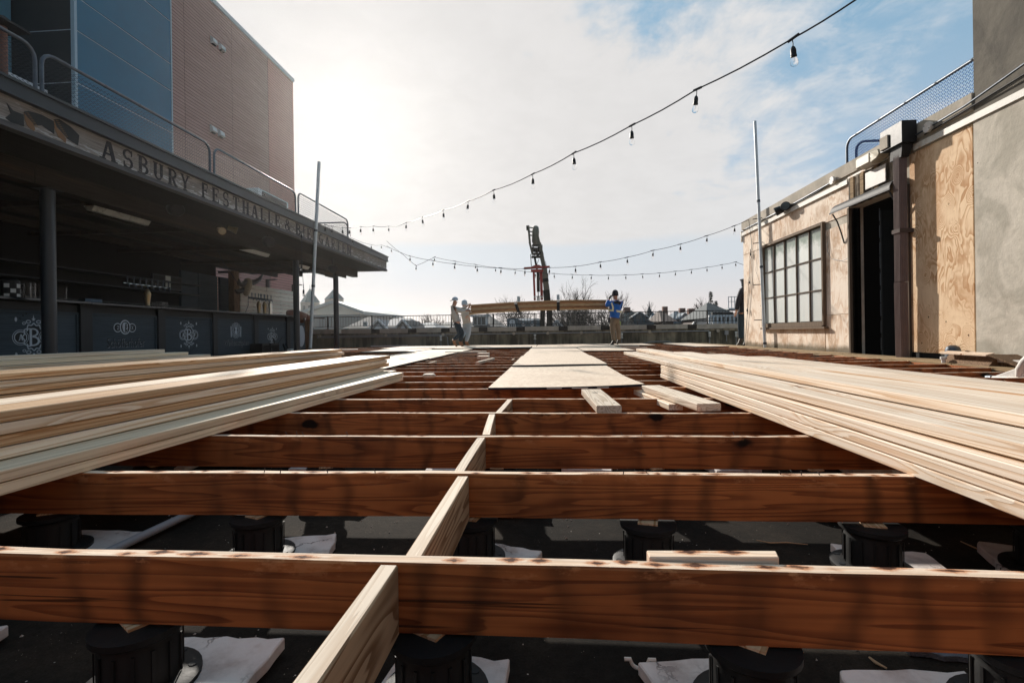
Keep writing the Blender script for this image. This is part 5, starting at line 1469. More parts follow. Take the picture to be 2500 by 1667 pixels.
MB().prism([(XW-.235, p.y-.04, p.z+.09), (XW-.235, p.y-.04, p.z-.09), (XW-.24, p.y-.20, p.z-.06), (XW-.22, p.y-.24, p.z+.0), (XW-.22, p.y-.20, p.z+.08)], (.17, 0, 0)).build('lens', M['lens'], ro, bevel=.01)
p = W6(735, 508, XW-.09); ro = empty('blank_sign', p, 'blank white plate with rounded corners over the doorway', 'sign')
MB().box(XW-.10, XW-.085, p.y-.25, p.y+.25, p.z-.135, p.z+.15).build('plate', M['white'], ro, bevel=.007)
# leaning pole strapped to the wall
def pole(pt, pb, d, r, label):
    a, b_ = PD(*pt, d), PD(*pb, d); b_.z = max(b_.z, 0)
    ro = empty('metal_pole', b_, label, 'pole', 'tall leaning metal poles')
    MB().tube([b_, a], r, 12).build('tube', M['galv'], ro, smooth=50)
    for t_ in (.0, .33, .62): 
        c = b_.lerp(a, t_+.02); MB().lathe([(r+.006, -.03), (r+.006, .03)], c, 12, a-b_).build('coupling', M['galv_dark'], ro, smooth=40)
    return ro, a, b_
def poleX(pt, pb, x, r, label):
    a, b_ = PX(*pt, x), PX(*pb, x); b_.z = 0.
    ro = empty('metal_pole', b_, label, 'pole', 'tall leaning metal poles')
    MB().tube([b_, a], r, 12).build('tube', M['galv'], ro, smooth=50)
    for t_ in (.0, .33, .62):
        c = b_.lerp(a, t_+.02); MB().lathe([(r+.006, -.03), (r+.006, .03)], c, 12, a-b_).build('coupling', M['galv_dark'], ro, smooth=40)
    return ro, a, b_
pr_, pa_, pb_ = poleX((1843, 296), (1868, 851), 5.36, .036, 'tall galvanised pole standing against the plywood building')
for z in (3.28, 2.66, 1.6, .7): MB().beam((XW-.02, 12.75, z), (XW-.20, 12.9, z), .012, .02).build('strap', M['iron'], pr_)
pole((779, 395), (757, 861), 13.0, .042, 'tall galvanised pole leaning near the far end of the bar')

# clutter on the ledge at the right
def W7(x, y, X): return PX(2200+x/7.84, 800+y/7.84, X)
pw = [W7(x, y, 5.05) for x, y in ((770, 580), (810, 525), (1630, 545), (1570, 610))]
mb = MB()
c0, c1 = W7(1880, 0, 5.1), W7(780, 0, 5.1)
tr = empty('wooden_trough', (5.1, 7., .0), 'upturned brown wooden trough with a pale top edge on the ledge by the plywood', 'trough')
yA, yB_ = W7(1700, 600, 5.0).y, W7(790, 560, 5.0).y
MB().prism([(4.98, yA, .0), (5.26, yA, .0), (5.30, yA, .13), (5.10, yA, .135)], (0, yB_-yA, 0)).build('shell', M['post_wood'], tr, bevel=.004)
MB().prism([(4.965, yA+.01, .118), (5.06, yA+.01, .142), (5.06, yA+.01, .158), (4.965, yA+.01, .134)], (0, yB_-yA-.02, 0)).build('top_edge', M['joist_top'], tr, bevel=.002)
MB().prism([(4.97, yA-.012, .14), (5.28, yA-.012, .14), (5.24, yA-.40, .01), (5.0, yA-.40, .01)], (0, -.0, -.014)).build('sloping_end', M['post_wood'], tr)
p = W7(930, 500, 5.3)
tag(MB().lathe([(.085, -.03), (.085, .12), (.07, .17), (.03, .195)], (5.38, p.y+.05, .02), 18).build('vent_cap', M['galv_dark'], smooth=40), 'domed grey metal vent cap behind the wooden trough', 'vent')
p = W7(795, 650, 4.95)
tag(MB().lathe([(.022, 0), (.022, .05), (.034, .055), (.034, .085)], (4.96, p.y, .0), 14).build('pipe_stub', M['lamp_white'], smooth=40), 'short white pipe stub at the corner of the wooden trough', 'pipe')
a, b_ = W7(1880, 665, 5.2), W7(2340, 690, 5.2)
tag(MB().box(5.08, 5.26, b_.y-.6, a.y, .05, .085).build('white_board', M['white'], bevel=.003), 'white painted board on the ledge near the right edge', 'board')
tag(MB().box(5.1, 5.24, b_.y-.6, a.y-.02, .0, .048).build('spacer_block', M['post_wood']), 'dark block under the white painted board', 'block')
# overturned white plastic chair reaching in from the right
def W7z(x, y, X): return PX(2200+x/7.84, 800+y/7.84, X)
ch = empty('plastic_chair', (4.3, 4.9, 0), 'white plastic chair lying on its side at the right edge of the view', 'chair')
cp_ = lambda x, y: W7z(x, y, 4.25)
A = [cp_(1745, 950), cp_(1950, 962), cp_(2200, 985), cp_(2500, 1000), cp_(2900, 990)]
MB().tube(A, [.018, .022, .024, .026, .026], 8).build('leg', M['white'], ch, smooth=50)
mb = MB()
q = [cp_(x, y) for x, y in ((1745, 930), (1950, 860), (2200, 770), (2400, 600), (2520, 600), (2420, 780), (2300, 960))]
mb.prism(q, (.03, 0, .0)); mb.build('side_panel', M['white'], ch, bevel=.006)
MB().tube([cp_(2240, 930), cp_(2270, 790), cp_(2360, 640), cp_(2600, 420)], [.02, .03, .03, .03], 8).build('back_leg', M['white'], ch, smooth=50)
MB().tube([cp_(1650, 950), cp_(1750, 952)], .025, 8).build('foot_cap', M['galv_dark'], ch, smooth=50)
a = W7z(2300, 20, 4.6); tag(MB().prism([(a.x, a.y, a.z), (a.x, a.y-.5, a.z+.05), (a.x, a.y-.5, a.z-.03), (a.x, a.y-.08, a.z-.045)], (.2, 0, 0)).build('white_shelf', M['white']), 'corner of a white tray jutting in at the right edge', 'tray')
# hanging wires and bulbs on the wall
def cable(pts, label, r=.006, grp=None, n=5):
    return tag(MB().tube(pts, r, n).build('cable', M['cable'], smooth=60), label, 'cable', grp)
cable([PX(1828, 536, 5.38), PX(1835, 590, 5.47), PX(1833, 680, 5.47), PX(1826, 750, 5.46), PX(1822, 800, 5.46), PX(1818, 845, 5.46)], 'string light cable hanging down the left end of the plywood wall')
cable([PX(1855, 545, 5.47), PX(1850, 600, 5.47), PX(1845, 660, 5.47), PX(1855, 690, 5.47)], 'thin wire looping down between the hanging cable and the pole', .003)
cable([W6(478, 820, 5.47), W6(480, 900, 5.46), W6(500, 940, 5.46), W6(560, 950, 5.46), W6(600, 930, 5.46)], 'thin curved wire hanging between window and doorway', .004)

# right-hand roof fence
fence((5.62, 9.50, 3.452), (0, -1, 0), 6.4, .50, 'fence_panel', 'blue chain-link fence on the roof of the plywood building', M['wire_blue'], M['galv_dark'], pitch=.05, right_round=False, over=.05)
fence((5.70, 9.36, 3.452), (1, 0, 0), 3.4, .42, 'fence_panel', 'blue chain-link return running back over the plywood building', M['wire_blue'], M['iron'], pitch=.05, over=.0)

# ================================================================== PARAPET, RAILING
YP = 18.6
pp = empty('parapet_wall', (-2, YP, -.28), 'stained concrete parapet wall with stone coping along the far edge', 'parapet wall')
MB().box(-15.9, 12.4, YP, YP+.35, -.28, .52).build('wall', M['parapet'], pp)
MB().box(-15.9, 12.4, YP-.03, YP, .44, .52).build('ledge', M['parapet'], pp)
cx = -15.9; i = 0; rnd = random.Random(9)
gaps = []
xs_ = [-15.9, -8.2, -6.66, -5.2, -3.9, -2.44, -1.0, .62, 2.2, 3.9, 5.4, 12.4]
for i in range(len(xs_)-1):
    a, b_ = xs_[i], xs_[i+1]
    g_ = .19 if 1 <= i < len(xs_)-2 else .01
    MB().box(a+g_*.9, b_-g_*.9, YP-.05, YP+.40, .525, .69).build('coping_stone', M['coping'], pp, bevel=.006)
    if g_ > .1: MB().box(b_-g_*.85, b_+g_*.85, YP-.055, YP+.41, .52, .682).build('joint_cover', M['black'], pp)
rl = empty('iron_railing', (-2, YP+.2, .69), 'black iron railing with thin upright bars on the far parapet', 'railing')
zt0, zt1 = .80, 1.185
pxs = [PY(x, 780, YP+.2).x for x in (800, 908, 1102, 1204, 1306, 1411, 1518, 1620, 1727, 1900)]
pxs = [-14, -11.5] + [PY(762, 780, YP+.2).x] + pxs
MB().tube([(-15, YP+.2, zt1), (9, YP+.2, zt1)], .016, 6).build('top_rail', M['iron'], rl); MB().tube([(-15, YP+.2, zt0), (9, YP+.2, zt0)], .012, 6).build('bottom_rail', M['iron'], rl)
bm_ = MB().tube([(0, 0, zt0), (0, 0, zt1)], .0085, 5).mesh('bar', M['iron'])
for x in pxs:
    MB().box(x-.022, x+.022, YP+.18, YP+.22, .69, zt1+.03).build('post', M['iron'], rl)
    MB().box(x-.05, x+.05, YP+.15, YP+.25, .69, .71).build('post_foot', M['iron'], rl)
x = -9.
while x < 7.6:
    place(bm_, 'bar', rl, (x, YP+.2, 0)); x += .118
# conduits on the parapet with round boxes and small lamps
pc_ = empty('parapet_conduit', (-2, YP-.06, .35), 'pale conduit runs along the parapet face', 'conduit')
MB().tube([(-9, YP-.06, .43), (6, YP-.06, .43)], .017, 8).build('upper_pipe', M['pvc'], pc_, smooth=50)
MB().tube([(-9, YP-.06, .375), (-3.95, YP-.06, .375), (-3.82, YP-.06, .34), (-3.80, YP-.06, .02), (-3.66, YP-.06, -.06), (3.5, YP-.06, -.04), (3.9, YP-.06, .06), (4.5, YP-.06, .06), (4.7, YP-.06, -.02), (5.4, YP-.06, -.02)], .016, 8).build('lower_pipe', M['pvc'], pc_, smooth=50)
for k, px in enumerate((780, 942, 1081, 1254, 1337, 1419, 1586, 1753)):
    p = PY(px, 800, YP-.08); tag(MB().lathe([(.055, 0), (.055, .05)], (p.x, YP-.05, .43), 18, (0, -1, 0)).build('junction_box', M['cap'], smooth=40),
        'round junction box on the parapet conduit, %s from the left' % (ordn[k]), 'junction box', 'round boxes on the parapet')
def stemlamp(px, label):
    p = PY(px, 820, YP-.12); ro = empty('stem_lamp', (p.x, YP-.12, -.05), label, 'lamp', 'small stem lamps at the parapet')
    MB().tube([(p.x, YP-.1, -.06), (p.x, YP-.1, .20)], .013, 6).build('stem', M['pvc'], ro)
    MB().lathe([(.045, .20), (.055, .22)], (p.x, YP-.1, 0), 12).lathe([(.055, .36), (.035, .39)], (p.x, YP-.1, 0), 12).build('cap', M['tube'], ro)
    for s_ in (-1, 1): MB().box(p.x+.02*s_-.012, p.x+.02*s_+.012, YP-.13, YP-.08, .22, .36).build('lamp_glass', M['lamp_white'], ro)
for px, l in ((1076, 'low lamp on a conduit stem left of the men in grey'), (1306, 'low lamp on a stem below the middle of the hoisted lumber'), (1518, 'low lamp on a stem right of the man in blue'), (1733, 'low lamp on a stem before the right part of the parapet'), (1798, 'low lamp on a stem beside the dark clothed man')): stemlamp(px, l)
p = PY(1774, 802, YP-.1); tag(MB().box(p.x-.06, p.x+.06, YP-.12, YP-.04, .28, .43).tube([(p.x, YP-.08, .28), (p.x, YP-.08, .04)], .012, 6).build('switch_box', M['pvc']), 'grey switch box with a stem on the parapet', 'switch box')
for k in range(3):
    p = PZ(905+k*3, 846-k*2, .02); tag(MB().box(p.x, p.x+1.35, p.y, p.y+.12, .02+.05*k, .06+.05*k).build('metal_length', M['galv']), 'length of pale metal channel by the left parapet, %s of three' % ('bottom', 'middle', 'top')[k], 'metal channel', 'metal channels by the parapet')

# ================================================================== STRING LIGHTS
def bulb_meshes(sc):
    s = sc
    cord = MB().tube([(0, 0, .0), (.004*s, 0, -.05*s), (0, 0, -.085*s)], .0042*s+.0008, 5).mesh('cord', M['cable'])
    so = MB().lathe([(.008*s, -.075*s), (.020*s, -.09*s), (.027*s, -.115*s), (.027*s, -.165*s), (.030*s, -.168*s), (.029*s, -.185*s), (.02*s, -.186*s)], (0, 0, 0), 12).mesh('socket', M['bulbsocket'], smooth=40)
    gl = MB().lathe([(.018*s, -.183*s), (.030*s, -.205*s), (.038*s, -.235*s), (.034*s, -.262*s), (.018*s, -.278*s), (.004*s, -.281*s)], (0, 0, 0), 14).mesh('glass', M['glass'], smooth=60)
    fi = MB().tube([(0, 0, -.18*s), (.006*s, 0, -.22*s), (-.006*s, 0, -.24*s)], .0012*s, 4).mesh('filament', M['brass'])
    return cord, so, gl, fi
BM = {k: bulb_meshes(k) for k in (1., .72, .85)}
def string_light(pts, label, sc, r, skip=(), extra_after=None, extra_before=None):
    ro = empty('string_light', pts[0], label, 'string light', 'string lights over the deck')
    path = []
    full = (extra_before or []) + list(pts) + (extra_after or [])
    for i in range(len(full)-1):
        a, b_ = full[i], full[i+1]
        for k in range(4):
            t_ = k/4; p = a.lerp(b_, t_); p.z -= .018*math.sin(math.pi*t_)*(a-b_).length; path.append(p)
    path.append(full[-1])
    MB().tube(path, r, 6).build('cable', M['cable'], ro, smooth=60)
    co, so, gl, fi = BM[sc]
    for i, p in enumerate(pts):
        if i in skip: continue
        s_ = place(so, 'socket', ro, p, (random.uniform(-.08, .08), random.uniform(-.08, .08), 0))
        place(co, 'cord', s_, p); place(gl, 'glass', s_, p)
        if sc == 1.: place(fi, 'filament', s_, p)
        d = (full[min(i+1, len(full)-1)]-p); 
        if d.length > .01:
            d.normalize(); MB().tube([p-d*.045, p+d*.07], r*1.7, 6).build('clip', M['cable'], s_)
    return ro
A2 = Vector((-6.2, 18)); B2 = PD(1934, 95, 4.9)
def onplane(px, py):
    r = ray(px, py); dx, dy = B2.x-A2.x, B2.y-A2.y; t = (A2.x*dy-A2.y*dx)/(r[0]*dy-r[1]*dx)
    return Vector((r[0]*t, r[1]*t, H+r[2]*t))
s1p = [onplane(*q) for q in ((1934, 95), (1701, 218), (1542, 306), (1400, 374), (1300, 425), (1205, 464), (1143, 491), (1082, 513), (1031, 530), (992, 543))]
s1p += [PX(x, y, -6.12) for x, y in ((949, 552), (911, 552), (881, 553), (854, 556), (836, 555), (811, 552), (794, 548))]
q = onplane(2087, 1)
d_ = q - s1p[0]
string_light(s1p, 'nearest string of clear bulbs, sweeping from upper right to the bar canopy end', 1., .0085,
             extra_before=[q+d_*1.25+Vector((0, 0, .14)), q+d_*.5+Vector((0, 0, .04)), q])
th = [q+d_*1.2+Vector((0, 0, .1)), q+Vector((0, 0, -.02)), s1p[0]+Vector((0, 0, -.012))]
Z4 = lambda x, y: (1000+x/4.125, 500+y/4.125)
Z5 = lambda x, y: (1500+x/4.1275, 500+y/4.1275)
def dep(px): return 16.6 + (13.3-16.6)*max(0, min(1, (px-980)/850.))
U = [Z4(5, 515), Z4(235, 560), Z4(450, 592), Z4(680, 620), Z4(920, 633), Z4(1160, 642), Z4(1410, 630), Z4(1670, 618), Z4(1920, 575), Z4(2190, 527),
     Z5(390, 458), Z5(665, 395), Z5(933, 310), Z5(1210, 210)]
U = [PY(x, y, dep(x)) for x, y in U]
string_light(U, 'upper far string of bulbs crossing behind the hoisted lumber to the plywood building', .85, .0075,
             extra_before=[PY(944, 600, 17.8), PY(981, 617, 17.0)], extra_after=[PX(1828, 536, 5.40)])
Lw = [Z4(65, 612), Z4(250, 525), Z4(460, 567), Z4(665, 600), Z4(865, 630), Z4(1065, 655), Z4(1265, 678), Z4(1455, 690), Z4(1640, 700), Z4(1830, 705), Z4(2003, 707), Z4(2177, 703),
      Z5(282, 695), Z5(455, 685), Z5(616, 668), Z5(777, 650), Z5(932, 627), Z5(1083, 602), Z5(1222, 574)]
Lw = [PY(x, y, 17.6) for x, y in Lw]
string_light(Lw, 'lower far string of bulbs above the parapet, looped at its left end', .72, .007,
             extra_before=[PY(944, 588, 18.2), PY(985, 622, 17.8)], extra_after=[PY(1830, 650, 18.0)])
V = [PX(x, y, -6.16) for x, y in ((736, 566), (737, 640), (741, 700))]
string_light(V, 'short strand with three bulbs hanging down from the signboard beside the second column', .85, .006,
             extra_before=[PX(770, 552, -6.14), PX(745, 560, -6.15)])
V = [PX(x, y, -6.14) for x, y in ((862, 582), (907, 598), (932, 600), (955, 605), (978, 612))]
V = [PX(862, 582, -6.1), PX(907, 597, -6.1)] + [PY(x, y, 18.3) for x, y in ((931, 597), (955, 606))]
string_light(V, 'short strand of bulbs along the far end of the bar canopy', .72, .006, extra_before=[PX(800, 552, -6.12)], extra_after=[PY(978, 616, 17.9)])
V = [PX(x, y, 5.44) for x, y in ((1832, 612), (1829, 680), (1824, 748))]
string_light(V, 'strand with three dead bulbs hanging down the plywood wall left of the pole', .72, .005)

# ================================================================== PEOPLE
def hand(parent, p, d, mat, side=1, s_=1.):
    """palm and five curled fingers; d = pointing direction"""
    d = Vector(d).normalized(); n = d.cross(Vector((0, 0, 1)))
    if n.length < .1: n = Vector((1, 0, 0))
    n.normalize(); u = n.cross(d)
    J = [(p-d*.03, .026), (p+d*.03, (.036, .022)), (p+d*.065, (.038, .018))]; E_ = [(0, 1), (1, 2)]
    for k in range(4):
        b_ = p + d*.075 + u*(.024-.016*k); L = (.075, .085, .08, .06)[k]*s_; i = len(J)
        J += [(b_, .0095), (b_+d*L*.45+n*side*.008, .009), (b_+d*L*.75+n*side*.035, .008)]; E_ += [(2, i), (i, i+1), (i+1, i+2)]
    b_ = p + d*.02 + u*.035; i = len(J)
    J += [(b_, .011), (b_+d*.035+u*.014+n*side*.012, .010), (b_+d*.055+u*.006+n*side*.03, .0085)]; E_ += [(1, i), (i, i+1), (i+1, i+2)]
    return skin_mesh('hand', J, E_, mat, parent, p, 1, 1)
def person(base, label, head, neck, chest, waist, hips, shL, elL, haL, shR, elR, haR, knL, anL, toL, knR, anR, toR, face,
           top, trou, shoe, skin, hairm=None, hand_m=None, bulk=1.):
    ro = empty('person', base, label, 'person')
    hip = Vector(hips); V_ = Vector
    side = (V_(shR)-V_(shL)).normalized()
    hL, hR = hip - side*.085, hip + side*.085
    # continuous body: torso, neck, head, arms, legs
    P = [V_(hips), V_(waist), V_(chest), V_(neck), V_(head)-V_((0, 0, .05)), V_(head)+V_((0, 0, .05)),
         V_(shL), V_(elL), V_(haL), V_(shR), V_(elR), V_(haR), hL, V_(knL), V_(anL), hR, V_(knR), V_(anR)]
    Rr = [.13, .13, (.15, .12), .052, .082, .078, .06, .045, .032, .06, .045, .032, .085, .058, .042, .085, .058, .042]
    E_ = [(0, 1), (1, 2), (2, 3), (3, 4), (4, 5), (2, 6), (6, 7), (7, 8), (2, 9), (9, 10), (10, 11), (0, 12), (12, 13), (13, 14), (0, 15), (15, 16), (16, 17)]
    skin_mesh('body', [(p, (r if not isinstance(r, tuple) else r)) for p, r in zip(P, Rr)], E_, skin, ro, V_(hips), 2, 0)
    # jacket / hoodie
    b = bulk; w2 = V_(hips).lerp(V_(waist), .15)
    J = [(w2, (.185*b, .15*b)), (V_(waist), (.18*b, .145*b)), (V_(chest), (.21*b, .15*b)), (V_(neck).lerp(V_(chest), .35), (.12*b, .10*b)), (V_(neck), .075*b),
         (V_(shL), .085*b), (V_(elL), .070*b), (V_(haL).lerp(V_(elL), .16), .048*b), (V_(shR), .085*b), (V_(elR), .070*b), (V_(haR).lerp(V_(elR), .16), .048*b)]
    jk = skin_mesh('jacket', J, [(0, 1), (1, 2), (2, 3), (3, 4), (2, 5), (5, 6), (6, 7), (2, 8), (8, 9), (9, 10)], top, ro, V_(hips), 2, 1)
    J = [(hip+V_((0, 0, .06)), (.16*b, .135*b)), (hip-V_((0, 0, .04)), (.15*b, .13*b)), (hL-V_((0, 0, .08)), .105), (V_(knL), .082), (V_(anL)+V_((0, 0, .05)), .066),
         (hR-V_((0, 0, .08)), .105), (V_(knR), .082), (V_(anR)+V_((0, 0, .05)), .066)]
    skin_mesh('trousers', J, [(0, 1), (1, 2), (2, 3), (3, 4), (1, 5), (5, 6), (6, 7)], trou, ro, V_(hips), 2, 1)
    for an, to in ((anL, toL), (anR, toR)):
        an, to = V_(an), V_(to); d = to-an
        J = [(an+V_((0, 0, .10)), .058), (an+V_((0, 0, .0)), .056), (an-d*.18+V_((0, 0, -.035)), .042), (an.lerp(to, .55)+V_((0, 0, -.005)), (.048, .042)), (to, (.045, .032))]
        skin_mesh('boot', J, [(0, 1), (1, 2), (1, 3), (3, 4)], shoe, ro, an, 1, 1)
        c = an.lerp(to, .45); so = MB().beam(V_((an.x, an.y, 0))-d*.25+V_((0, 0, min(an.z, to.z)-.045)), V_((to.x, to.y, min(an.z, to.z)-.045+.0))+d*.06, .085, .022)
        if abs(an.z-.09) < .06: so.build('sole', M['boot_dark'], ro)
    for h_, e_, sd_ in ((haL, elL, 1), (haR, elR, -1)):
        hand(ro, V_(h_), V_(h_)-V_(e_), hand_m or skin, sd_)
    # face: nose, ear, eyes, mouth, beard region
    f = V_(face).normalized(); hc = V_(head); l = f.cross(V_((0, 0, 1))).normalized()
    MB().prism([hc+f*.075+V_((0, 0, .012)), hc+f*.085-l*.012+V_((0, 0, -.022)), hc+f*.115+V_((0, 0, -.020)), hc+f*.085+l*.012+V_((0, 0, -.022))], V_((0, 0, .003))).build('nose', skin, ro)
    for s_ in (-1, 1):
        c = hc + f*.078 + l*.030*s_ + V_((0, 0, .008)); MB().lathe([(.0, -.006), (.010, 0), (.006, .006)], c, 8, f).build('eye', M['barshadow'], ro)
        c = hc + l*.078*s_ - f*.005; MB().lathe([(.004, -.008), (.022, 0), (.016, .012)], c, 10, l*s_).build('ear', skin, ro, smooth=60)
    MB().beam(hc+f*.082-l*.02-V_((0, 0, .045)), hc+f*.082+l*.02-V_((0, 0, .045)), .006, .007, f).build('mouth', M['brown_hide'], ro)
    if hairm:
        J = [(hc+f*.045-V_((0, 0, .055)), .055), (hc-f*.01-V_((0, 0, .05)), .06)]
        skin_mesh('beard', J, [(0, 1)], hairm, ro, hc, 1, 0)
    return ro, jk
def cap_mesh(ro, head, face, mat, brim=-1, brimmat=None, beanie=False, tall=.12):
    f = Vector(face).normalized(); c = Vector(head)+Vector((0, 0, .045))
    prof = [(.100, 0), (.103, .02), (.096, tall*.55), (.070, tall*.85), (.03, tall)] if not beanie else [(.098, -.03), (.108, -.01), (.108, .02), (.103, .04), (.100, .09), (.075, tall*.95), (.03, tall+.02)]
    h = MB().lathe(prof, c, 18).build('hat', mat, ro, smooth=60)
    if brim and not beanie:
        l = f.cross(Vector((0, 0, 1))); d = f*brim
        MB().prism([c+d*.085-l*.07+Vector((0, 0, .005)), c+d*.15-l*.055+Vector((0, 0, -.02)), c+d*.175+Vector((0, 0, -.025)), c+d*.15+l*.055+Vector((0, 0, -.02)), c+d*.085+l*.07+Vector((0, 0, .005))], (0, 0, .012)).build('brim', brimmat or mat, h)
    return h
UP = Vector((0, 0, 1))
# man 1: grey hoodie, cap backwards, pushing the load
d = 16.5; q = lambda x, y, o=0.: PD(x, y, d+o)
f1 = (1, .05, -.02)
m1, _ = person((q(1117, 846).x, q(1117, 846).y, .02), 'person in pale grey hoodie, dark jeans, tan boots and backward cap pushing the lumber',
    q(1111, 736), q(1107, 746), q(1107, 758), q(1113, 774), q(1116, 787),
    q(1106, 751, .17), q(1126, 756, .16), q(1142, 746, .10), q(1107, 752, -.17), q(1124, 760, -.18), q(1140, 758, -.08),
    q(1129, 812, .08), q(1123, 838, .08), q(1132, 845.5, .06), q(1122, 815, -.08), q(1107, 834, -.08), q(1116, 845, -.06), f1,
    M['hoodie'], M['jeans'], M['boot'], M['skin'], M['boot_dark'])
cap_mesh(m1, q(1111, 736), f1, M['capblue'], -1, M['navy'])
J = [(q(1105, 746), (.10, .07)), (q(1102, 751), (.085, .06))]
skin_mesh('hood', J, [(0, 1)], M['hoodie'], m1, q(1105, 746), 2, 0)
pp_ = q(1121, 790, -.14); MB().prism([q(1106, 783, -.19), q(1128, 781, -.19), q(1128, 785, -.19), q(1106, 788, -.19)], (0, .36, 0))
# man 2 behind him
d = 17.0
f2 = (.5, .85, 0)
m2, _ = person((q(1137, 845).x, q(1137, 845).y, .02), 'person in grey hoodie, light blue jeans and pale knitted hat helping with the lumber',
    q(1134, 745), q(1134, 753), q(1134, 764), q(1138, 778), q(1140, 789),
    q(1127, 757, .10), q(1138, 762, .12), q(1145, 750, .0), q(1142, 757, -.08), q(1147, 767, -.12), q(1141, 772, -.22),
    q(1133, 813, .08), q(1124, 831, .08), q(1130, 842.5, .06), q(1144, 815, -.06), q(1138, 838, -.06), q(1147, 845, -.06), f2,
    M['hoodie2'], M['jeans_light'], M['boot'], M['skin_light'], bulk=1.02)
cap_mesh(m2, q(1134, 745), f2, M['capblue'], 0, beanie=True, tall=.13)
# man 3 in the blue jacket
d = 16.0
f3 = (-.95, .25, 0)
m3, j3 = person((q(1500, 843).x, q(1500, 843).y, .02), 'person in blue jacket with reflective stripe, khaki trousers and black knitted hat',
    q(1502, 723), q(1504, 732), q(1504, 743), q(1502, 762), q(1500, 778),
    q(1493, 738, -.10), q(1479, 746, -.14), q(1488, 729, -.06), q(1514, 739, .06), q(1511, 758, .22), q(1498, 764, .30),
    q(1496, 808, -.06), q(1499, 836, -.06), q(1490, 842, -.10), q(1510, 808, .08), q(1511, 834, .10), q(1506, 839.5, .04), f3,
    M['jacket'], M['khaki'], M['boot_dark'], M['skin'], None, M['navy'], bulk=1.12)
cap_mesh(m3, q(1502, 723), f3, M['navy'], 0, beanie=True, tall=.15)
J = [(q(1496, 737, -.13), (.09, .07)), (q(1505, 735, -.06), (.12, .12)), (q(1515, 740, -.04), (.10, .09)), (q(1507, 741, -.10), (.10, .12))]
skin_mesh('yoke', J, [(0, 1), (1, 2), (1, 3)], M['navy'], m3, q(1505, 736), 2, 1)
def band(ro, c0, c1, h_, rx, ry, mat, name):
    mb = MB(); n = 24; vs_ = []
    for s_ in (0, 1):
        for i in range(n):
            a = 2*math.pi*i/n
            c = c0.lerp(c1, .5+.5*math.cos(a)); vs_.append(Vector((c.x*0+(c0.x+c1.x)/2+rx*math.cos(a), (c0.y+c1.y)/2+ry*math.sin(a), c.z+s_*h_)))
    mb.add(vs_, [(i, (i+1) % n, n+(i+1) % n, n+i) for i in range(n)]); return mb.build(name, mat, ro, smooth=60)
band(m3, q(1488, 759), q(1516, 764), .065, .225, .185, M['hivis'], 'reflective_band')
MB().prism([q(1492, 738, -.24), q(1495, 739, -.24), q(1499, 750, -.25), q(1498, 760, -.24), q(1494, 759, -.24), q(1495, 750, -.25)], (0, .05, 0)).build('reflective_band', M['hivis'], m3)
MB().box(*sorted((q(1483, 780).x, q(1487, 780).x)), 15.9, 16.02, q(1485, 788).z, q(1485, 775).z).build('tool_pouch', M['navy'], m3, bevel=.01)
gl = q(1511, 784, .1); hand(m3, gl, (.3, -.1, -1), M['hivis_glove'])
# man 4 mostly behind the corner
d = 14.35
f4 = (.2, 1, 0)
m4, _ = person((q(1811, 846).x, q(1811, 846).y, .02), 'person in dark hooded work clothes half hidden behind the corner of the plywood building',
    q(1818, 688), q(1820, 701), q(1819, 718), q(1815, 748), q(1815, 765),
    q(1810, 710, -.05), q(1802, 738, -.05), q(1797, 762, -.08), q(1833, 712), q(1838, 740), q(1836, 765),
    q(1808, 800, -.05), q(1809, 832, -.05), q(1799, 844, -.12), q(1822, 800, .1), q(1822, 832, .1), q(1816, 843, .0), f4,
    M['navy'], M['jeans'], M['boot_dark'], M['skin'], bulk=1.15)
J = [(q(1818, 690), .105), (q(1818, 682), .09), (q(1819, 700), .10)]
skin_mesh('hood', J, [(0, 1), (0, 2)], M['galv_dark'], m4, q(1818, 690), 2, 0)

# ================================================================== HOISTED LUMBER
d = 16.4
pL, pR = PD(1144, 752.5, d), PD(1487, 740.5, d)
bun = empty('lumber_bundle', ((pL+pR)/2), 'strapped bundle of long boards hanging level from the crane between the workers', 'lumber bundle')
dirb = (pR-pL).normalized(); Lb = (pR-pL).length; nb = Vector((-dirb.y, dirb.x, 0)).normalized(); ub = dirb.cross(nb)*-1
if ub.z < 0: ub = -ub
rnd = random.Random(4)
def bent_board(r_, c_, mat):
    mb = MB(); seg = 14; w_, t_ = .138, .031
    e0, e1 = rnd.uniform(0, .10), rnd.uniform(0, .06); ph = rnd.uniform(-.006, .006)
    for i in range(seg+1):
        u = i/seg; s_ = e0 + (Lb-e0-e1)*u
        sag = .055*(1-(2*u-1)**2)-.03 + ph*math.sin(u*6) - .0*(r_)
        spread = (r_-3.5)*(.004*abs(2*u-1)**2*(1 if r_ > 3 else -1)*0)
        c = pL + dirb*s_ + nb*((c_-.5)*.142) + ub*((r_-3.9)*.0405 + sag*.9 + spread)
        for (a, b_) in ((-1, -1), (1, -1), (1, 1), (-1, 1)): mb.v.append(tuple(c+nb*a*w_/2+ub*b_*t_/2))
    for i in range(seg):
        for k in range(4): mb.f.append((i*4+k, i*4+(k+1) % 4, (i+1)*4+(k+1) % 4, (i+1)*4+k)); mb.m.append(0)
    mb.f += [(0, 1, 2, 3), tuple(seg*4+k for k in range(4))]; mb.m += [0, 0]
    return mb.build('board', mat, bun)
Mx = wood('bundle_lumber', (.44, .235, .11), (.22, .10, .045), 'X', 12., 9., .3, .7, .4, tone=.5)
Mx2 = wood('bundle_lumber_pale', (.52, .38, .22), (.30, .19, .10), 'X', 12., 9., .3, .7, .4, tone=.5)
for r_ in range(8):
    for c_ in range(2): bent_board(r_, c_, Mx2 if r_ in (0, 3, 4, 7) else Mx)
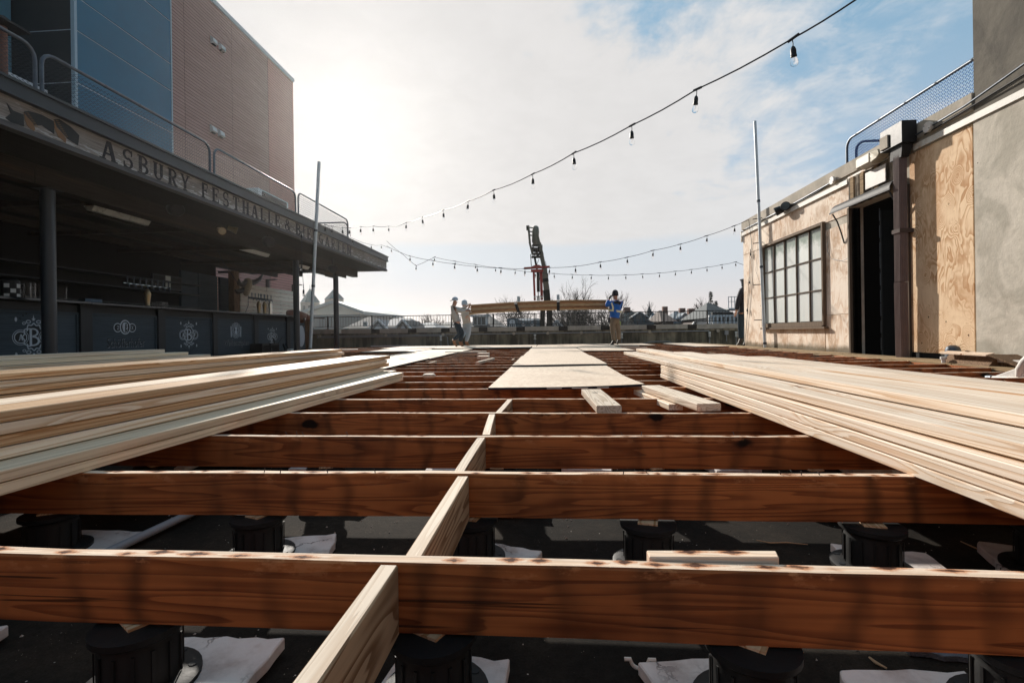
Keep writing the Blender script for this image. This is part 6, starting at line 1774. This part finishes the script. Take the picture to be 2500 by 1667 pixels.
for (x0_, y0_, x1_, y1_) in ((1259, 741, 1266, 760), (1363, 736, 1363, 756)):
    a, b_ = PD(x0_, y0_, d-.165), PD(x1_, y1_, d-.165)
    mb = MB(); mb.beam(a+UP*.02, b_-UP*.02, .095, .006, (0, 1, 0)); 
    mb.beam(a+UP*.02, a+UP*.02+Vector((0, .33, 0)), .095, .006, (0, 0, 1)); mb.beam(b_-UP*.02, b_-UP*.02+Vector((0, .33, 0)), .095, .006, (0, 0, 1))
    s_ = mb.build('strap', M['black_matte'], bun)
    MB().beam(a+UP*.03, a-UP*.01, .10, .012, (0, 1, 0)).build('strap_buckle', M['lamp_white'], s_)

# ================================================================== CRANE
ZC = lambda x, y, o=0.: PD(1200+x/5.225, 530+y/5.225, 20.5+o)
cr = empty('crane', (ZC(560, 1380).x, 21, -11), 'olive knuckle-boom crane with a red lifting frame rising behind the parapet', 'crane')
def barc(name, mat, p, q_, w_, h_, par=cr, up=(0, 1, 0), **kw):
    return MB().beam(p, q_, w_, h_, up).build(name, mat, par, **kw)
def zc(px): return px/5.225*20.5/1190
base = ZC(700, 1380); low = Vector((base.x+.25, base.y, -11))
barc('column', M['crane_dark'], low, ZC(738, 1160), zc(75), .5); barc('column_brace', M['crane_dark'], low+Vector((-.9, 0, 0)), ZC(655, 1160), zc(62), .45)
barc('outer_boom', M['crane_dark'], ZC(720, 1170), ZC(698, 930), zc(86), .42, bevel=.02)
barc('middle_boom', M['olive'], ZC(700, 935), ZC(672, 640), zc(70), .36, bevel=.015)
barc('collar', M['crane_dark'], ZC(690, 825), ZC(684, 785), zc(80), .40)
barc('inner_boom', M['olive'], ZC(672, 650), ZC(606, 330), zc(52), .30, bevel=.012)
barc('tip_boom', M['olive'], ZC(606, 340), ZC(575, 210), zc(40), .26)
MB().lathe([(.10, -.25), (zc(40), -.18), (zc(46), 0), (zc(40), .2), (.10, .25)], ZC(563, 190), 14, (0, .25, 1)).lathe([(.05, -.5), (zc(42), -.3), (zc(44), .2), (zc(40), .3)], ZC(560, 225), 14, (.05, .15, 1)).build('hose_reel', M['olive'], cr, smooth=40)
barc('jib_arm', M['olive'], ZC(470, 110), ZC(490, 330), zc(26), .2); barc('jib_arm', M['olive'], ZC(486, 320), ZC(525, 480), zc(26), .2)
barc('jib_plate', M['crane_dark'], ZC(452, 112), ZC(455, 165), zc(18), .2)
for y in (130, 180, 228): barc('jib_link', M['crane_dark'], ZC(478, y), ZC(530, y+6), zc(10), .1)
for y in (360, 400, 430, 468, 505): barc('winch_block', M['crane_dark'], ZC(515, y), ZC(640, y+4), zc(18), .3, bevel=.02)
for (x, y, r) in ((530, 395, 13), (600, 400, 14), (575, 440, 20), (545, 470, 14), (620, 455, 14), (590, 490, 16), (520, 510, 12)):
    MB().lathe([(zc(r), -.12), (zc(r), .12)], ZC(x, y, -.2), 12, (0, 1, 0)).build('sheave', M['crane_dark'], cr, smooth=40)
barc('cylinder', M['crane_dark'], ZC(552, 520), ZC(606, 800), zc(26), .14); barc('cylinder', M['crane_dark'], ZC(593, 700), ZC(598, 950), zc(38), .2)
barc('cylinder_rod', M['chrome'], ZC(596, 950), ZC(598, 1010), zc(16), .08)
for a, b_, w_ in (((498, 470), (508, 625), 9), ((646, 350), (652, 620), 8), ((655, 480), (668, 620), 4), ((690, 560), (718, 780), 5), ((560, 540), (585, 620), 6), ((600, 540), (575, 620), 6), ((720, 800), (742, 940), 5), ((645, 440), (655, 480), 24), ((716, 720), (716, 770), 16)):
    barc('hose', M['crane_dark'], ZC(*a), ZC(*b_), zc(w_), zc(w_))
fr_ = empty('lifting_fork', ZC(580, 650, -.9), 'red steel lifting frame with two arms hanging on the crane above the lumber', 'lifting frame')
ZF = lambda x, y: ZC(x, y, -1.5)
barf = lambda n, m, p, q_, w_, h_: MB().beam(ZF(*p), ZF(*q_), zc(w_)*.93, h_, (0, 1, 0)).build(n, m, fr_, bevel=.006)
barf('cross_beam', M['red_steel'], (414, 652), (742, 632), 25, .12); barf('lower_beam', M['red_steel'], (502, 684), (658, 680), 34, .12)
MB().prism([ZF(505, 630), ZF(560, 606), ZF(605, 606), ZF(650, 628)], (0, .1, 0)).build('apex_plate', M['red_steel'], fr_)
barf('arm', M['red_steel'], (538, 700), (552, 1060), 26, .10); barf('arm', M['red_steel'], (630, 700), (642, 1055), 34, .10)
for x in (551, 640):
    MB().lathe([(zc(13), 0), (zc(13), .02)], ZF(x, 1018)-Vector((0, .08, 0)), 14, (0, -1, 0)).build('pin', M['lamp_white'], fr_, smooth=40)
    MB().lathe([(zc(6), 0), (zc(6), .025)], ZF(x, 1018)-Vector((0, .085, 0)), 10, (0, -1, 0)).build('pin_hole', M['black'], fr_)
MB().prism([ZF(580, 1005), ZF(612, 1005), ZF(618, 1060), ZF(576, 1060)], (0, .12, 0)).build('hook_block', M['galv'], fr_, bevel=.01)
barf('hook_bar', M['black'], (568, 1010), (625, 1008), 8, .06)
for (x, y) in ((345, 1042), (850, 1020)):
    c = ZF(x, y); tag(MB().box(c.x-.055, c.x+.055, c.y-.05, c.y+.05, c.z-.10, c.z+.10).build('wrapped_end', M['trim'], bevel=.008), 'small pale blue block standing on top of the hoisted lumber, %s of two' % ('left' if x < 500 else 'right'), 'block', 'pale blocks on the lumber')

# ================================================================== TOWN
def house(x0, x1, pe, pr, Yd, dp, roof, wall, label, front=True, hipped=0., wins=(), chim=(), cat='house'):
    """x0..x1 source px, pe/pr eave and ridge px; front=True: gable faces the camera"""
    a, b_ = PY(x0, pe, Yd), PY(x1, pe, Yd); ze = (a.z+b_.z)/2; zr = PY((x0+x1)/2, pr, Yd + (0 if front else dp/2)).z
    xa, xb = a.x, b_.x; xm = (xa+xb)/2
    ro = empty('house', (xm, Yd+dp/2, -11), label, cat)
    MB().box(xa+.3, xb-.3, Yd+.3, Yd+dp-.3, -11, ze).build('wall', M[wall], ro)
    mb = MB()
    if front:
        mb.prism([(xa-.2, Yd, ze-.15), (xb+.2, Yd, ze-.15), (xm, Yd, zr)], (0, dp, 0)); rf = mb.build('roof', M[roof], ro)
        MB().prism([(xa+.35, Yd-.06, ze-.12), (xb-.35, Yd-.06, ze-.12), (xm, Yd-.06, zr-.45)], (0, .05, 0)).build('gable', M[wall], ro)
        mb = MB()
        for s_, xe in ((-1, xa-.2), (1, xb+.2)):
            mb.beam((xe, Yd-.12, ze-.15), (xm, Yd-.12, zr), .14, .32, (0, 1, 0))
        mb.build('bargeboard', M['housewhite'], rf)
        gy = Yd-.12
    else:
        h_ = hipped
        mb.add([(xa-.2, Yd, ze), (xb+.2, Yd, ze), (xb+.2, Yd+dp, ze), (xa-.2, Yd+dp, ze), (xa+h_, Yd+dp/2, zr), (xb-h_, Yd+dp/2, zr)],
               [(0, 1, 5, 4), (1, 2, 5), (2, 3, 4, 5), (3, 0, 4), (0, 3, 2, 1)]); rf = mb.build('roof', M[roof], ro)
        gy = Yd-.05
    for (wx, wy, ww, wh) in wins:
        c = PY(wx, wy, gy); sx_ = Yd/1190.
        w_ = ww*sx_/2; h2 = wh*sx_/2
        q_ = MB().box(c.x-w_-.1, c.x+w_+.1, gy-.10, gy+.02, c.z-h2-.1, c.z+h2+.1).build('window', M['housewhite'], ro)
        for s_ in (-1, 1): MB().box(c.x+s_*w_/2-w_*.42, c.x+s_*w_/2+w_*.42, gy-.13, gy-.105, c.z-h2, c.z+h2).build('pane', M['dkglass'], q_)
    for (cx_, top, w_) in chim:
        c = PY(cx_, top, Yd+dp*.5); MB().box(c.x-w_, c.x+w_, c.y-w_, c.y+w_, ze-1, c.z).build('chimney', M['brick'], rf)
    return ro
def dormer(ro, x0, x1, pe, pr, Yd, dp, roof, wall, wins=()):
    a, b_ = PY(x0, pe, Yd), PY(x1, pe, Yd); zr = PY((x0+x1)/2, pr, Yd).z; xm = (a.x+b_.x)/2
    zb = a.z-1.2
    q_ = MB().prism([(a.x, Yd, zb), (b_.x, Yd, zb), (b_.x, Yd, a.z), (xm, Yd, zr), (a.x, Yd, a.z)], (0, dp, 0)).build('dormer', M[wall], ro)
    mb = MB(); 
    for xe in (a.x-.2, b_.x+.2): mb.beam((xe, Yd-.1, a.z-.1), (xm, Yd-.1, zr+.1), .1, .25, (0, 1, 0))
    mb.build('dormer_trim', M['housewhite'], q_)
    for xe in (a.x-.3, b_.x+.3): 
        MB().prism([(xe, Yd-.15, a.z-.12), (xm, Yd-.15, zr+.14), (xm, Yd-.15, zr+.02), (xe, Yd-.15, a.z-.26)], (0, dp+.1, 0)).build('dormer_roof', M[roof], q_)
    for (wx, wy, ww, wh) in wins:
        c = PY(wx, wy, Yd-.05); sx_ = Yd/1190.; w_, h2 = ww*sx_/2, wh*sx_/2
        MB().box(c.x-w_, c.x+w_, Yd-.09, Yd-.01, c.z-h2, c.z+h2).build('window', M['dkglass'], q_)
h = house(1500, 1600, 792, 757, 62, 9, 'slate', 'housegrey', 'dark slate roofed house with a white trimmed gable window right of the man in blue', False, 2.2, chim=[(1530, 750, .4)])
dormer(h, 1546, 1578, 772, 762, 62.5, 4, 'slate', 'houseteal', [(1561, 774, 9, 9)])
h = house(1590, 1622, 790, 760, 66, 8, 'slate2', 'housewhite', 'blue-slate house with a small lit bay beside the pointed turret', False, 1., wins=[(1616, 777, 5, 9)])
p = PY(1585, 745, 70); tr_ = empty('turret', (p.x, 70, -11), 'pointed slate turret rising above the dark roofs', 'turret')
MB().lathe([(1.4, 0), (.6, 2.), (.1, 3.4), (.03, 4.2)], (p.x, 70, p.z-3.6), 8).build('spire', M['slate'], tr_); MB().lathe([(1.2, -11), (1.2, p.z-3.6)], (p.x, 70, 0), 8).build('shaft', M['housegrey'], tr_)
house(1620, 1652, 785, 757, 58, 10, 'brownroof', 'brownroof', 'brown block-like house with a steep roof in the middle of the right roofs', False, .6, chim=[(1623, 748, .3)])
h = house(1646, 1704, 788, 760, 60, 9, 'slate2', 'housegrey', 'blue roofed house with a pale gable dormer and brick chimneys', False, 1.2, chim=[(1665, 752, .35), (1686, 753, .35), (1698, 756, .35)])
dormer(h, 1660, 1683, 776, 765, 60.5, 3, 'slate2', 'housewhite', [(1672, 775, 6, 5)])
house(1692, 1726, 792, 766, 55, 8, 'brownroof', 'brick', 'low brown gabled house with a stone chimney left of the white house', True, chim=[(1705, 758, .4)])
wh = house(1729, 1812, 775, 738, 50, 10, 'slate', 'housewhite', 'white house with dark roof and a railed roof deck at the right', False, 1.5, wins=[(1741, 780, 8, 9), (1757, 780, 9, 9), (1778, 780, 11, 9), (1795, 780, 10, 9)])
a, b_ = PY(1762, 737, 55), PY(1806, 737, 55)
q_ = MB().box(a.x, b_.x, 53, 57, a.z-.9, a.z-.75).build('roof_deck', M['housewhite'], wh)
mb = MB()
for i in range(7): x = a.x+(b_.x-a.x)*i/6; mb.box(x-.04, x+.04, 53, 53.08, a.z-.75, a.z+.45)
mb.box(a.x, b_.x, 53, 53.06, a.z+.40, a.z+.46); mb.box(a.x, b_.x, 53, 53.05, a.z-.1, a.z-.05); mb.build('deck_railing', M['housewhite'], q_)
c = PY(1777, 764, 49.9); MB().box(c.x-1.6, c.x+.4, 49.6, 50.0, c.z-.4, c.z+.1).build('balcony_furniture', M['iron'], wh)
mb = MB(); a, b_ = PY(1731, 770, 49.5), PY(1812, 770, 49.5); mb.box(a.x, b_.x, 49.4, 50.3, a.z-.15, a.z+.05)
for i in range(9): x = a.x+(b_.x-a.x)*i/8; mb.box(x-.08, x+.08, 49.4, 49.55, a.z-2.4, a.z-.15)
mb.build('porch', M['housewhite'], wh)
h = house(1136, 1216, 797, 764, 45, 9, 'slate', 'houseteal', 'dark green-grey roofed house with a white framed dormer window behind the men in grey', False, 1.6)
c = PY(1171, 783, 44.9); q_ = MB().box(c.x-.62, c.x+.62, 44.7, 46, c.z-.42, c.z+.42).build('dormer', M['housewhite'], h)
for s_ in (-1, 0, 1): MB().box(c.x+s_*.38-.14, c.x+s_*.38+.14, 44.66, 44.69, c.z-.32, c.z+.34).build('pane', M['dkglass'], q_)
MB().box(c.x-.95, c.x+.95, 44.5, 46.2, c.z+.42, c.z+.52).build('dormer_roof', M['housewhite'], q_)
h = house(1240, 1326, 797, 777, 48, 9, 'slate2', 'houseteal', 'teal flat-topped building with a white arched window and two round windows', False, 3.)
def roundwin(px, py, r, arch=False):
    c = PY(px, py, 47.9); mb = MB()
    if arch: mb.lathe([(r, 0), (r, .1)], (c.x, 47.9, c.z), 20, (0, -1, 0)).box(c.x-r, c.x+r, 47.8, 47.9, c.z-.8, c.z)
    else: mb.lathe([(r, 0), (r, .1)], (c.x, 47.9, c.z), 20, (0, -1, 0))
    w_ = mb.build('window', M['housewhite'], h, smooth=40)
    for s_ in (-1, 0, 1): MB().box(c.x+s_*r*.5-r*.16, c.x+s_*r*.5+r*.16, 47.77, 47.79, c.z-(.6 if arch else r*.5), c.z+(-.1 if arch else r*.5)).build('pane', M['dkglass'], w_)
MB().box(PY(1240, 797, 47.6).x, PY(1330, 797, 47.6).x, 47.5, 48, PY(1240, 800, 47.6).z-3, PY(1240, 783, 47.6).z).build('front_wall', M['houseteal'], h)
MB().box(PY(1238, 797, 47.6).x, PY(1266, 797, 47.6).x, 47.45, 48, PY(1240, 800, 47.6).z-3, PY(1240, 777, 47.6).z).build('front_wall', M['houseteal'], h)
def rw(px, py, r, arch=False):
    c = PY(px, py, 47.4); mb = MB(); mb.lathe([(r, 0), (r, .08)], (c.x, 47.44, c.z), 20, (0, -1, 0))
    if arch: mb.box(c.x-r, c.x+r, 47.36, 47.44, c.z-.8, c.z)
    w_ = mb.build('window', M['housewhite'], h, smooth=40)
    for s_ in (-1, 0, 1): MB().box(c.x+s_*r*.55-r*.17, c.x+s_*r*.55+r*.17, 47.33, 47.355, c.z-(.62 if arch else r*.55), c.z+(-.12 if arch else r*.55)).build('pane', M['dkglass'], w_)
rw(1251, 787, .30, True); rw(1278, 792, .17); rw(1299, 792, .17)
house(1349, 1370, 794, 781, 50, 6, 'slate2', 'tealwall', 'small teal gabled house right of the crane column', True, wins=[(1358, 792, 4, 4)])
house(1372, 1440, 797, 782, 70, 8, 'slate', 'houseteal', 'low dark roof beneath the bare trees', False, 1.)
house(1000, 1060, 799, 787, 55, 8, 'slate2', 'housegrey', 'pale blue low roof left of the men in grey', False, 1.)
house(1058, 1104, 799, 786, 66, 8, 'slate', 'housegrey', 'low blue-grey roof just left of the men in grey', False, 1.)
house(911, 1000, 797, 777, 50, 8, 'slate2', 'housewhite', 'house with a white triangular gable front and blue roof left of centre', False, 1., wins=[])
house(905, 943, 800, 779, 49.5, 5, 'slate2', 'housewhite', 'small white gable standing forward behind the left railing', True)
house(842, 908, 800, 771, 52, 8, 'slate', 'housewhite', 'dark gabled house with white side wall behind the left railing', False, 1.4, wins=[(892, 790, 6, 6)])
house(968, 1000, 800, 780, 46, 6, 'slate', 'housewhite', 'small dark roof at the middle left of the railing', True)
# church hall with two towers
YCh = 95
chn = empty('church', (PY(790, 760, YCh).x, YCh, -11), 'large pale church with two pointed verdigris spires seen between the bar columns', 'church')
a, b_, c = PY(733, 765, YCh), PY(884, 768, YCh), PY(815, 742, YCh)
MB().prism([(a.x, YCh, a.z-.3), (b_.x, YCh, a.z-.3), (c.x, YCh, c.z)], (0, 26, 0)).build('gable', M['cream'], chn)
mb = MB()
for xe in (a.x-.6, b_.x+.6): mb.prism([(xe, YCh-.6, a.z-.4), (c.x, YCh-.6, c.z+.2), (c.x, YCh-.6, c.z+.75), (xe, YCh-.6, a.z+.2)], (0, 27, 0))
mb.build('roof', M['churchroof'], chn)
MB().box(a.x+.5, b_.x-.5, YCh+.1, YCh+26, -11, a.z-.3).build('wall', M['houseteal'], chn)
l_ = PY(700, 778, YCh+8); MB().prism([(l_.x-8, YCh+4, l_.z-2), (a.x+6, YCh+4, l_.z-2), (c.x, YCh+4, c.z-.2), (l_.x+4, YCh+4, c.z-1.0)], (0, 18, 0)).build('side_roof', M['churchroof'], chn)
for (px, ytop, yb_) in ((757, 704, 738), (816, 704, 730)):
    q_ = PY(px, yb_, YCh+6); t_ = PY(px, ytop, YCh+6); hw = 1.5
    tw_ = MB().box(q_.x-hw+.1, q_.x+hw-.1, YCh+6-hw, YCh+6+hw, -11, q_.z).build('tower', M['stone'], chn)
    MB().lathe([(hw*1.5, 0), (hw*.75, (t_.z-q_.z)*.5), (.04, t_.z-q_.z), (.03, t_.z-q_.z+.8)], (q_.x, YCh+6, q_.z), 4).build('spire', M['verdigris'], tw_)
    for s_ in (-1, 1):
        MB().box(q_.x+s_*.6-.28, q_.x+s_*.6+.28, YCh+6-hw-.05, YCh+6-hw+.05, q_.z-2.2, q_.z-.7).build('louvre_window', M['dkglass'], tw_)

# ---- trees
def tree_mesh(name, seed, height, trunk, spread, levels=6, first=.52):
    rnd = random.Random(seed); mb = MB()
    def grow(p, d, L, r, lv):
        pts = [p]; q_ = Vector(p); dd = Vector(d); n = 3 if lv < 3 else 2
        for i in range(n):
            dd = (dd + Vector((rnd.uniform(-.22, .22), rnd.uniform(-.22, .22), rnd.uniform(-.06, .16)))*(1 if lv else .35)).normalized()
            q_ = q_ + dd*L/n; pts.append(Vector(q_))
        r1_ = r*.72
        mb.tube(pts, [r + (r1_-r)*i/n for i in range(n+1)], 5 if lv < 2 else 3, cap=False)
        if lv >= levels: return
        for k in range(rnd.choice((3, 3, 4)) if lv else 5):
            t_ = rnd.uniform(.45, 1.) if k else 1.; b_ = pts[min(n, int(t_*n+.5))]
            az = rnd.uniform(0, 6.28); tl = rnd.uniform(.35, .85)*spread if k else rnd.uniform(.1, .4)
            pv = dd.orthogonal().normalized(); pv = Matrix.Rotation(az, 3, dd) @ pv
            nd = (dd*math.cos(tl)+pv*math.sin(tl)).normalized(); nd.z = nd.z*.8+.12
            grow(b_, nd.normalized(), (L if lv else height*.23)*rnd.uniform(.62, .85), r1_*rnd.uniform(.6, .85), lv+1)
    grow(Vector((0, 0, 0)), Vector((0, 0, 1)), height*first, trunk, 0)
    return mb
def bare_tree(x, y, top, seed, label, spread=1., lv=6, dx=0):
    hgt = top + 11
    mb = tree_mesh('tree', seed, hgt, .62*hgt/16, spread, lv)
    zm = max(v[2] for v in mb.v); s_ = hgt/zm; mb.v = [(v[0]*s_*.8, v[1]*s_*.8, v[2]*s_) for v in mb.v]
    ro = empty('bare_tree', (x, y, -11), label, 'tree', 'bare trees behind the parapet')
    nt = 5*4; n = len(mb.f)
    k = 5*3
    tr = MB(); tr.v = mb.v[:20]; tr.f = mb.f[:k]; tr.m = [0]*k
    me = tr.mesh('trunk', M['bark'], smooth=60); o = place(me, 'trunk', ro, (x, y, -11))
    br = MB(); br.v = mb.v; br.f = mb.f[k:]; br.m = [0]*(n-k)
    place(br.mesh('crown', M['bark']), 'crown', ro, (x, y, -11))
    return ro
for (px, pt, Yd, sd_, lab, lv) in ((1416, 686, 52, 21, 'large bare tree right of the crane, with the left main crown above the lumber', 6), (1468, 672, 56, 12, 'large bare tree directly left of the man in blue, tallest of the bare trees', 6), (1500, 705, 60, 33, 'bare tree with thin branches around the man in blue', 6),
        (1380, 715, 64, 14, 'small bare tree just right of the crane boom', 6), (1232, 716, 75, 15, 'bare tree left of the left strap of the lumber', 6), (1275, 722, 70, 26, 'bare tree behind the teal building with round windows', 6),
        (1575, 736, 80, 17, 'slender bare tree by the pointed turret', 5), (1752, 722, 66, 18, 'bare tree left of the roof deck', 5), (1050, 762, 80, 19, 'low bare tree left of the men in grey', 5), (1075, 765, 90, 20, 'faint low bare tree just left of the men in grey', 5), (965, 768, 90, 31, 'low bare tree above the left railing', 5), (1395, 735, 48, 42, 'bare tree low behind the railing right of the crane', 6), (1448, 722, 47, 43, 'bushy bare tree low behind the railing left of the man in blue', 6)):
    p = PY(px, pt, Yd); bare_tree(p.x, Yd, p.z, sd_, lab, 1.05, lv)
def conifer(px, pt, Yd, label, w_=1.8):
    p = PY(px, pt, Yd); hgt = p.z+11; rnd = random.Random(int(px)); ro = empty('conifer', (p.x, Yd, -11), label, 'tree')
    MB().lathe([(.25, 0), (.04, hgt)], (p.x, Yd, -11), 7).build('trunk', M['bark'], ro)
    mb = MB()
    for i in range(1100):
        t_ = rnd.random()**.8; z = -11+hgt*(.45+.55*t_); r = w_*(1.02-t_)*rnd.uniform(.15, 1.)*(.75+.5*math.sin(t_*47)); a = rnd.uniform(0, 6.28)
        c = Vector((p.x+r*math.cos(a), Yd+r*math.sin(a), z-r*.15)); u = Vector((math.cos(a), math.sin(a), rnd.uniform(-.4, .3))); v = Vector((rnd.uniform(-1, 1), rnd.uniform(-1, 1), rnd.uniform(-1, 1)))
        mb.add([c, c+u*.22, c+v*.10], [(0, 1, 2)])
    mb.build('crown', M['needle'], ro)
conifer(1735, 712, 57, 'conifer with open crown left of the white house', 1.7); conifer(1748, 735, 60, 'smaller conifer between the open conifer and the white house', 1.3); conifer(1722, 752, 56, 'low dark conifer by the white house', 1.2)

# far-off wood closing the horizon
rnd = random.Random(77); mb = MB()
for i in range(9000):
    x = rnd.uniform(-260, 260); y = 230+rnd.uniform(0, 30); hgt = 11+2.2+2.4*math.sin(x*.05)+1.6*math.sin(x*.173+1)
    z = -11+hgt*rnd.random()**.5; c = Vector((x, y, z)); s_ = rnd.uniform(.7, 1.8)
    mb.add([c+Vector((rnd.uniform(-s_, s_), rnd.uniform(-1, 1), rnd.uniform(-s_, s_))) for _ in range(3)], [(0, 1, 2)])
tag(mb.build('far_wood', M['bark']), 'hazy line of bare woods closing the horizon', 'wood', kind='stuff')

# thin haze volume added to give the glare around the sun
hb = MB(); hb.box(-452, 452, -152, 452, -12.4, 17.75)
hz_ = hb.build('haze', []); hz_['kind'] = 'stuff'; hz_['label'] = 'thin haze volume added over the roofs for the sun glare'
hm = bpy.data.materials.new('haze'); hm.use_nodes = True; ht = hm.node_tree; ht.nodes.clear()
vo = ht.nodes.new('ShaderNodeVolumePrincipled'); vo.inputs['Density'].default_value = .00042; vo.inputs['Anisotropy'].default_value = .80
vo.inputs['Color'].default_value = (1., .98, .95, 1)
ht.links.new(vo.outputs[0], ht.nodes.new('ShaderNodeOutputMaterial').inputs['Volume'])
hz_.data.materials.append(hm)
